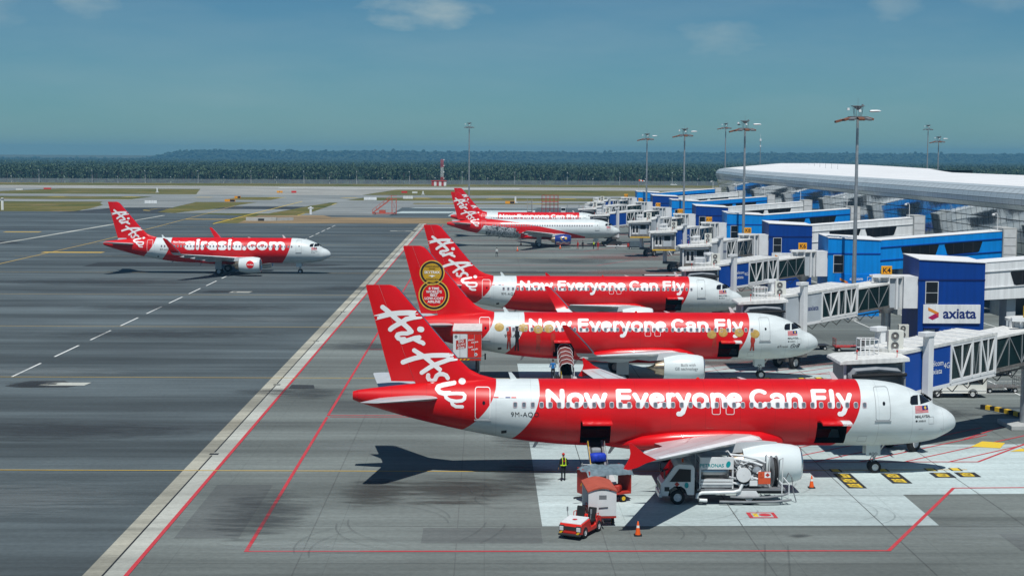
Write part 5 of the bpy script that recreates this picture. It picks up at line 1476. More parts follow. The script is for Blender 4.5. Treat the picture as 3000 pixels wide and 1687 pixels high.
def jetbridge(i, docked, label):
    ry = 112.5 + PITCH * i
    dirv = Vector((-14.2, -10.9)) if docked else Vector((-9.4, -11.5))
    L_ = dirv.length; ang = math.atan2(dirv.y, dirv.x)
    T = thing('jet_bridge', label, 'jet bridge', (39.7, ry, 0), 0, 'jet bridges along the pier')
    blue = i % 2 == 0
    skinm = M['blue_panel'] if blue else M['bridge_grey']
    # rotunda
    b = MB(); b.tube((0, 0, 0), (0, 0, 4.9), .46, n=18); b.tube((0, 0, 4.3), (0, 0, 4.9), .5, 1.1, n=18); b.build('rotunda_column', M['steel'], T, smooth=40)
    b = MB(); b.box((-1.6, -1.6, 0.0), (1.6, 1.6, .35)); b.build('column_base', M['concrete'], T, bevel=.05)
    b = MB(); b.tube((0, 0, 4.95), (0, 0, 7.85), 1.45, n=20); rot = b.build('rotunda', M['bridge_grey'], T, smooth=40)
    b = MB(); b.tube((0, 0, 7.85), (0, 0, 8.02), 1.72, n=20); b.build('rotunda_roof', M['bridge_roof'], T, smooth=40)
    for a in (200, 232, 262, 292, 322):
        c, s_ = math.cos(R(a)), math.sin(R(a)); b = MB(); b.bar((1.53 * c, 1.53 * s_, 4.8), (1.53 * c, 1.53 * s_, 7.95), .20, .34, up=(c, s_, 0)); b.build('rotunda_shutter', M['bridge_white'], rot)
    b = MB(); b.box((1.3, -1.5, 4.9), (2.72, 1.5, 8.0)); b.build('rotunda_neck', M['bridge_white'], T)
    b = MB(); b.box((-1.9, -1.9, 7.95), (-.2, -1.55, 8.2)); b.build('roof_box', M['bridge_white'], T)
    # gate sign
    b = MB(); b.tube((-.4, -1.3, 8.0), (-.4, -1.3, 8.3), .05); b.build('sign_post', M['steel'], T)
    b = MB(); b.box((-.88, -1.42, 8.24), (.08, -1.25, 9.0)); sg = b.build('gate_sign', M['sign_yellow'], T, bevel=.02)
    b = MB(); b.box((-.92, -1.40, 8.20), (.12, -1.27, 9.04)); b.build('sign_frame', M['yellow'], sg)
    flat_text(GATES[i], .50 if len(GATES[i]) < 3 else .42, (-.40, -1.425, 8.38), (1, 0, 0), (0, 0, 1), 'gate_number', M['letter_black'], sg, .03)
    if i < 5: ac_unit(T, 1.5, -1.2, 1.9)
    # tunnel frame: x' outwards along the tunnel, y' to the camera side
    ux = Vector((dirv.x / L_, dirv.y / L_, 0)); uy = Vector((-ux.y, ux.x, 0))
    if uy.y > 0: uy = -uy
    e0, e1 = (5.16, 4.16) if docked else (5.16, 4.55)
    def fl(t): return e0 + (e1 - e0) * t / L_
    def W(t, y, z): return ux * t + uy * y + Vector((0, 0, z + fl(t)))
    def slab(t0, t1, ya, yb, za, zb, nm, m, par=T, bev=0):
        b = MB(); b.add([W(t0, ya, za), W(t1, ya, za), W(t1, yb, za), W(t0, yb, za), W(t0, ya, zb), W(t1, ya, zb), W(t1, yb, zb), W(t0, yb, zb)], [(3, 2, 1, 0), (4, 5, 6, 7), (0, 1, 5, 4), (1, 2, 6, 5), (2, 3, 7, 6), (3, 0, 4, 7)])
        return b.build(nm, m, par, bevel=bev)
    def strut(p, q, w, nm, m, par): b = MB(); b.bar(p, q, w, w * .7, up=uy); return b.build(nm, m, par)
    ia, ib = 1.2, L_ * (.60 if docked else .62)      # inner section
    oa, ob = L_ * (.36 if docked else .42), L_ - 1.3
    hin, hout = 2.16, 2.55
    inn = slab(ia, ib, -1.30, 1.30, .10, hin, 'inner_tunnel', M['bridge_glass'])
    slab(ia, ib, -1.36, 1.36, hin, hin + .16, 'tunnel_roof', M['bridge_roof'], inn); slab(ia, ib, -1.36, 1.36, -.12, .10, 'tunnel_floor', M['dirt_metal'], inn)
    nb = 6
    for q in range(nb + 1):
        t = ia + .1 + (ib - ia - .2) * q / nb; strut(W(t, 1.34, .1), W(t, 1.34, hin), .07, 'frame_post', M['steel'], inn)
        if q < nb:
            t2 = ia + .1 + (ib - ia - .2) * (q + 1) / nb
            strut(W(t, 1.335, .1 if q % 2 else hin), W(t2, 1.335, hin if q % 2 else .1), .06, 'frame_brace', M['steel'], inn)
    out = slab(oa, ob, -1.58, 1.58, -.05, hout, 'outer_tunnel', M['bridge_glass'])
    slab(oa - .05, ob, -1.70, 1.70, hout, hout + .20, 'tunnel_roof', M['bridge_roof'], out); slab(oa - .05, ob, -1.66, 1.66, -.30, -.05, 'tunnel_floor', M['bridge_white'], out)
    # roof ribs
    t = oa + .5
    while t < ob:
        slab(t, t + .06, -1.70, 1.70, hout + .20, hout + .24, 'roof_rib', M['white_trim'], out); t += 1.35
    pa = L_ - (6.3 if docked else 5.6)                                   # solid end panels, then the glazed truss
    slab(pa, ob, 1.585, 1.64, -.05, hout, 'side_panel', skinm, out); slab(pa, ob, -1.64, -1.585, -.05, hout, 'side_panel', skinm, out)
    strut(W(oa + .06, 1.64, -.1), W(oa + .06, 1.64, hout), .17, 'frame_post', M['bridge_white'], out); strut(W(pa, 1.66, -.1), W(pa, 1.66, hout), .15, 'frame_post', M['bridge_white'], out)
    slab(oa, pa, 1.59, 1.68, hout - .16, hout, 'frame_rail', M['bridge_white'], out); slab(oa, pa, 1.59, 1.68, -.06, .14, 'frame_rail', M['bridge_white'], out)
    def vee(t0, t1):      # white-framed bay: two braces meeting at the sill and a post between them
        tm = (t0 + t1) / 2
        strut(W(t0, 1.65, hout - .1), W(tm, 1.65, .1), .12, 'frame_brace', M['bridge_white'], out); strut(W(t1, 1.65, hout - .1), W(tm, 1.65, .1), .12, 'frame_brace', M['bridge_white'], out)
        strut(W(tm, 1.655, .1), W(tm, 1.655, hout - .1), .11, 'frame_post', M['bridge_white'], out); strut(W(t0, 1.655, .0), W(t0, 1.655, hout), .15, 'frame_post', M['bridge_white'], out)
    vee(pa - 2.4, pa - .1)
    if docked:
        vee(oa + .15, oa + 1.75)
        strut(W(oa + 1.8, 1.655, .0), W(oa + 1.8, 1.655, hout), .15, 'frame_post', M['bridge_white'], out)
        ta, tb_ = oa + 1.9, pa - 2.5
        for q in range(3): strut(W(ta + (tb_ - ta) * q / 2, 1.61, hout - .1 if q % 2 == 0 else .1), W(ta + (tb_ - ta) * min(q + 1, 2) / 2, 1.61, .1 if q % 2 == 0 else hout - .1), .05, 'glazing_bar', M['steel'], out) if q < 2 else None
    # lettering on the solid panel (reads left to right towards the rotunda)
    V_ = -ux
    tc_ = L_ - (4.75 if docked else 4.5)
    if i < 5:
        if blue:
            flat_text('celcom', .38, W(tc_, 1.655, 1.32), V_, (0, 0, 1), 'panel_text', M['letter'], out, .01); flat_text('axiata', .38, W(tc_, 1.655, .78), V_, (0, 0, 1), 'panel_text', M['letter'], out, .01)
            flat_text('4G', .40, W(tc_ - 1.12, 1.655, 1.02), V_, (0, 0, 1), 'panel_text', M['letter'], out, .0)
        else: flat_text('axiata', .46, W(tc_ - .35, 1.655, 1.0), V_, (0, 0, 1), 'panel_text', M['letter_blue'], out, .02)
    # lift columns and wheel bogie
    tl = L_ - 3.35
    for sd_ in (1, -1):
        p = ux * tl + uy * 1.98 * sd_
        b = MB(); b.obox(p + Vector((0, 0, 4.75)), ux * .26, uy * .26, Vector((0, 0, 3.2))); b.build('lift_column', M['bridge_white'], T, bevel=.03)
    for sd_ in (1, -1): b = MB(); b.obox(ux * (tl + .22) + uy * 1.98 * sd_ + Vector((0, 0, 8.02)), ux * .52, uy * .32, Vector((0, 0, .15))); b.build('column_cap', M['bridge_white'], T, bevel=.03)
    b = MB(); b.obox(ux * tl + Vector((0, 0, 1.45)), ux * .35, uy * 2.2, Vector((0, 0, .22))); b.obox(ux * tl + Vector((0, 0, 1.0)), ux * .5, uy * .5, Vector((0, 0, .35))); bo = b.build('wheel_carriage', M['dirt_metal'], T)
    for sd_ in (1, -1):
        o = wheel(bo, (ux * tl + uy * 1.0 * sd_ + Vector((0, 0, .62))), .62, .42, 'carriage_wheel'); o.rotation_euler = (0, 0, math.atan2(uy.y, uy.x) - math.pi / 2)
    # cable carrier under the tunnel
    b = MB(); pts = []
    for q in range(13):
        t = 2.5 + q * (L_ - 7.5) / 12; pts.append(W(t, .9, -.38 - (.55 if q % 2 else 0)))
    b.path(pts, .04, 5); b.bar(W(2.2, .9, -.42), W(L_ - 4.4, .9, -.42), .10); b.build('cable_carrier', M['dirt_metal'], T)
    # cab (its own frame, square to the stand)
    cx, cy, cz = dirv.x - .25, dirv.y - .15, e1
    b = MB(); b.box((cx - 2.0, cy - 1.5, cz - .75), (cx + 2.0, cy + 1.9, cz - .12)); cab = b.build('cab_floor', M['dirt_metal'], T, bevel=.03)
    b = MB(); b.box((cx - 1.92, cy - 1.35, cz - .12), (cx + 1.95, cy + 1.85, cz + 2.15)); cw = b.build('cab_wall', M['cab_grey'], T)
    rf = [(-2.35, 2.12), (-2.3, 2.30), (-1.9, 2.42), (-.6, 2.50), (1.4, 2.62), (2.15, 2.62), (2.2, 2.36), (1.2, 2.26), (-1.8, 2.14)]
    b = MB(); b.prism([(cx + px, cz + pz) for px, pz in rf], cy - 2.0, cy + 2.0, 'xz'); b.build('cab_roof', M['bridge_roof'], T, bevel=.03)
    for px in (-1.9, 1.9):
        b = MB(); b.box((cx + px - .08, cy - 1.62, cz - .5), (cx + px + .08, cy - 1.46, cz + 2.25)); b.build('cab_post', M['bridge_white'], T)
    if docked:
        # folding canopy of dark ribs reaching to the aircraft door
        nr = 9; rings = []
        for q in range(nr * 2 + 1):
            yy = cy - 1.4 - 1.35 * q / (nr * 2); sc = 1.0 if q % 2 == 0 else .94
            dz = -.06 * q / nr
            ring = [(cx - 1.75 * sc, yy, cz - .1), (cx - 1.75 * sc, yy, cz + 1.55 * sc + dz), (cx - 1.45 * sc, yy, cz + 1.95 * sc + dz), (cx, yy, cz + 2.08 * sc + dz), (cx + 1.45 * sc, yy, cz + 1.95 * sc + dz), (cx + 1.75 * sc, yy, cz + 1.55 * sc + dz), (cx + 1.75 * sc, yy, cz - .1)]
            rings.append(ring)
        b = MB(); b.loft(rings, closed=False); b.build('docking_canopy', M['bellows'], T)
        b = MB(); b.tube((cx - 1.7, cy - 2.72, cz + 1.5), (cx + 1.8, cy - 2.72, cz + 1.62), .12, n=8); b.build('canopy_bumper', M['black'], T)
    else:
        for q, (x0, x1) in enumerate(((-1.5, -.92), (-.86, -.28))):
            b = MB(); b.box((cx + x0, cy - 1.42, cz - .05), (cx + x1, cy - 1.36, cz + 1.75)); d = b.build('cab_door', M['bridge_white'], T)
            b = MB(); b.box((cx + x0 + .1, cy - 1.44, cz + .3), (cx + x1 - .1, cy - 1.421, cz + 1.6)); b.build('door_glass', M['window'], d)
        b = MB(); b.box((cx - .1, cy - 1.41, cz - .05), (cx + 1.3, cy - 1.37, cz + 1.85)); b.build('cab_panel', M['bridge_grey'], T)
        b = MB(); b.box((cx + .05, cy - 1.44, cz + .95), (cx + 1.1, cy - 1.411, cz + 1.72)); b.build('cab_window', M['window'], T)
        b = MB(); b.box((cx - 1.95, cy - 1.68, cz - .75), (cx + 1.95, cy - 1.51, cz - .55)); b.build('bumper', M['yellow'], T, bevel=.03)
        b = MB(); b.tube((cx - 1.8, cy - 1.75, cz + 1.98), (cx + 1.7, cy - 1.75, cz + 2.08), .16, n=10); b.build('folded_canopy', M['bridge_grey'], T, smooth=40)
    # roof-top kit: railing cage, cooler, lamps
    gx = cx - .6
    b = MB()
    for q in range(5):
        for yy in (cy - .2, cy + .9): b.tube((gx + q * .3, yy, cz + 2.5), (gx + q * .3, yy, cz + 3.55), .028, n=5)
    for zz in (2.95, 3.55):
        for yy in (cy - .2, cy + .9): b.tube((gx, yy, cz + zz), (gx + 1.2, yy, cz + zz), .028, n=5)
        for q in (0, 1.2): b.tube((gx + q, cy - .2, cz + zz), (gx + q, cy + .9, cz + zz), .028, n=5)
    b.build('roof_railing', M['bridge_white'], T)
    ac_unit(T, cx + 1.95, cy + .6, cz + 2.72)
    for px in (-1.2, 1.4):
        b = MB(); b.tube((cx + px, cy - 1.8, cz + 2.4), (cx + px, cy - 1.8, cz + 2.95), .02, n=5); b.tube((cx + px, cy - 1.8, cz + 2.95), (cx + px, cy - 1.8, cz + 3.08), .06, n=8); b.build('warning_lamp', M['eq_bright'], T)
    # service stair from the tunnel to the ground
    b = MB(); s0 = W(L_ - 1.9, 2.2, -.1); s1 = W(L_ - 6.2, 2.6, 0); s1.z = .15
    if not docked:
        dz = s0 - s1; nn = 12
        for sd_ in (0, .75):
            b.bar(s0 + uy * sd_, s1 + uy * sd_, .06, .22); b.bar(s0 + uy * sd_ + Vector((0, 0, 1)), s1 + uy * sd_ + Vector((0, 0, 1)), .04)
            for q in range(0, nn + 1, 3): p = s0 - dz * (q / nn) + uy * sd_; b.bar(p, p + Vector((0, 0, 1)), .035)
        st = b.build('service_stair', M['bridge_white'], T)
        for q in range(nn):
            p = s0 - dz * ((q + .5) / nn); b = MB(); b.obox(p + uy * .375, ux * .12, uy * .36, Vector((0, 0, .015))); b.build('tread', M['steel'], st)
    return T
BR = {0: (True, 'jet bridge with blue end panel docked at the nearest airliner, beside the white van'),
      1: (True, 'jet bridge signed K4 with pale grey end panel, docked at the award-tailed airliner'),
      2: (True, 'jet bridge signed K6 with blue end panel, docked at the third airliner from the front'),
      3: (False, 'jet bridge signed K8 with pale grey end panel, pulled back from an empty stand'),
      4: (False, 'jet bridge signed K10 with blue end panel, pulled back from an empty stand'),
      5: (False, 'jet bridge signed K12 with pale grey end panel, pulled back from an empty stand'),
      6: (True, 'jet bridge signed K14 docked at the airliner with the swoosh livery'),
      7: (True, 'jet bridge signed K16 docked at the far airliner behind the swoosh one'),
      8: (False, 'farthest jet bridge signed K18, standing before open grass')}
for i in range(9): jetbridge(i, *BR[i])

# =================================================================== flood-light masts
M['rust'] = mat('rusty_lamp_box', (.20, .085, .05), .6, var=.3, scale=5)
def mast(x, y, h, label, radome=True, style=0):
    T = thing('flood_light_mast', label, 'light mast', (x, y, 0), 0, 'flood light masts round the apron')
    b = MB(); b.tube((0, 0, 0), (0, 0, h - 1.2), .30, .15, n=12); b.build('pole', M['steel'], T, smooth=40)
    b = MB(); b.tube((0, 0, 0), (0, 0, .25), .55, n=12); b.build('base_plate', M['concrete'], T)
    b = MB()
    for q in range(12):
        a, a2 = 2 * math.pi * q / 12, 2 * math.pi * (q + 1) / 12
        b.bar((1.15 * math.cos(a), 1.15 * math.sin(a), h - 1.3), (1.15 * math.cos(a2), 1.15 * math.sin(a2), h - 1.3), .08)
    for q in range(6):
        a = 2 * math.pi * q / 6; b.bar((0, 0, h - 1.3), (1.2 * math.cos(a), 1.2 * math.sin(a), h - 1.3), .07)
        b.bar((.45 * math.cos(a), .45 * math.sin(a), h - 1.3), (.62 * math.cos(a), .62 * math.sin(a), h), .05)
    b.tube((0, 0, h - .5), (0, 0, h - .05), .1, .62, n=10); b.build('head_frame', M['greysteel'], T)
    b = MB(); b.box((-.75, -.5, h - .06), (.75, .5, h + .02)); b.tube((.55, 0, h), (.55, 0, h + .2), .12, n=8); b.tube((0, 0, h), (0, 0, h + .9), .015, n=4); b.build('head_cap', M['greysteel'], T)
    # flood lights: tilted open boxes, spread wide to the apron side
    spots = [(-2.3, -.2, -.35), (-1.5, -.6, -.15), (-.8, -1.0, -.1), (.1, -1.2, -.1), (.9, -1.0, -.1), (1.4, -.3, -.05), (-.9, .7, 0), (.8, .8, 0)]
    if style: spots = [(-1.2, 0, 0), (-.5, -.9, 0), (.5, -.9, 0), (1.2, 0, 0)]
    for q, (lx, ly, dz) in enumerate(spots):
        b = MB(); c = Vector((lx, ly, h - 1.45 + dz)); a = math.atan2(ly, lx)
        u = Vector((math.cos(a), math.sin(a), -.28)).normalized(); v = Vector((-math.sin(a), math.cos(a), 0)); w = u.cross(v)
        b.obox(c, u * .46, v * .36, w * .13); o = b.build('flood_light', M['rust'] if q in (0, 1, 3, 5) and not style else M['greysteel'], T, bevel=.04)
        b = MB(); b.bar(c * 1.0 - u * .3, Vector((lx * .4, ly * .4, h - 1.3)), .05); b.build('lamp_arm', M['greysteel'], o)
    for (lx, lz) in ((-1.25, -.55), (.15, -.75)):
        b = MB(); b.box((lx - .14, -.5, h + lz), (lx + .14, -.2, h + lz + .28)); b.build('camera_box', M['bridge_white'], T, bevel=.02)
    if radome:
        b = MB(); rings = []
        for t, r_ in ((0, .10), (.2, .15), (.8, .15), (1.15, .11), (1.35, .03)):
            rings.append([(1.45 + t, .1 + r_ * 1.6 * math.cos(2 * math.pi * k / 10), h - .62 + r_ * math.sin(2 * math.pi * k / 10) + .02 * t) for k in range(10)])
        b.loft(rings); b.build('street_lamp_head', M['bridge_white'], T, smooth=40)
    return T
for q, lab in enumerate(('tallest looking flood light mast, in front of the bright blue gate house at K6', 'flood light mast rising behind the K8 sign', 'flood light mast rising by the K12 gate house', 'flood light mast beside the farthest bright blue gate house')):
    mast(44.45, 186.6 + 81.1 * q, 25.7, lab)
mast(-5.2, 508, 30.0, 'slim flood light mast standing behind the two far red tails', False, 1)
mast(77.6, 505, 30.2, 'slim flood light mast behind the far rounded end of the terminal roof', False)
mast(147.5, 520, 30.3, 'taller of the two masts standing close together behind the terminal roof', False, 1)
mast(136.0, 468, 25.8, 'shorter of the two masts standing close together behind the terminal roof', True)
T = thing('antenna_pole', 'thin bare antenna pole behind the terminal roof hump', 'antenna pole', (103.0, 585, 0))
b = MB(); b.tube((0, 0, 0), (0, 0, 25.5), .22, .10, n=8); b.build('pole', M['steel'], T)
b = MB(); b.box((-.3, -.3, 25.4), (.3, .3, 26.2)); b.box((-.22, -.3, 23.2), (.22, .3, 23.8)); b.tube((0, 0, 26), (0, 0, 28), .04, n=5); b.build('aerial', M['bridge_white'], T)
# =================================================================== the six airliners
A1 = airliner('airliner', 'nearest red and white airliner with open cargo doors above the fuel truck', 29.45, 96.03, .0087, '9M-AQO', holes=('aft', 'fwd'), gear_id='AQO')
A2 = airliner('airliner', 'red and white airliner with a gold award emblem on its red tail', 29.58, 137.1, 0.0, '9M-AJA', fin='award', sharklets=True, holes=('aft', 'fwd'), flags=False, gear_id='AJA')
A3 = airliner('airliner', 'third airliner from the front, white script tail rising behind the award tail', 29.74, 178.5, -.0024, '9M-AQS', holes=('fwd',))
A4 = airliner('airliner', 'airliner with white nose, red swoosh and dark blue engine by the far stands', 29.33, 338.7, .001, '9M-AFV', body='', special=True)
A5 = airliner('airliner', 'farthest parked airliner, half hidden behind the swoosh-painted one', 29.22, 379.2, .001, '9M-AHB')
A6 = airliner('airliner', 'airliner rolling alone on the taxilane with web address lettering', -25.42, 257.75, -.0255, '9M-AGD', body='web', sharklets=True, neo=True, flags=False)
# award emblem on the second tail: a figure eight of black and gold rings, gold seal above
def fin_disc(T, a, z, r0, r1, nm, m, off):
    b = MB(); n = 40; P = []
    for q in range(n):
        t = 2 * math.pi * q / n
        for r_ in (r0, r1):
            aa, zz = a + r_ * math.cos(t), z + r_ * math.sin(t)
            P.append((-aa, -(fin_half(zz, aa) + off), zz))
    if r0 < .01:
        b.add([(-a, -(fin_half(z, a) + off), z)] + P[1::2], [(0, 1 + q, 1 + (q + 1) % n) for q in range(n)])
    else: b.add(P, [(2 * q, 2 * q + 1, 2 * ((q + 1) % n) + 1, 2 * ((q + 1) % n)) for q in range(n)])
    return b.build(nm, m, T, smooth=60)
def fin_text(T, txt, size, a, z, m, off=.045, bold=.02):
    V, F = font_mesh(txt, size, bold, 1.0, 'CENTER')
    b = MB(); b.add([(-(a - x), -(fin_half(z + y_, a - x) + off), z + y_) for x, y_ in V], F); return b.build('award_text', m, T)
EA, EZ = 34.05, 7.35
fin_disc(A2, EA, EZ, 1.05, 1.30, 'award_ring', M['letter_black'], .018); fin_disc(A2, EA, EZ, 1.26, 1.36, 'award_ring_rim', M['gold'], .022); fin_disc(A2, EA, EZ, 1.0, 1.07, 'award_ring_rim', M['gold'], .022)
EB, EY = 34.22, 9.32
fin_disc(A2, EB, EY, .82, 1.04, 'award_ring', M['letter_black'], .020); fin_disc(A2, EB, EY, 1.02, 1.10, 'award_ring_rim', M['gold'], .024); fin_disc(A2, EB, EY, .001, .84, 'award_seal', mat('seal_gold', (.50, .30, .02), .35, var=.1), .026)
fin_text(A2, 'SKYTRAX', .23, EB, EY - .06, M['letter'], .045, .03); fin_text(A2, 'WORLD AIRLINE', .12, EB, EY + .50, M['letter_black']); fin_text(A2, 'WINNER', .10, EB, EY + .30, M['letter_black']); fin_text(A2, 'AWARDS 2016', .12, EB, EY - .62, M['letter_black'])
b = MB(); b.add([(-(EB + x), -(fin_half(EY - .32, EB) + .045), EY - .32 + z) for x, z in ((-.34, .06), (-.1, .0), (0, -.09), (.1, .0), (.34, .06), (.1, .09), (0, .12), (-.1, .09))], [tuple(range(8))]); b.build('award_wings', M['letter'], A2)
for q, tx in enumerate(('8 TIME', "WORLD'S", 'BEST', 'LOW-COST', 'AIRLINE')): fin_text(A2, tx, .23, EA, EZ + .48 - q * .29, M['letter'], .040, .035)
# gold medallions with small printed figures along the second airliner's side
for (a, zc) in ((28.3, 4.72), (26.2, 4.68), (24.9, 4.55), (24.0, 4.62)): patch([(a + .42 * math.cos(t), zc + .36 * math.sin(t)) for t in np.linspace(0, 2 * math.pi, 21)[:-1]], 'printed_medallion', mat('medallion_print', (.46, .30, .08), .4, var=.2, scale=4), A2, sub=3, off=.016)
for (a, zc) in ((9.75, 4.15), (8.75, 4.3), (7.35, 4.3), (5.95, 4.2)): patch([(a + .40 * math.cos(t), zc + .36 * math.sin(t)) for t in np.linspace(0, 2 * math.pi, 21)[:-1]], 'printed_medallion', mat('medallion_print', (.46, .30, .08), .4, var=.2, scale=4), A2, sub=3, off=.016)
for (a, z0, z1, m_) in ((27.45, 2.75, 4.75, 'eq_red'), (26.75, 2.6, 4.8, 'letter_black'), (24.9, 2.5, 4.1, 'eq_red'), (23.6, 2.55, 4.2, 'eq_red'), (9.5, 3.0, 4.4, 'eq_red'), (6.15, 2.7, 3.95, 'eq_red')):
    patch([(a + .16, z1), (a - .16, z1), (a - .22, (z0 + z1) / 2 + .3), (a - .14, (z0 + z1) / 2), (a - .20, z0), (a - .05, z0), (a, (z0 + z1) / 2 - .2), (a + .08, z0), (a + .2, z0), (a + .14, (z0 + z1) / 2), (a + .2, (z0 + z1) / 2 + .3)], 'printed_figure', M[m_], A2, sub=3, off=.014)
skin_text('#Travel', .22, 3.95, 2.98, 'hashtag_text', M['letter_black'], A2, shear=.15)
skin_text('Gr8', .38, 2.85, 2.94, 'hashtag_text', M['letter_black'], A2, bold=.01, shear=.45)

# =================================================================== vehicles and ground gear
def lamp(parent, c, s_, m, nm='headlight', bev=.02):
    b = MB(); b.box(tuple(Vector(c) - Vector(s_) / 2), tuple(Vector(c) + Vector(s_) / 2)); return b.build(nm, m, parent, bevel=bev)
M['lens'] = mat('lamp_lens', (.55, .57, .58), .1, var=.05)

# ---- fuel hydrant truck: local +x forward, y left
T = thing('fuel_truck', 'white hydrant fuel truck with pipework and hose reels under the near engine', 'fuel truck', (17.2, 87.75, 0), math.pi)
cabm = M['truck_white']
b = MB()      # cab outline from the side, extruded across
b.prism([(5.35, .75), (5.30, 1.35), (5.62, 1.50), (6.95, 1.55), (7.18, 1.20), (7.22, .60), (7.1, .48), (6.75, .48), (6.65, .80), (6.35, 1.02), (5.95, 1.02), (5.65, .80), (5.55, .55), (5.35, .55)][::-1] if False else
        [(5.30, .55), (5.30, 2.10), (5.42, 2.28), (6.20, 2.32), (6.42, 2.24), (7.02, 1.38), (7.20, 1.20), (7.22, .50), (6.80, .48), (6.70, .85), (6.45, 1.05), (6.05, 1.05), (5.80, .85), (5.70, .55)], -.95, .95, 'xz')
cab = b.build('cab', cabm, T, bevel=.04)
b = MB(); b.prism([(5.52, 1.32), (5.52, 2.02), (6.18, 2.06), (6.72, 1.32)], .945, .972, 'xz'); b.build('side_window', M['window'], cab)
b = MB(); b.prism([(5.52, 1.32), (5.52, 2.02), (6.18, 2.06), (6.72, 1.32)], -.972, -.945, 'xz'); b.build('side_window', M['window'], cab)
b = MB(); b.add([(7.02, -.86, 1.41), (7.02, .86, 1.41), (6.46, .86, 2.20), (6.46, -.86, 2.20)], [(0, 1, 2, 3)]); b.v = [(v[0] + .04, v[1], v[2] + .02) for v in b.v]; b.build('windscreen', mat('tinted_windscreen', (.05, .012, .02), .07, var=.1), cab)
b = MB(); b.box((7.18, -.7, .80), (7.235, .7, 1.08)); b.build('grille', M['dark'], cab)
b = MB(); b.box((7.12, -.95, .42), (7.32, .95, .66)); b.build('bumper', cabm, cab, bevel=.03)
for sy in (-.75, .75): lamp(cab, (7.25, sy, .76), (.06, .26, .16), M['lens'])
for sy in (-1.12, 1.12):
    b = MB(); b.bar((6.9, sy * .88, 1.6), (7.05, sy, 1.75), .03); b.box((7.0, sy - .1, 1.55), (7.06, sy + .1, 1.98)); b.build('wing_mirror', M['dark'], cab)
b = MB(); b.box((6.72, .953, .78), (7.0, .968, 1.02)); b.build('side_vent', M['dark'], cab)
for (x, s_) in ((6.3, .14),):
    b = MB(); b.add([(x - s_, .976, 1.18), (x, .976, 1.18 - s_), (x + s_, .976, 1.18), (x, .976, 1.18 + s_)], [(0, 1, 2, 3)]); b.build('hazard_diamond', M['eq_red'], cab)
b = MB(); b.add([(5.75 + .12 * math.cos(t), .976, 1.12 + .17 * math.sin(t)) for t in np.linspace(0, 6.28, 10)[:-1]], [tuple(range(9))]); b.build('oil_company_drop', M['letter_teal'], cab)
for (x, sy) in ((6.25, .85), (6.25, -.85), (2.2, .82), (2.2, -.82)): wheel(T, (x, sy, .42), .42, .26)
b = MB(); b.box((.1, -.45, .55), (5.9, .45, .78)); b.build('chassis', M['dark'], T)
b = MB(); b.box((.15, -1.02, .82), (5.15, 1.02, .94)); b.build('deck', M['greysteel'], T, bevel=.01)
b = MB()      # bay with tank, panel frame and louvre
for (x, yy) in ((3.15, .98), (5.0, .98), (3.15, -.98), (5.0, -.98)): b.bar((x, yy, .9), (x, yy, 2.75), .07)
for zz in (1.15, 2.70):
    for yy in (.98, -.98): b.bar((3.15, yy, zz), (5.0, yy, zz), .07)
    for x in (3.15, 5.0): b.bar((x, -.98, zz), (x, .98, zz), .07)
b.build('equipment_frame', cabm, T)
b = MB(); b.lathe([(3.25, .01), (3.27, .55), (3.4, .62), (4.75, .62), (4.88, .55), (4.9, .01)], (0, 0, 1.75), 'x', 20); b.build('tank', M['metal'], T, smooth=40)
b = MB(); b.box((3.16, 1.0, 2.05), (5.0, 1.05, 2.72)); pn = b.build('name_board', cabm, T, bevel=.01)
flat_text('PETRONAS', .20, (4.35, 1.056, 2.18), (-1, 0, 0), (0, 0, 1), 'oil_company_name', M['letter_teal'], pn, .03)
b = MB(); b.add([(3.42 + .13 * math.cos(t) - .03 * math.sin(t), 1.057, 2.34 + .19 * math.sin(t)) for t in np.linspace(0, 6.28, 12)[:-1]], [tuple(range(11))]); b.build('oil_company_drop', M['letter_teal'], pn)
for q in range(3): b = MB(); b.box((3.2, .98, 1.02 + q * .17), (4.95, 1.06, 1.14 + q * .17)); b.build('louvre', M['steel'] if q == 0 else cabm, T)
b = MB(); b.box((3.6, .86, .62), (4.75, 1.06, .96)); b.build('tool_box', M['greysteel'], T, bevel=.02)
# pipework: thick white loop, filter vessel, meters, hose reels, delivery platform
b = MB(); b.path([(2.6, 1.0, 1.2), (2.75, 1.05, .85), (3.1, 1.1, .76), (4.9, 1.1, .72), (5.15, 1.1, .62), (5.18, 1.1, .42), (5.05, 1.1, .30), (4.6, 1.1, .28)], .10, 10); b.build('delivery_pipe', cabm, T, smooth=40)
b = MB(); b.path([(3.3, .3, 2.55), (2.7, .45, 2.48), (1.9, .6, 2.35), (1.45, .7, 2.2), (1.3, .75, 1.8), (1.3, .75, 1.1)], .08, 8); b.path([(3.2, .1, 2.72), (2.5, .2, 2.66), (1.7, .3, 2.5), (1.2, .4, 2.3)], .07, 8); b.build('upper_pipes', cabm, T, smooth=40)
b = MB(); b.lathe([(.30, .02), (.32, .34), (.45, .38), (1.02, .38), (1.06, .42), (1.14, .42), (1.16, .02)], (2.55, 0, 1.75), 'y', 20); b.build('filter_vessel', cabm, T, smooth=40)
b = MB(); b.lathe([(.2, .02), (.22, .26), (.9, .28), (.96, .02)], (1.75, 0, 1.9), 'y', 16); b.build('flow_meter', M['steel'], T, smooth=40)
random.seed(3)
b = MB(); b.box((1.15, .0, .94), (3.1, .12, 2.35)); b.build('gap_shade_panel', M['greysteel'], T)  # added backing panel; its dark tone stands in for shade between the pipes
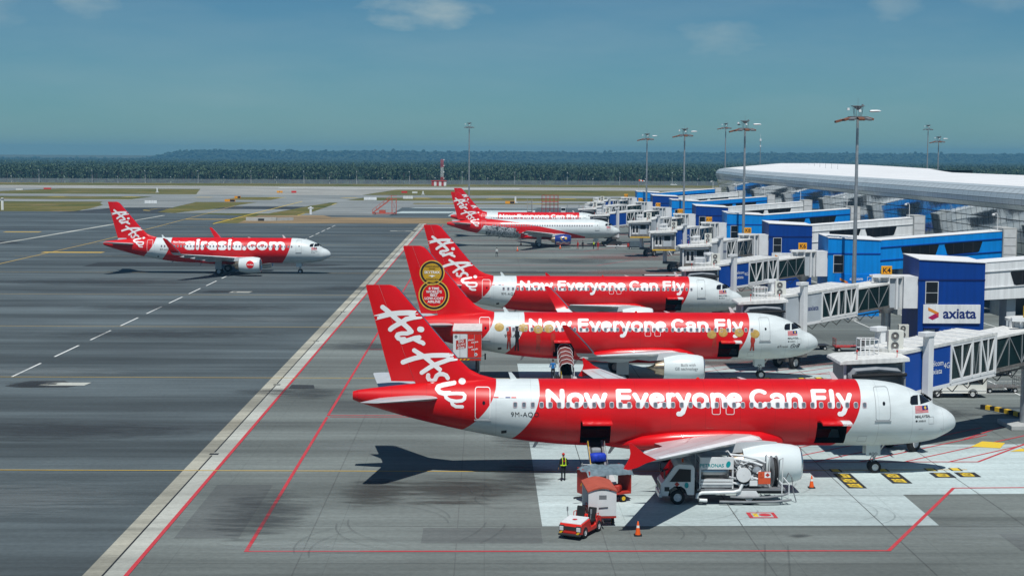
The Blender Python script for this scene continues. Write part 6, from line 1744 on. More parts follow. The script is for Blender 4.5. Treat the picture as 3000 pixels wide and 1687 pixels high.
for q in range(34):
    x, z = 1.3 + random.random() * 1.9, 1.1 + random.random() * 1.3; l_ = .12 + random.random() * .3
    b = MB(); b.path([(x, .5, z), (x, .88 + random.random() * .15, z), (x + random.choice((-1, 1)) * l_, .95, z + random.random() * .25)], .035 + random.random() * .03, 7); b.build('valve_pipe', M['steel'] if q % 3 == 1 else M['dark'] if q % 3 == 2 else cabm, T, smooth=40)
for q in range(9):
    x, z = 1.4 + random.random() * 1.7, 1.1 + random.random() * 1.2
    b = MB(); b.lathe([(0, .02), (.01, .11), (.06, .11), (.07, .02)], (x, .98, z), 'y', 12); b.build('pressure_gauge', M['link_white'] if q % 2 else M['greysteel'], T)
for yy in (.25, .62):
    b = MB(); b.lathe([(-.03, .18), (-.03, .86), (.0, .90), (.03, .86), (.03, .18)], (.78 if yy < .5 else .5, yy * 0, 1.75), 'x', 28); rl = b.build('hose_reel', M['steel'], T, smooth=40)
b = MB(); b.lathe([(.52, .70), (.60, .78), (.70, .78), (.76, .70)], (0, 0, 1.75), 'x', 24); b.build('wound_hose', M['black'], T, smooth=40)
b = MB(); b.path([(.25, -.5, .95), (.22, -.5, 2.3), (.22, .5, 2.6), (.25, .5, .95)], .035, 6); b.path([(1.0, -.6, .95), (1.0, -.6, 2.6), (1.0, .6, 2.6), (1.0, .6, .95)], .035, 6); b.build('reel_frame', cabm, T)
b = MB(); b.box((1.02, 1.02, 1.22), (1.72, 1.06, 1.92)); pl = b.build('warning_plate', mat('orange_plate', (.62, .09, .03), .4), T)
b = MB(); b.box((1.02, 1.061, 1.58), (1.36, 1.068, 1.90)); b.build('plate_field', M['link_white'], pl)
b = MB(); b.add([(1.19, 1.071, 1.62), (1.32, 1.071, 1.74), (1.19, 1.071, 1.86), (1.06, 1.071, 1.74)], [(0, 1, 2, 3)]); b.build('hazard_diamond', M['eq_red'], pl)
flat_text('3.', .1, (1.55, 1.063, 1.72), (-1, 0, 0), (0, 0, 1), 'plate_text', M['letter_black'], pl); flat_text('1223', .09, (1.55, 1.063, 1.56), (-1, 0, 0), (0, 0, 1), 'plate_text', M['letter_black'], pl)
b = MB(); b.box((1.75, 1.0, 1.1), (2.2, 1.06, 1.42)); b.build('control_box', cabm, T, bevel=.02)
b = MB(); b.prism([(1.55, .42), (1.85, .88), (2.75, .88), (3.0, .5)], .95, 1.02, 'xz'); b.prism([(1.66, .42), (1.9, .80), (2.68, .80), (2.88, .5)], .93, 1.03, 'xz'); b.build('mudguard', cabm, T)
b = MB(); b.path([(3.3, 1.12, .50), (2.6, 1.14, .46), (1.2, 1.14, .48), (.3, 1.12, .58), (-.1, .9, .7)], .06, 8); b.path([(3.9, 1.1, .22), (2.4, 1.12, .20), (.8, 1.12, .22), (-.2, 1.0, .30)], .07, 8); b.build('ground_hose', M['greysteel'], T, smooth=40)
for x in (-.05, .35): b = MB(); b.bar((x, 1.0, .25), (x, 1.0, 1.2), .05); b.bar((x, 1.0, 1.2), (x + .25, .6, 1.5), .05); b.build('hose_stand', cabm, T)
b = MB(); b.path([(.0, -.3, 1.0), (-.25, -.2, 1.6), (-.38, .1, 1.4), (-.45, .3, .6), (-.6, .4, .05)], .035, 6); b.build('loose_hose', M['greysteel'], T, smooth=40)
b = MB(); b.tube((5.9, .2, 2.3), (5.9, .2, 2.5), .06, n=8); b.build('roof_beacon', M['orange'], cab)

# ---- baggage tractor (local +x forward)
hdg = math.atan2(-.88, -.47)
T = thing('baggage_tractor', 'small red and white open baggage tractor pulling the white-ended cart', 'baggage tractor', (5.15, 80.15, 0), hdg)
b = MB(); b.prism([(-1.05, .32), (-1.05, .78), (-.55, .92), (-.28, .48), (.25, .46), (.42, .92), (1.45, .80), (1.55, .62), (1.55, .30), (1.3, .24), (.9, .24), (-.3, .24)], -.62, .62, 'xz'); body = b.build('body', M['eq_bright'], T, bevel=.04)
b = MB(); b.prism([(.38, .90), (.40, 1.00), (1.42, .86), (1.44, .78)], -.56, .56, 'xz'); b.build('bonnet', M['truck_white'], T, bevel=.03)
b = MB(); b.box((1.545, -.36, .50), (1.575, .36, .68)); b.build('grille', M['dark'], T)
for sy in (-.48, .48):
    lamp(T, (1.56, sy, .55), (.06, .22, .22), M['lens']); lamp(T, (1.53, sy, .56), (.05, .30, .32), M['dark'], 'lamp_housing', .02)
    b = MB(); b.prism([(sy - .16, .27), (sy - .02, .27), (sy + .10, .42), (sy - .04, .42)], 1.57, 1.582, 'yz'); b.build('warning_chevron', M['yellow'], T)
b = MB(); b.box((1.5, -.62, .20), (1.68, .62, .30)); b.build('bumper', M['dark'], T, bevel=.03)
for sy in (-.33, .33):
    b = MB(); b.box((-.45, sy - .24, .62), (.02, sy + .24, .76)); b.prism([(-.50, .74), (-.38, .74), (-.52, 1.32), (-.62, 1.30)], sy - .23, sy + .23, 'xz'); b.build('seat', M['black'], T, bevel=.05)
b = MB(); b.lathe([(-.015, .15), (0, .17), (.015, .15)], (.22, .33, 1.02), 'x', 14); b.bar((.40, .33, .9), (.22, .33, 1.02), .04); b.build('steering_wheel', M['black'], T)
for sy in (-.64, .64):
    b = MB(); b.path([(.42, sy, .9), (.42, sy * 1.06, 1.25)], .02, 5); b.box((.38, sy * 1.06 - .03, 1.2), (.46, sy * 1.06 + .03, 1.42)); b.build('wing_mirror', M['steel'], T)
    b = MB(); b.path([(-.6, sy, .8), (-.62, sy, 1.02), (-.3, sy, 1.02), (-.26, sy, .76)], .022, 5); b.build('hand_rail', M['eq_bright'], T)
for (x, sy) in ((1.0, .55), (1.0, -.55), (-.72, .55), (-.72, -.55)): wheel(T, (x, sy, .31), .31 if x > 0 else .311, .2)
patch_ = MB(); patch_.lathe([(.006, .005), (.006, .13)], (.95, 0, .935), 'z', 14); patch_.build('round_emblem', M['red'], T)
b = MB(); b.bar((-1.05, 0, .4), (-1.45, 0, .36), .08); b.build('tow_hook', M['dark'], T)

# ---- baggage carts
def cart(x, y, rz, label, covered):
    T = thing('baggage_cart', label, 'baggage cart', (x, y, 0), rz, 'red baggage carts behind the tractor')
    b = MB(); b.box((-1.35, -.75, .48), (1.35, .75, .60)); b.build('floor', M['eq_red'], T, bevel=.01)
    for (wx, wy) in ((.9, .62), (.9, -.62), (-.9, .62), (-.9, -.62)):
        w = wheel(T, (wx, wy, .22), .22, .14); w.children[0].data = cached('yhub', lambda: (lambda m_: m_)(MB().lathe([(-.075, .01), (-.07, .12), (.07, .12), (.075, .01)], axis='y', n=14).mesh('hub', M['yellow'], smooth=40)))
    for wx in (-.9, .9): b = MB(); b.bar((wx, -.6, .22), (wx, .6, .22), .07); b.bar((wx, 0, .22), (wx, 0, .5), .12); b.build('axle', M['dark'], T)
    for sx in (-1, 1):
        b = MB(); b.box((sx * 1.33 - .03, -.75, .6), (sx * 1.33 + .03, .75, 1.95)); e = b.build('end_panel', M['eq_red'] if not covered else M['truck_white'], T, bevel=.01)
        if covered: b = MB(); b.box((sx * 1.365 - .003, -.18, 1.50), (sx * 1.365 + .003, .22, 1.72)); b.build('name_plate', M['greysteel'], e); b = MB(); b.bar((sx * 1.39, -.2, 1.05), (sx * 1.39, .3, 1.08), .03); b.build('latch', M['dark'], e)
        else:
            for q in (-1, 0, 1): b = MB(); b.prism([(q * .22 - .1, .95), (q * .22, .95), (q * .22 + .1, 1.12), (q * .22, 1.12)], sx * 1.362, sx * 1.366, 'yz'); b.build('warning_chevron', M['yellow'], e)
    b = MB()
    for sy in (-.73, .73): b.path([(.2, sy, .6), (.2, sy, 1.1), (1.25, sy, 1.1)], .025, 5); b.bar((.7, sy, .6), (.7, sy, 1.1), .03); b.bar((.2, sy, .85), (1.25, sy, .85), .03)
    b.build('side_rail', M['eq_red'], T)
    if covered:
        b = MB(); rings = []
        for xx in (-1.42, 1.42):
            rings.append([(xx, -.80 + 1.6 * k / 8, 1.95 + .22 * math.sin(math.pi * k / 8)) for k in range(9)] + [(xx, .80 - 1.6 * k / 8, 1.88 + .20 * math.sin(math.pi * k / 8)) for k in range(9)])
        b.loft(rings); b.build('curved_roof', M['rust_red'], T, smooth=30)
    else:
        b = MB(); n = 22
        rngl = np.random.default_rng(5); H = rngl.normal(0, .05, (n, 12)); H = (H + np.roll(H, 1, 0) + np.roll(H, -1, 0) + np.roll(H, 2, 0) + np.roll(H, -2, 0)) / 3.2
        P = []
        for i_ in range(n):
            for j_ in range(12):
                yy = -.9 + 1.8 * j_ / 11; P.append((-1.45 + 2.9 * i_ / (n - 1), yy + H[i_, j_] * .8, 1.98 + H[i_, j_] * 1.6 - (.30 if j_ in (0, 11) else .08 if j_ in (1, 10) else 0) - (.12 if i_ in (0, n - 1) else 0)))
        b.add(P, [(i_ * 12 + j_, i_ * 12 + j_ + 1, (i_ + 1) * 12 + j_ + 1, (i_ + 1) * 12 + j_) for i_ in range(n - 1) for j_ in range(11)]); b.build('tarpaulin', M['canvas'], T, smooth=60)
        for q, (x0, s_, m_) in enumerate(((-.6, .5, 'cloth_dark'), (.1, .45, 'bag_blue'), (.7, .4, 'eq_red'))):
            pass
    b = MB(); b.bar((1.35, 0, .4), (1.95, 0, .34), .07); b.build('draw_bar', M['dark'], T)
    return T
cart(6.2, 82.8, hdg + math.pi * .0 + .55, 'baggage cart with white end panel and curved rust-red roof behind the tractor', True)
cart(6.85, 87.7, math.pi + .42, 'open red baggage cart with a crumpled grey tarpaulin on top', False)
def bag(name, label, x, y, z, s_, m_, rz=0.0):
    b = MB(); rings = []
    for t, k_ in ((-1, .55), (-.85, .9), (-.3, 1.0), (.4, .98), (.85, .88), (1, .5)):
        rings.append([(t * s_[0] * .5, k_ * s_[1] * .5 * math.copysign(abs(math.cos(a)) ** .5, math.cos(a)), k_ * s_[2] * .5 * math.copysign(abs(math.sin(a)) ** .5, math.sin(a))) for a in np.linspace(0, 2 * math.pi, 15)[:-1]])
    b.loft(rings); return tag(b.build(name, m_, None, smooth=50, loc=(x, y, z), rz=rz), label, 'bag')
bag('suitcase', 'dark suitcase lying on the floor of the open red cart', 6.2, 87.6, .84, (.7, .5, .46), M['cloth_dark'], .2)
bag('suitcase', 'red suitcase at the right end of the open red cart', 7.6, 87.55, .82, (.65, .45, .42), M['eq_red'], 1.2)

# ---- belt loaders
def beltloader(x, ytop, ybot, ztop, label, canopy=False, rz=0.0):
    T = thing('belt_loader', label, 'belt loader', (x, ybot, 0), rz, 'belt loaders at open cargo doors')
    d = ytop - ybot
    P0, P1 = Vector((0, 0, .75)), Vector((0, d, ztop)); dv = (P1 - P0).normalized(); up = Vector((1, 0, 0)).cross(dv)
    b = MB(); b.obox((P0 + P1) / 2, Vector((.34, 0, 0)), (P1 - P0) / 2, up * .05); b.build('belt', M['black'], T)
    for sx in (-1, 1):
        b = MB(); b.obox((P0 + P1) / 2 + Vector((sx * .42, 0, .0)), Vector((.07, 0, 0)), (P1 - P0) / 2 * 1.01, up * .13); b.build('belt_rail', M['steel'], T, bevel=.01)
        b = MB(); b.path([P0 + Vector((sx * .5, .4, .1)), P0 + Vector((sx * .5, .5, .65)), P0.lerp(P1, .8) + Vector((sx * .5, 0, .55)), P0.lerp(P1, .85) + Vector((sx * .5, 0, .05))], .02, 5); b.build('hand_rail', M['yellow'] if sx < 0 else M['steel'], T)
    for q in range(1, 9):
        c = P0.lerp(P1, q / 9) + up * .055; b = MB(); b.obox(c, Vector((.32, 0, 0)), dv * .03, up * .012); b.build('belt_cleat', M['dark'], T)
    b = MB(); b.box((-1.05, .3, .35), (.95, 3.4, .75)); b.build('chassis', M['truck_white'], T, bevel=.04)
    b = MB(); b.box((-1.0, .5, .75), (-.5, 1.0, 1.15)); b.build('seat', M['black'], T, bevel=.04)
    b = MB(); b.path([(-1.05, 1.4, .75), (-1.05, 1.4, 1.6), (-.5, 1.4, 1.6), (-.5, 1.4, .75)], .03, 6); b.path([(-1.05, .4, .75), (-1.05, .4, 1.9), (-1.05, 1.4, 1.6)], .03, 6); b.lathe([(-.012, .16), (0, .18), (.012, .16)], (-.75, 1.25, 1.35), 'y', 12); b.build('driver_frame', M['steel'], T)
    for (wx, wy) in ((-.85, .7), (.8, .7), (-.85, 2.9), (.8, 2.9)):
        w = wheel(T, (wx, wy, .36), .36, .22); w.rotation_euler = (0, 0, math.pi / 2)
    if canopy:
        for q in range(6):
            c = P0.lerp(P1, .12 + q * .15); b = MB(); b.path([c + Vector((-.62, 0, 0)), c + Vector((-.62, 0, .9)), c + Vector((-.42, 0, 1.2)), c + Vector((0, 0, 1.32)), c + Vector((.42, 0, 1.2)), c + Vector((.62, 0, .9)), c + Vector((.62, 0, 0))], .03, 6); b.build('canopy_hoop', M['bridge_white'], T)
        rings = []
        for q in (.12, .87):
            c = P0.lerp(P1, q); rings.append([c + Vector((px, 0, pz)) for px, pz in ((-.60, .1), (-.60, .88), (-.40, 1.17), (0, 1.29), (.40, 1.17), (.60, .88), (.60, .1))])
        b = MB(); b.loft(rings, closed=False); b.build('canopy', mat('brown_canopy', (.16, .04, .035), .6, var=.2), T)
    return T
beltloader(6.75, 94.0, 88.9, 2.25, 'belt loader reaching up into the rear cargo door of the nearest airliner')
beltloader(6.95, 135.2, 129.6, 2.3, 'belt loader with brown hooped canopy at the award-tailed airliner', True)
bag('duffel_bag', 'bright blue bag riding up the nearest belt loader', 6.75, 91.3, 1.83, (.95, .6, .55), M['bag_blue'], .3)
bag('suitcase', 'pale suitcase near the top of the belt loader', 6.7, 92.35, 2.02, (.6, .5, .4), M['bellows'], .1)

# ---- catering high-loader
T = thing('catering_truck', 'catering truck with raised red and white box at the rear door behind the nearest tail', 'catering truck', (-1.45, 130.4, 0))
b = MB(); b.box((-1.2, 0, 2.62), (1.2, 5.1, 4.95)); bx = b.build('box_body', M['truck_white'], T, bevel=.03)
b = MB(); b.box((-1.24, -.02, 4.90), (1.24, 5.14, 5.02)); b.build('box_roof', M['bridge_roof'], T, bevel=.02)
b = MB(); b.box((-1.2, 5.1, 2.62), (1.2, 6.0, 2.72)); b.bar((-1.2, 5.95, 2.7), (-1.2, 5.95, 3.7), .05); b.bar((1.2, 5.95, 2.7), (1.2, 5.95, 3.7), .05); b.build('front_platform', M['steel'], T)
b = MB(); b.box((.0, -.035, 2.70), (1.19, -.003, 4.66)); b.build('rear_door', M['eq_bright'], bx); b = MB(); b.box((-1.19, -.035, 2.70), (-.02, -.003, 4.66)); b.build('rear_door', M['truck_white'], bx)
b = MB(); b.box((-1.2, -.03, 4.68), (1.2, -.002, 4.89)); b.build('header_panel', M['eq_red'], bx)
for xx in (-.62, .02, .60): b = MB(); b.box((xx - .02, -.05, 2.72), (xx + .02, -.036, 4.64)); b.build('door_bar', M['steel'], bx)
b = MB(); b.add([(-.95, -.045, 3.35), (-.12, -.045, 3.50), (-.12, -.045, 4.28), (-.95, -.045, 4.12)], [(0, 1, 2, 3)]); lb = b.build('shop_label', M['eq_red'], bx)
for q, (tx, zz, s_) in enumerate((('BIG', 3.98, .22), ('DUTY', 3.70, .18), ('FREE', 3.42, .20))): flat_text(tx, s_, (-.52, -.05, zz - .02), (1, 0, .14), (0, 0, 1), 'shop_text', M['letter'], lb, .03)
for tx, xx, zz in (('More', .30, 4.12), ('Choice', .62, 3.93), ('Less', .28, 3.52), ('Hassle', .62, 3.33)): flat_text(tx, .15, (xx, -.045, zz), (1, 0, .18), (0, 0, 1), 'slogan_text', M['letter'], bx, .03)
b = MB(); b.lathe([(-.048, .07), (-.048, .12)], (-.95, 0, 4.45), 'y', 16); b.build('round_mark', M['letter_black'], bx); flat_text('C', .11, (-.95, -.047, 4.40), (1, 0, 0), (0, 0, 1), 'round_mark_letter', M['letter_black'], bx, .02)
b = MB(); b.lathe([(-.045, .005), (-.045, .13)], (.72, 0, 2.95), 'y', 16); b.build('round_mark', M['letter'], bx); b = MB(); b.lathe([(-.048, .005), (-.048, .07)], (.72, 0, 2.95), 'y', 12); b.build('round_mark_dot', M['letter_blue'], bx)
for q in range(4): b = MB(); b.prism([(-1.0 + q * .32, 2.46), (-.84 + q * .32, 2.46), (-.74 + q * .32, 2.58), (-.9 + q * .32, 2.58)], -.04, -.02, 'xz'); b.build('warning_chevron', M['yellow'], T)
b = MB(); b.box((-1.15, 0, 2.42), (1.15, 5.0, 2.61)); b.build('box_subframe', M['eq_red'], T)
for sx in (-.75, .75):
    b = MB(); b.bar((sx, .6, 1.0), (sx, 4.2, 2.42), .14); b.bar((sx + .16, 4.2, 1.0), (sx + .16, .6, 2.42), .14); b.build('scissor_lift', M['dirt_metal'], T)
b = MB(); b.box((-.9, -.1, .62), (.9, 6.6, .98)); b.build('chassis', M['dark'], T)
b = MB(); b.prism([(5.2, .6), (5.2, 2.1), (6.7, 2.1), (7.15, 1.3), (7.2, .6)], -1.05, 1.05, 'yz'); cb = b.build('cab', M['truck_white'], T, bevel=.05)
b = MB(); b.prism([(5.45, 1.3), (5.45, 1.98), (6.6, 1.98), (6.95, 1.3)], 1.045, 1.075, 'yz'); b.build('side_window', M['window'], cb)
b = MB(); b.bar((1.0, 6.9, 1.9), (1.5, 7.0, 2.0), .04); b.box((1.44, 6.9, 1.6), (1.58, 7.0, 2.15)); b.build('wing_mirror', M['dark'], cb)
for (wx, wy) in ((-.85, .9), (.85, .9), (-.85, 5.9), (.85, 5.9)):
    w = wheel(T, (wx, wy, .46), .46, .28); w.rotation_euler = (0, 0, math.pi / 2)

# ---- white van (local +x forward)
T = thing('van', 'cream white van parked under the nearest jet bridge', 'van', (38.75, 127.0, 0), math.pi)
b = MB(); rings = []
for yy, ins in ((-.88, .10), (-.92, .0), (-.80, -.02), (.80, -.02), (.92, .0), (.88, .10)):
    rings.append([(-2.40 + ins, yy, .42 + ins), (-2.42 + ins, yy, 1.1), (-2.35 + ins, yy, 1.92 - ins), (-1.9, yy * .93, 2.08 - ins * .5), (.9, yy * .93, 2.08 - ins * .5), (1.45 - ins, yy * .94, 1.90 - ins), (2.05 - ins, yy, 1.22), (2.42 - ins, yy, 1.02), (2.48 - ins, yy, .5 + ins), (2.2, yy, .40 + ins)])
b.loft(rings); van = b.build('body', M['cream'], T, smooth=35)
for sy in (-1, 1):
    for poly in ([(-2.1, 1.22), (-2.08, 1.80), (-.95, 1.82), (-.95, 1.22)], [(-.85, 1.22), (-.85, 1.82), (.35, 1.82), (.35, 1.22)], [(.45, 1.22), (.45, 1.82), (1.15, 1.82), (1.72, 1.22)]):
        b = MB(); b.prism(poly, sy * .915, sy * .932, 'xz'); b.build('side_window', M['window'], van)
    lamp(van, (2.42, sy * .7, .85), (.08, .34, .22), M['lens']); lamp(van, (-2.41, sy * .8, 1.0), (.05, .14, .5), M['eq_bright'], 'tail_light')
    b = MB(); b.box((1.45, sy * 1.02 - .1, 1.2), (1.55, sy * 1.02 + .1, 1.38)); b.build('wing_mirror', M['cream'], van)
    b = MB(); b.box((-2.38, sy * .925 - .006, .62), (2.2, sy * .925 + .006, .66)); b.build('side_moulding', M['white_trim'], van)
    for wx in (1.62, -1.28):
        b = MB(); b.lathe([(sy * .90, .395), (sy * .936, .40), (sy * .936, .36)], (wx, 0, .36), 'y', 24); b.build('wheel_arch', M['dark'], van)
        wheel(T, (wx, sy * .80, .34), .34, .24)
b = MB(); b.add([(1.50, -.78, 1.84), (1.50, .78, 1.84), (2.06, .82, 1.25), (2.06, -.82, 1.25)], [(0, 1, 2, 3)]); b.v = [(v[0] + .03, v[1], v[2] + .03) for v in b.v]; b.build('windscreen', M['window'], van)
b = MB(); b.box((-2.55, -.85, .42), (-2.36, .85, .62)); b.build('rear_bumper', M['dark'], van, bevel=.03)
b = MB(); b.box((2.38, -.85, .38), (2.54, .85, .6)); b.build('front_bumper', M['cream'], van, bevel=.04)

# ---- flat dollies, loose equipment
def dolly(x, y, rz, label, m_=None, cage=True):
    m_ = m_ or M['dirt_metal']
    T = thing('baggage_dolly', label, 'baggage dolly', (x, y, 0), rz, 'flat baggage dollies')
    b = MB(); b.box((-1.5, -.75, .42), (1.5, .75, .52)); b.build('deck', m_, T, bevel=.01)
    for (wx, wy) in ((1.1, .6), (1.1, -.6), (-1.1, .6), (-1.1, -.6)): wheel(T, (wx, wy, .21), .21, .13)
    for wx in (-1.1, 1.1): b = MB(); b.bar((wx, -.6, .21), (wx, .6, .21), .06); b.bar((wx, 0, .2), (wx, 0, .44), .1); b.build('axle', M['dark'], T)
    if cage:
        for sx in (-1.45, 1.45):
            b = MB(); b.path([(sx, -.72, .5), (sx, -.72, 1.3), (sx, .72, 1.3), (sx, .72, .5)], .03, 6)
            for q in (.75, 1.02): b.bar((sx, -.72, q), (sx, .72, q), .03)
            for yy in (-.36, 0, .36): b.bar((sx, yy, .5), (sx, yy, 1.3), .025)
            b.build('end_rail', m_, T)
        for sy in (-.75, .75):
            b = MB()
            for q in range(9): b.bar((-1.4 + q * .35, sy, .5), (-1.4 + q * .35, sy, .86), .025)
            b.bar((-1.45, sy, .86), (1.45, sy, .86), .03); b.build('side_rail', M['steel'], T)
    b = MB(); b.bar((1.5, 0, .4), (2.3, 0, .3), .07); b.build('draw_bar', M['dark'], T)
    return T
dolly(43.4, 129.6, .08, 'empty brown flat dolly with low rails behind the white van')
dolly(37.0, 157.0, math.pi, 'red railed dolly beside the column of the K4 jet bridge', M['eq_red'])
dolly(46.3, 139.5, .3, 'grey dolly standing under the K4 walkway')
dolly(33.6, 158.2, .1, 'dark low dolly left of the K4 column', M['dark'], False)
def gpu(x, y, rz, label):
    T = thing('ground_power_unit', label, 'power unit', (x, y, 0), rz)
    b = MB(); b.prism([(-1.5, .55), (-1.35, 1.75), (1.3, 1.75), (1.6, 1.3), (1.5, .55)], -.75, .75, 'xz'); b.build('body', mat('slate_cover', (.09, .12, .14), .5, var=.15), T, bevel=.05)
    b = MB(); b.prism([(.4, .8), (.9, .8), (.9, 1.2)], -.757, -.752, 'xz'); b.build('panel_mark', M['dark'], T)
    b = MB(); b.box((-1.9, -.7, .38), (1.6, .7, .55)); b.build('chassis', M['dark'], T)
    for (wx, wy) in ((1.1, .62), (1.1, -.62), (-1.3, .62), (-1.3, -.62)): wheel(T, (wx, wy, .24), .24, .16)
    b = MB(); b.box((-1.95, -.6, .5), (-1.55, .6, 1.2)); b.build('end_box', M['eq_red'], T, bevel=.03)
    return T
gpu(32.0, 329.0, 0.0, 'slate grey ground power unit in front of the swoosh airliner nose')
def towbar(x, y, rz, label, L_=5.0):
    T = thing('tow_bar', label, 'tow bar', (x, y, 0), rz, 'aircraft tow bars')
    b = MB(); b.tube((-L_ / 2, 0, .5), (L_ / 2, 0, .5), .09, n=8); b.build('bar', M['bridge_white'], T, smooth=40)
    for q in (-.08, .08): wheel(T, (0, q * 4, .22), .22, .12)
    b = MB(); b.bar((0, 0, .2), (0, 0, .5), .08); b.bar((0, -.35, .22), (0, .35, .22), .06); b.build('axle', M['dark'], T)
    b = MB(); b.box((-L_ / 2 - .3, -.2, .42), (-L_ / 2, .2, .58)); b.build('tow_head', M['dark'], T)
    return T
towbar(28.0, 330.5, 0.02, 'white tow bar lying ahead of the swoosh airliner nose wheel', 4.5)
towbar(29.5, 251.0, .02, 'white tow bar on the empty stand before the K10 cab', 7.5)
def tug(x, y, rz, label):
    T = thing('push_back_tug', label, 'tug', (x, y, 0), rz, 'low push-back tugs under aircraft noses')
    b = MB(); b.prism([(-2.2, .45), (-2.2, 1.0), (-1.0, 1.12), (-.6, 1.5), (.3, 1.5), (.6, 1.1), (2.1, .98), (2.2, .45)], -1.15, 1.15, 'xz'); b.build('body', M['dark'], T, bevel=.05)
    b = MB(); b.prism([(-.5, 1.05), (-.45, 1.42), (.2, 1.42), (.45, 1.05)], -1.16, -1.151, 'xz'); b.build('side_window', M['window'], T)
    for (wx, wy) in ((1.4, .95), (1.4, -.95), (-1.4, .95), (-1.4, -.95)): wheel(T, (wx, wy, .5), .5, .36)
    b = MB(); b.box((2.2, -.8, .5), (2.35, .8, .75)); b.build('bumper', M['yellow'], T)
    b = MB(); b.bar((2.2, 0, .5), (3.6, 0, .5), .12); b.build('tow_bar', M['bridge_white'], T)
    return T
tug(27.6, 339.5, math.pi, 'dark low tug under the swoosh airliner nose')

# ---- striped safety kerb round the foot of the nearest bridge
K = thing('safety_kerb', 'black and yellow striped kerb curving along the right edge of the picture', 'kerb', (39.0, 120.6, 0))
pts = [(0, 0), (.55, -.7), (1.0, -1.6), (1.4, -2.6), (1.75, -3.7), (2.05, -4.9), (2.3, -6.2), (2.5, -7.6)]
for q in range(14):
    t0, t1 = q / 14 * 7, (q + 1) / 14 * 7
    f_ = lambda t: (np.interp(t, range(8), [p[0] for p in pts]), np.interp(t, range(8), [p[1] for p in pts]))
    p0, p1 = f_(t0), f_(t1); b = MB(); b.bar((p0[0], p0[1], .18), (p1[0], p1[1], .18), .34, .36); b.build('kerb_block', M['yellow'] if q % 2 else M['black'], K, bevel=.03)
b = MB(); b.add([(-.4, .5, .03), (.3, .6, .03), (5.0, .9, .03), (5, -8, .03), (2.0, -7.8, .03), (1.0, -2.8, .03)], [tuple(range(6))]); b.build('kerb_island', M['asphalt'], K)

# ---- traffic cones
def cone_mesh():
    b = MB(); b.cur = 0; b.box((-.2, -.2, 0), (.2, .2, .04)); b.cur = 1; b.lathe([(.04, .15), (.40, .085), (.72, .03), (.74, .012), (.741, .001)], axis='z', n=16)
    return b.mesh('traffic_cone', [M['black'], M['orange']], smooth=40)
def cone_band():
    b = MB(); b.lathe([(.40, .0875), (.52, .068)], axis='z', n=16); return b.mesh('cone_band', M['hivis_band'], smooth=40)
CM, CB = cone_mesh(), cone_band()
for (x, y, lab) in ((8.0, 79.6, 'orange traffic cone right of the baggage tractor'), (19.5, 91.3, 'orange traffic cone to the right of the near engine'), (6.7, 320.6, 'orange cone nearest the lone walking man, left of the swoosh airliner gear'),
                    (7.9, 341.5, 'small orange cone behind the tail of the swoosh airliner'), (15.9, 329.0, 'orange cone in front of the dark blue engine'), (16.6, 343, 'orange cone just behind the dark blue engine')):
    c = tag(put('traffic_cone', CM, None, (x, y, .03)), lab, 'traffic cone', 'orange traffic cones')
    put('reflective_band', CB, c)
    if y > 200: c.scale = (1.25,) * 3
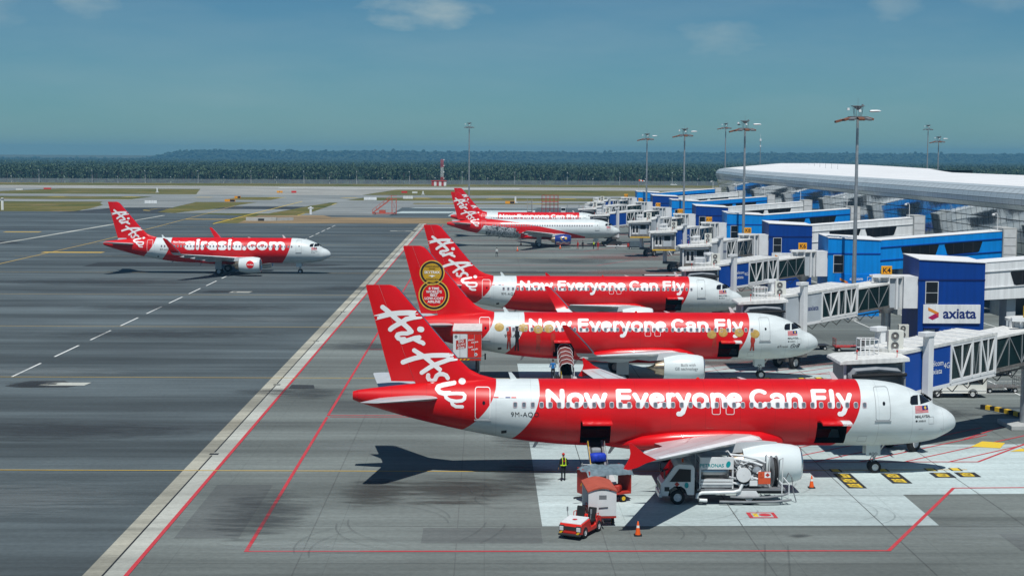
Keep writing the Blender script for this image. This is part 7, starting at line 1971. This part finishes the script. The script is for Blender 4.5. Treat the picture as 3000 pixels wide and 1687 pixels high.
# =================================================================== people
def person(label, x, y, rz, mats, pose=None, vest=False, cap=None, h=1.72, z=0.0):
    """one continuous skinned figure; faces local +y"""
    pose = pose or {}
    J = {}
    sp, st = pose.get('spread', .10), pose.get('stride', 0.0)
    J['pelvis'] = (0, 0, .93); J['belly'] = (0, .01, 1.08); J['chest'] = (0, .0, 1.28); J['neck'] = (0, 0, 1.47); J['head0'] = (0, .02, 1.54); J['head1'] = (0, .03, 1.63); J['head2'] = (0, .02, 1.70)
    for s_, n_ in ((-1, 'l'), (1, 'r')):
        f_ = st * s_
        J[n_ + 'hip'] = (s_ * .09, 0, .90); J[n_ + 'knee'] = (s_ * (sp * .9 + .01), f_ * .45 + .02, .49); J[n_ + 'ank'] = (s_ * (sp + .01), f_, .09); J[n_ + 'toe'] = (s_ * (sp + .04), f_ + .17, .04)
        ax, ay, az = pose.get(n_ + 'hand', (.27, .06, .80)); ex, ey, ez = pose.get(n_ + 'elbow', (.26, -.03, 1.06))
        J[n_ + 'sh'] = (s_ * .185, 0, 1.40); J[n_ + 'el'] = (s_ * ex, ey, ez); J[n_ + 'wr'] = (s_ * ax, ay, az)
        d = (Vector((s_ * ax, ay, az)) - Vector((s_ * ex, ey, ez))).normalized()
        J[n_ + 'palm'] = tuple(Vector((s_ * ax, ay, az)) + d * .07)
        for q in range(4):
            o = Vector((0, (q - 1.5) * .022, 0)); p = Vector(J[n_ + 'palm']) + d * .03 + o; J[n_ + 'f%d' % q] = tuple(p); J[n_ + 'g%d' % q] = tuple(p + d * (.05 - .006 * abs(q - 1)) + Vector((-s_ * .015, 0, 0)))
        J[n_ + 'th'] = tuple(Vector(J[n_ + 'wr']) + d * .045 + Vector((0, .045, 0)))
    rad = {'pelvis': (.15, .105), 'belly': (.145, .10), 'chest': (.165, .11), 'neck': (.055, .055), 'head0': (.06, .065), 'head1': (.078, .092), 'head2': (.06, .07)}
    for n_ in 'lr': rad.update({n_ + 'hip': (.09, .095), n_ + 'knee': (.058, .06), n_ + 'ank': (.042, .045), n_ + 'toe': (.04, .03), n_ + 'sh': (.06, .06), n_ + 'el': (.042, .042), n_ + 'wr': (.030, .028), n_ + 'palm': (.038, .018), n_ + 'th': (.010, .010)})
    E_ = [('pelvis', 'belly'), ('belly', 'chest'), ('chest', 'neck'), ('neck', 'head0'), ('head0', 'head1'), ('head1', 'head2')]
    for n_ in 'lr':
        E_ += [('pelvis', n_ + 'hip'), (n_ + 'hip', n_ + 'knee'), (n_ + 'knee', n_ + 'ank'), (n_ + 'ank', n_ + 'toe'), ('chest', n_ + 'sh'), (n_ + 'sh', n_ + 'el'), (n_ + 'el', n_ + 'wr'), (n_ + 'wr', n_ + 'palm'), (n_ + 'wr', n_ + 'th')]
        for q in range(4): E_ += [(n_ + 'palm', n_ + 'f%d' % q), (n_ + 'f%d' % q, n_ + 'g%d' % q)]
    names = list(J); idx = {k: i for i, k in enumerate(names)}
    me = bpy.data.meshes.new('person'); me.from_pydata([J[k] for k in names], [(idx[a], idx[b_]) for a, b_ in E_], [])
    ob = bpy.data.objects.new('person', me); COL.objects.link(ob)
    md = ob.modifiers.new('skin', 'SKIN'); md.use_smooth_shade = True
    for k, v in zip(names, me.skin_vertices[0].data):
        v.radius = rad.get(k, (.0095, .0095)); v.use_root = (k == 'pelvis')
    ob.modifiers.new('sub', 'SUBSURF').levels = 1
    dg = bpy.context.evaluated_depsgraph_get(); nm = bpy.data.meshes.new_from_object(ob.evaluated_get(dg))
    bpy.data.objects.remove(ob); bpy.data.meshes.remove(me)
    nm.name = 'person'; nm.materials.clear()
    for k in ('shoes', 'legs', 'top', 'skin'): nm.materials.append(M[mats[k]])
    for p in nm.polygons:
        c = p.center; r_ = math.hypot(c.x, c.y)
        hand = any((c - Vector(J[n_ + 'palm'])).length < .13 and (c - Vector(J[n_ + 'el'])).length > .17 for n_ in 'lr')
        p.material_index = 3 if (hand or c.z > 1.47) else 0 if c.z < .10 else 1 if (c.z < .96 and r_ < .24) else 2
        p.use_smooth = True
    o = put('person', nm, None, (x, y, z), rz); o.scale = (h / 1.75,) * 3
    tag(o, label, 'person', 'people at work on the apron')
    # face and hair / cap
    hd = Vector(J['head1'])
    b = MB(); rings = []
    for t in range(7):
        a = t / 6 * math.pi / 2; rings.append([(hd.x + .098 * math.cos(a) * math.cos(u), hd.y - .005 + .112 * math.cos(a) * math.sin(u), hd.z + .035 + .10 * math.sin(a)) for u in np.linspace(0, 2 * math.pi, 15)[:-1]])
    b.loft(rings); b.build('cap' if cap else 'hair', M[cap] if cap else M['cloth_dark'], o, smooth=60)
    if cap: b = MB(); b.add([(hd.x - .085, hd.y + .08, hd.z + .05), (hd.x + .085, hd.y + .08, hd.z + .05), (hd.x + .06, hd.y + .19, hd.z + .03), (hd.x - .06, hd.y + .19, hd.z + .03)], [(0, 1, 2, 3)]); b.build('cap_peak', M[cap], o)
    b = MB(); b.add([(hd.x - .014, hd.y + .085, hd.z - .02), (hd.x + .014, hd.y + .085, hd.z - .02), (hd.x, hd.y + .115, hd.z - .025), (hd.x, hd.y + .088, hd.z + .02)], [(0, 1, 2), (0, 2, 3), (1, 3, 2)]); b.build('nose', M[mats['skin']], o)
    for s_ in (-1, 1):
        b = MB(); b.lathe([(.0, .001), (.006, .012), (.012, .001)], (hd.x + s_ * .032, hd.y + .082, hd.z + .005), 'y', 8); b.build('eye', M['letter_black'], o)
        b = MB(); b.lathe([(-.012, .005), (0, .028), (.012, .005)], (hd.x + s_ * .083, hd.y, hd.z - .01), 'x', 8); b.build('ear', M[mats['skin']], o)
    if vest:
        b = MB(); rings = []
        for zz, rx, ry in ((.97, .205, .155), (1.10, .20, .15), (1.24, .215, .155), (1.36, .20, .145), (1.44, .12, .10)):
            rings.append([(rx * math.cos(u), .005 + ry * math.sin(u), zz) for u in np.linspace(0, 2 * math.pi, 21)[:-1]])
        b.loft(rings, caps=False); v_ = b.build('vest', M['cloth_dark'] if vest == 'straps' else M['hivis'], o, smooth=60)
        if vest == 'straps':
            for s_ in (-1, 1):
                for sy in (-1, 1): b = MB(); b.path([(s_ * .10, sy * .150, 1.0), (s_ * .10, sy * .152, 1.2), (s_ * .10, sy * .150, 1.36), (s_ * .09, sy * .06, 1.47)], .022, 6); b.build('vest_strap', M['hivis'], v_)
            b = MB(); b.lathe([(.98, .209), (1.05, .207)], (0, .005, 0), 'z', 24); b.v = [(p[0], (p[1] - .005) * .77 + .005, p[2]) for p in b.v]; b.build('vest_band', M['hivis'], v_)
            b = MB(); b.box((-.06, -.163, 1.24), (.06, -.150, 1.32)); b.build('vest_badge', M['cloth_red'], v_)
    return o
WK = dict(shoes='letter_black', legs='cloth_dark', top='cloth_dark', skin='skin')
person('standing worker in red cap and yellow-strapped vest beside the belt loader', 4.8, 93.2, .25, WK, {'lhand': (.30, .02, .84), 'relbow': (.30, -.02, 1.08), 'rhand': (.22, .16, .98), 'stride': .06}, 'straps', 'cloth_red')
person('man in white shirt and dark trousers walking alone on the empty stand', 2.3, 302.5, -.5, dict(WK, top='cloth_white'), {'stride': .2}, None, None, 1.78)
RO = dict(shoes='letter_black', legs='cloth_red', top='cloth_red', skin='skin')
person('leftmost of four workers by the swoosh airliner nose, in red overalls', 19.6, 328.6, 2.2, RO, {'stride': .1}, None, 'cloth_red')
person('worker in dark clothes standing second from the left near the swoosh airliner nose wheel', 20.7, 329.4, .4, WK, None, None, None)
person('worker with yellow vest standing left of the swoosh airliner nose wheel', 23.0, 329.2, 1.0, WK, None, True, None)
person('worker in red overalls nearest the swoosh airliner nose wheel', 23.8, 327.6, 2.6, RO, {'stride': .12}, None, 'cloth_red')
person('person in bright blue shirt on the belt loader behind the nearest airliner', 5.75, 129.9, 0.1, dict(WK, top='cloth_blue'), {'lhand': (.2, .3, 1.05), 'lelbow': (.28, .08, 1.08), 'rhand': (.2, .3, 1.05), 'relbow': (.28, .08, 1.08)}, None, None, z=.9)

# =================================================================== far field
# ---- passenger steps and lattice stands out by the far bays
def steps(x, y, rz, label, m_, h=6.0, L_=7.0):
    T = thing('passenger_steps', label, 'boarding steps', (x, y, 0), rz, 'mobile steps on the far bays')
    b = MB(); b.bar((-L_ / 2, -.8, .5), (L_ * .28, -.8, h - 1.0), .16, .35); b.bar((-L_ / 2, .8, .5), (L_ * .28, .8, h - 1.0), .16, .35)
    for sy in (-.8, .8):
        b.bar((-L_ / 2, sy, 1.6), (L_ * .28, sy, h + .1), .09)
        b.bar((L_ * .28, sy, h - 1.0), (L_ * .5, sy, h - 1.0), .14); b.bar((L_ * .28, sy, h), (L_ * .5, sy, h), .09)
        for q in range(6): t = q / 5; b.bar((-L_ / 2 + t * L_ * .78, sy, .5 + t * (h - 1.5)), (-L_ / 2 + t * L_ * .78, sy, 1.6 + t * (h - 1.5)), .07)
    b.build('stair_frame', m_, T)
    for q in range(14): t = (q + .5) / 14; b = MB(); b.box((-L_ / 2 + t * L_ * .78 - .15, -.72, .5 + t * (h - 1.5)), (-L_ / 2 + t * L_ * .78 + .15, .72, .56 + t * (h - 1.5))); b.build('tread', M['steel'], T)
    b = MB()
    for (px, sy) in ((L_ * .30, -.75), (L_ * .30, .75), (L_ * .48, -.75), (L_ * .48, .75)): b.bar((px, sy, .4), (px, sy, h - 1.0), .12)
    b.bar((L_ * .30, -.75, .6), (L_ * .48, -.75, h - 1.4), .07); b.bar((L_ * .48, .75, .6), (L_ * .30, .75, h - 1.4), .07); b.build('support_legs', m_, T)
    b = MB(); b.box((-L_ / 2, -.9, .3), (L_ / 2, .9, .6)); b.box((-L_ * .22, -.8, .6), (L_ * .04, .8, 1.5)); b.build('chassis', m_, T)
    for (wx, wy) in ((L_ * .42, .8), (L_ * .42, -.8), (-L_ * .4, .8), (-L_ * .4, -.8)): wheel(T, (wx, wy, .35), .35, .22)
    return T
M['step_red'] = mat('orange_red_steel', (.50, .09, .05), .5, var=.1)
steps(-33.0, 514, 0.0, 'orange-red mobile steps standing alone on the pale far bay', M['step_red'], 6.2, 8.0)
steps(14.5, 507, math.pi * .5, 'dark steps just left of the far red tails', M['dirt_metal'], 6.0, 5.0)
T = thing('maintenance_stand', 'red lattice maintenance stand behind the farthest airliner', 'work platform', (21.0, 505, 0))
b = MB()
for px in (-2.6, -1.3, 0, 1.3, 2.6):
    for py in (-1.2, 1.2): b.bar((px, py, .2), (px, py, 6.8), .10)
for zz in (1.2, 2.4, 3.6, 4.8, 5.8, 6.8):
    for py in (-1.2, 1.2): b.bar((-2.6, py, zz), (2.6, py, zz), .08)
    for px in (-2.6, 2.6): b.bar((px, -1.2, zz), (px, 1.2, zz), .08)
b.build('lattice', M['eq_red'], T)
b = MB(); b.box((-2.7, -1.3, 4.7), (2.7, 1.3, 4.8)); b.build('platform', M['step_red'], T)
for px in (-2.2, 2.2): wheel(T, (px, -1.0, .3), .3, .2)
def loader(x, y, label, s_=1.0):
    T = thing('cargo_loader', label, 'cargo loader', (x, y, 0), 0)
    b = MB(); b.box((-3.2, -1.3, .5), (3.2, 1.3, 1.2)); b.build('chassis', M['truck_white'], T, bevel=.05)
    b = MB(); b.box((-1.2, -1.2, 2.6), (3.0, 1.2, 2.8)); b.build('platform', M['steel'], T)
    b = MB()
    for px in (-1.0, 2.8):
        for py in (-1.1, 1.1): b.bar((px, py, 1.2), (px, py, 4.0), .1)
    b.bar((-1.0, -1.1, 4.0), (2.8, -1.1, 4.0), .1); b.bar((-1.0, -1.1, 1.2), (2.8, -1.1, 2.6), .12); b.build('rails', M['steel'], T)
    b = MB(); b.box((-3.1, -1.2, 1.2), (-1.6, .2, 3.0)); b.build('cab', M['truck_white'], T, bevel=.08); b = MB(); b.box((-3.0, -1.22, 2.0), (-1.7, -1.205, 2.8)); b.build('window', M['window'], T)
    for px in (-2.4, 2.2): wheel(T, (px, -1.1, .45), .45, .3)
    return T
loader(27.5, 503, 'white cargo loader to the right of the red lattice stand')
loader(36.0, 506, 'grey-windowed loader farthest right of the red lattice stand')
# ---- red and white mast and hut
T = thing('radio_mast', 'red and white lattice mast rising from a striped hut before the palms', 'radio mast', (-27.4, 996, 0))
b = MB(); M['mast_white'] = M['link_white']
for q in range(11):
    z0, z1 = 3 + q * 1.25, 3 + (q + 1) * 1.25; b = MB()
    for (px, py) in ((-.7, -.7), (.7, -.7), (.7, .7), (-.7, .7)): b.bar((px, py, z0), (px, py, z1), .16)
    b.bar((-.7, -.7, z0), (.7, -.7, z1), .11); b.bar((.7, .7, z0), (-.7, .7, z1), .11); b.bar((-.7, -.7, z1), (.7, -.7, z1), .11); b.build('lattice_bay', M['eq_bright'] if q in (0, 1, 7, 8, 9, 10) else M['link_white'], T)
for q in (4.5, 8.5, 12.5, 16.2): b = MB(); b.box((.9, -.4, q), (1.5, .4, q + .6)); b.build('mast_lamp', M['link_white'], T)
for q in range(6): b = MB(); b.box((-6.6 + q * 1.55, -1.5, 0), (-5.05 + q * 1.55, 1.5, 3.0)); b.build('hut_wall', M['eq_red'] if q % 2 == 0 else M['link_white'], T)
b = MB(); b.box((-6.9, -1.8, 3.0), (3.0, 1.8, 3.35)); b.build('hut_roof', M['eq_bright'], T)
# ---- airfield signs and markers
def board(x, y, w, h, m_, label, txt=None, m2=None, z=.35):
    w, h, z = w * .45, h * .5, .3
    T = thing('airfield_sign', label, 'airfield sign', (x, y, 0), 0, 'signs and marker boards beside the taxiways')
    b = MB(); b.box((-w / 2, -.12, z), (w / 2, .12, z + h)); o = b.build('panel', m_, T, bevel=.03)
    for px in (-w * .35, w * .35): b = MB(); b.tube((px, 0, 0), (px, 0, z + .1), .06, n=6); b.build('leg', M['steel'], T)
    if m2: b = MB(); b.box((0, -.14, z + .1), (w * .46, -.121, z + h - .1)); b.build('sign_field', m2, o)
    if txt: flat_text(txt, h * .55, (-w * .22 if m2 else 0, -.128, z + h * .2), (1, 0, 0), (0, 0, 1), 'sign_text', M['letter_black'], o, .02)
board(-130, 610, 10.5, 2.2, M['link_white'], 'white marker board just right of the taxiing airliner tail tip', None)
board(-49.0, 668, 12, 2.4, M['link_white'], 'long white board behind the orange-red steps, left one', None)
board(-34.0, 690, 9.5, 2.4, M['link_white'], 'long white board behind the orange-red steps, right one', None)
board(-234.5, 842, 9, 1.6, M['eq_bright'], 'red sign board far left beside the runway', None)
board(-243.0, 820, 8, 1.4, M['link_white'], 'white board beside the far left red sign', None)
board(-103.0, 786, 6.5, 2.0, M['sign_yellow'], 'yellow sign on the runway crossing above the taxiing airliner', 'A')
board(-96.0, 787, 5.5, 2.0, M['eq_bright'], 'red sign to the right of the yellow one at the runway crossing', None)
board(-41.0, 795, 6.5, 1.8, M['eq_bright'], 'red sign on the grass left of the slim mast', None)
board(-35.5, 790, 6.0, 1.6, M['link_white'], 'white sign low on the grass left of the slim mast', None)
board(-108.0, 684, 6.0, 2.0, M['sign_yellow'], 'small yellow sign at the end of the grass wedge, far one', None, M['letter_black'])
board(-103.5, 636, 9.5, 2.0, M['sign_yellow'], 'yellow sign at the end of the grass wedge, nearer and wider one', None, M['letter_black'])
board(10.0, 626, 8.5, 2.0, M['sign_yellow'], 'yellow and black sign behind the red lattice stand', None, M['letter_black'])
for q, (x, y, h_) in enumerate(((-168.5, 541, 4.2), (-166.2, 541, 4.2))):
    T = thing('marker_post', 'left white post of a pair on the grass' if q == 0 else 'right white post of a pair on the grass', 'marker post', (x, y, 0))
    b = MB(); b.box((-.4, -.15, 0), (.4, .15, h_)); b.build('post', M['link_white'], T, bevel=.03); b = MB(); b.box((-.405, -.155, h_ - .9), (.405, .155, h_ - .3)); b.build('band', M['greysteel'], T)
for q, (x, y, lab) in enumerate(((-57.0, 512, 'pale T-shaped post where the grass meets the far bay'), (-30.5, 770, 'small white marker box on the far grass'), (12.5, 642, 'small white marker post near the far taxiway edge'), (-165, 790, 'white marker box on the left far grass'))):
    T = thing('marker_post', lab, 'marker post', (x, y, 0)); b = MB(); b.box((-.35, -.2, 0), (.35, .2, 2.6 if q != 1 else 1.8)); b.build('post', M['link_white'], T, bevel=.04)
    b = MB(); b.box((-.9, -.25, 1.9 if q == 0 else .1), (.9, .25, 2.3 if q == 0 else .35)); b.build('cross_piece', M['white_trim'], T)
# concrete headwall in the brown grass
T = thing('drain_headwall', 'pale concrete drain headwall in the brown grass island', 'headwall', (-66.0, 462, 0))
b = MB(); b.box((-4.5, -.5, 0), (4.5, .5, 1.0)); b.build('wall', M['concrete'], T, bevel=.05); b = MB(); b.obox((6.0, 3.0, .4), (2.6, 2.2, 0), (-.25, .3, 0), (0, 0, .4)); b.build('wing_wall', M['concrete'], T)
b = MB(); b.box((-.9, -.52, 0), (.9, -.49, .7)); b.build('opening', M['dark'], T)
# wind sock, car on the perimeter road
T = thing('wind_sock', 'orange and white wind sock near the far runway', 'wind sock', (92, 935, 0))
b = MB(); b.tube((0, 0, 0), (0, 0, 5), .08, n=6); b.build('pole', M['steel'], T)
for q in range(4): b = MB(); b.tube((q * .9, 0, 5 - q * .12), ((q + 1) * .9, 0, 4.88 - q * .12), .5 - q * .06, .44 - q * .06, n=10, caps=False); b.build('sock_ring', M['orange'] if q % 2 == 0 else M['link_white'], T)
T = thing('parked_car', 'small white car on the perimeter road before the palms', 'car', (125, 1035, 0), 0)
b = MB(); b.prism([(-2.2, .35), (-2.2, .95), (-1.4, 1.05), (-.8, 1.5), (.7, 1.5), (1.3, 1.0), (2.2, .85), (2.25, .35)], -.85, .85, 'xz'); cbd = b.build('body', M['truck_white'], T, bevel=.06)
b = MB(); b.prism([(-1.2, 1.05), (-.75, 1.42), (.62, 1.42), (1.05, 1.05)], -.862, -.851, 'xz'); b.build('side_window', M['window'], cbd)
for (wx, wy) in ((1.4, .75), (1.4, -.75), (-1.35, .75), (-1.35, -.75)): wheel(T, (wx, wy, .32), .32, .2)
# a bird over the masts
T = thing('bird', 'dark bird in flight above the masts', 'bird', (64.0, 395, 27.55))
b = MB(); rings = []
for t, r_ in ((-.45, .02), (-.3, .06), (0, .11), (.25, .09), (.4, .05), (.48, .01)): rings.append([(t, r_ * math.cos(u), r_ * math.sin(u)) for u in np.linspace(0, 2 * math.pi, 9)[:-1]])
b.loft(rings); b.build('body', M['letter_black'], T, smooth=60)
for s_ in (-1, 1): b = MB(); b.add([(.18, s_ * .05, .03), (-.15, s_ * .05, .02), (-.28, s_ * .5, .42), (-.30, s_ * .85, .62), (.0, s_ * .55, .48)], [(0, 1, 2, 3, 4)]); b.build('bird_wing', M['letter_black'], T)
# ---- perimeter fence and lamps
T = thing('perimeter_fence', 'long grey perimeter fence in front of the palm plantation', 'fence', (0, 1046, 0))
def mesh_fence():
    m, n, l, b_ = newmat('chain_link'); b_.inputs['Base Color'].default_value = (.30, .33, .35, 1); b_.inputs['Roughness'].default_value = .5
    b_.inputs['Alpha'].default_value = .45; return m
b = MB(); b.add([(-420, 0, 0), (460, -13, 0), (460, -13, 2.9), (-420, 0, 2.9)], [(0, 1, 2, 3)]); b.build('fence_mesh', mesh_fence(), T)
fp = MB(); fp.box((-.1, -.1, 0), (.1, .1, 3.2)); FPM = fp.mesh('fence_post', M['greysteel'])
for q in range(0, 220): put('fence_post', FPM, T, (-420 + q * 4, -13 * (q * 4 / 880), 0))
def lampmesh(h):
    b = MB(); b.tube((0, 0, 0), (0, 0, h), .12, .07, n=6); b.bar((0, 0, h), (0, -.9, h + .15), .1); b.box((-.3, -1.4, h), (.3, -.7, h + .3)); return b.mesh('street_lamp', M['link_white'])
LH, LL = lampmesh(8.2), lampmesh(4.2)
LC = {}
ORD = 'first second third fourth fifth sixth seventh eighth ninth tenth eleventh twelfth thirteenth fourteenth fifteenth sixteenth seventeenth eighteenth nineteenth twentieth'.split()
for q in range(-7, 12):
    for (dx, me_, lab) in ((0, LH, 'tall'), (17, LL, 'short')):
        xx = -85.3 + 35.0 * q + dx
        if not -322 < xx < 190: continue
        LC[lab] = LC.get(lab, 0) + 1; nth = ORD[LC[lab] - 1]
        tag(put('street_lamp', me_, None, (xx, 1041, 0)), '%s slim perimeter lamp, %s of its kind from the left along the fence' % (lab, nth), 'street lamp', '%s lamps along the perimeter fence' % lab)
# ---- oil palm plantation: one mass of fronds
def leaf_mat(name, c0, c1):
    m, n, l, b_ = newmat(name); b_.inputs['Roughness'].default_value = .55; b_.inputs['Specular IOR Level'].default_value = .3
    g = n.new('ShaderNodeNewGeometry'); r = n.new('ShaderNodeValToRGB'); e = r.color_ramp.elements; e[0].color = (*c0, 1); e[1].color = (*c1, 1)
    l.new(g.outputs['Random Per Island'], r.inputs[0]); l.new(r.outputs[0], b_.inputs['Base Color']); return m
M['frond'] = leaf_mat('palm_frond', (.026, .050, .024), (.066, .100, .046))
def palm_variant(seed, nf=17, segs=(.34, .36, .30)):
    g = np.random.default_rng(seed); V, F = [], []
    for q in range(nf):
        az = q * 2.399 + g.uniform(-.3, .3); up = g.uniform(-.25, 1.2) if q > 3 else g.uniform(.8, 1.4); L_ = g.uniform(3.6, 5.6)
        d = np.array([math.cos(az), math.sin(az)]); s_ = np.array([-d[1], d[0]]); w = g.uniform(.30, .55)
        P = []; x = z = 0.0; a = up
        for k, seg in enumerate(segs):
            P.append((x, z, w * (.35, 1.0, .85)[k])); x += L_ * seg * math.cos(a); z += L_ * seg * math.sin(a); a -= 1.86 / len(segs)
        P.append((x, z, .12)); o = len(V)
        for (px, pz, pw) in P:
            for sg in (-1, 1): V.append((d[0] * px + s_[0] * pw * sg, d[1] * px + s_[1] * pw * sg, pz - pw * .25))
        for k in range(len(segs)): F.append((o + 2 * k, o + 2 * k + 1, o + 2 * k + 3, o + 2 * k + 2))
    return np.array(V), np.array(F)
PV = [palm_variant(s_) for s_ in range(5)]
PF = [palm_variant(s_ + 20, 11, (.5, .5)) for s_ in range(5)]
g = np.random.default_rng(2)
pts = []
for (y0, y1, sp) in ((1056, 1120, 5.8), (1120, 1260, 7.4), (1260, 1500, 10.5), (1500, 2000, 16), (2000, 2800, 26), (2800, 4300, 42)):
    yy = y0
    while yy < y1:
        xs = np.arange(-.335 * yy, .37 * yy, sp * 1.12); xs = xs + g.uniform(-.6, .6, len(xs)) * sp + (sp / 2 if int(yy / sp) % 2 else 0)
        for x in xs: pts.append((x, yy + g.uniform(-.6, .6) * sp, sp))
        yy += sp * .92
VV, FF, off = [], [], 0
for (x, yy, sp) in pts:
    V, F = (PV if sp < 10 else PF)[g.integers(5)]; sc = g.uniform(.75, 1.1) * (1.0 if sp < 12 else 1.15 if sp < 20 else 1.45 if sp < 30 else 1.9); a = g.uniform(0, 6.28)
    h_ = g.uniform(2.2, 8.4) if sp < 6 else g.uniform(5.8, 8.4) if sp < 12 else g.uniform(5.6, 7.6) if sp < 20 else g.uniform(4.6, 6.4) if sp < 30 else g.uniform(3.6, 5.2)
    c, s_ = math.cos(a), math.sin(a)
    W_ = np.stack([(V[:, 0] * c - V[:, 1] * s_) * sc + x, (V[:, 0] * s_ + V[:, 1] * c) * sc + yy, V[:, 2] * sc * (1 if sp < 20 else .6) + h_], 1)
    VV.append(W_); FF.append(F + off); off += len(V)
VV = np.concatenate(VV); FF = np.concatenate(FF)
me = bpy.data.meshes.new('oil_palm_plantation'); me.from_pydata(VV.tolist(), [], FF.tolist()); me.materials.append(M['frond'])
tag(put('oil_palm_plantation', me), 'dark green oil palm plantation filling the ground beyond the fence', 'palm plantation', kind='stuff')
# dark undergrowth and trunks below the crowns, canopy floor behind
tb = MB()
for (x, yy, sp) in pts:
    if sp < 6: tb.tube((x, yy, 0), (x + g.uniform(-.3, .3), yy, 7.0), .34, .26, n=4, caps=False)
tag(tb.build('palm_trunks', M['bark']), 'trunks of the oil palms behind the fence', 'palm plantation', kind='stuff')
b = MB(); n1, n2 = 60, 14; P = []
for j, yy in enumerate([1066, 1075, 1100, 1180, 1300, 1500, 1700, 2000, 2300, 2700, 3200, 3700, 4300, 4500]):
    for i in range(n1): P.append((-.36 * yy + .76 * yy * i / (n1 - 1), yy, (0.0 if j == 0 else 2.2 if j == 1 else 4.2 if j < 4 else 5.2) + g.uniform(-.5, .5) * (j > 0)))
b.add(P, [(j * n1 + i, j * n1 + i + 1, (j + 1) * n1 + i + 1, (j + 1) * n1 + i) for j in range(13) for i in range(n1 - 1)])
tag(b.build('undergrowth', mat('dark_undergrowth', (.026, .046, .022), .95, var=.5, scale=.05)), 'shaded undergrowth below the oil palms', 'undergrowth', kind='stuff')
# ---- forested ridge on the horizon
ridge_w = lambda x: 1 / (1 + math.exp(-(x + 1000) / 18.0))
b = MB(); n1 = 130; P = []
for j, (dy, hh) in enumerate(((0, 0), (60, .55), (150, .9), (300, 1.0), (600, 1.0))):
    for i in range(n1):
        x = -2200 + 5000 * i / (n1 - 1); P.append((x, 4700 + dy + 18 * math.sin(x * .004), (29 * ridge_w(x) + 1) * hh + 1.2 * math.sin(x * .013) * hh))
b.add(P, [(j * n1 + i, j * n1 + i + 1, (j + 1) * n1 + i + 1, (j + 1) * n1 + i) for j in range(4) for i in range(n1 - 1)])
tag(b.build('far_hills', mat('far_forest_floor', (.030, .050, .026), .95, var=.3, scale=.02)), kind='structure')
VV, FF, off = [], [], 0
ico = bmesh.new(); bmesh.ops.create_icosphere(ico, subdivisions=1, radius=1.0); IV = np.array([v.co[:] for v in ico.verts]); IF = np.array([[v.index for v in f.verts] for f in ico.faces]); ico.free()
for q in range(5200):
    x = g.uniform(-2100, 2750); dy = abs(g.normal(0, 120)); yy = 4690 + dy + 18 * math.sin(x * .004)
    w_ = ridge_w(x); base = (29 * w_ + 1) * np.interp(dy, [0, 60, 150, 300], [0, .55, .9, 1.0])
    r_ = g.uniform(3.0, 6.5); jit = g.uniform(.65, 1.25, (len(IV), 1)); tall = g.uniform(.7, 1.3) if g.random() < .95 else 2.0
    VV.append(IV * jit * np.array([r_, r_, r_ * .5 * tall]) + np.array([x, yy, base + r_ * .3 * tall])); FF.append(IF + off); off += len(IV)
VV = np.concatenate(VV); FF = np.concatenate(FF)
me = bpy.data.meshes.new('far_forest'); me.from_pydata(VV.tolist(), [], FF.tolist()); me.materials.append(leaf_mat('far_leaves', (.024, .045, .022), (.05, .08, .035)))
tag(put('far_forest', me), 'hazy blue forest on the ridge along the horizon', 'forest', kind='stuff')

# =================================================================== haze
b = MB(); b.box((-4200, -40, -1.2), (4700, 6200, 50))
hz = b.build('haze', None)
hz.data.materials.clear()
hm = bpy.data.materials.new('haze'); hm.use_nodes = True; hn = hm.node_tree.nodes; hn.clear()
pv = hn.new('ShaderNodeVolumePrincipled'); pv.inputs['Density'].default_value = HAZE; pv.inputs['Color'].default_value = (.24, .66, 1.0, 1); pv.inputs['Density Attribute'].default_value = ''
pv.inputs['Anisotropy'].default_value = 0.2
ho = hn.new('ShaderNodeOutputMaterial'); hm.node_tree.links.new(pv.outputs[0], ho.inputs['Volume'])
hz.data.materials.append(hm)
tag(hz, kind='stuff')
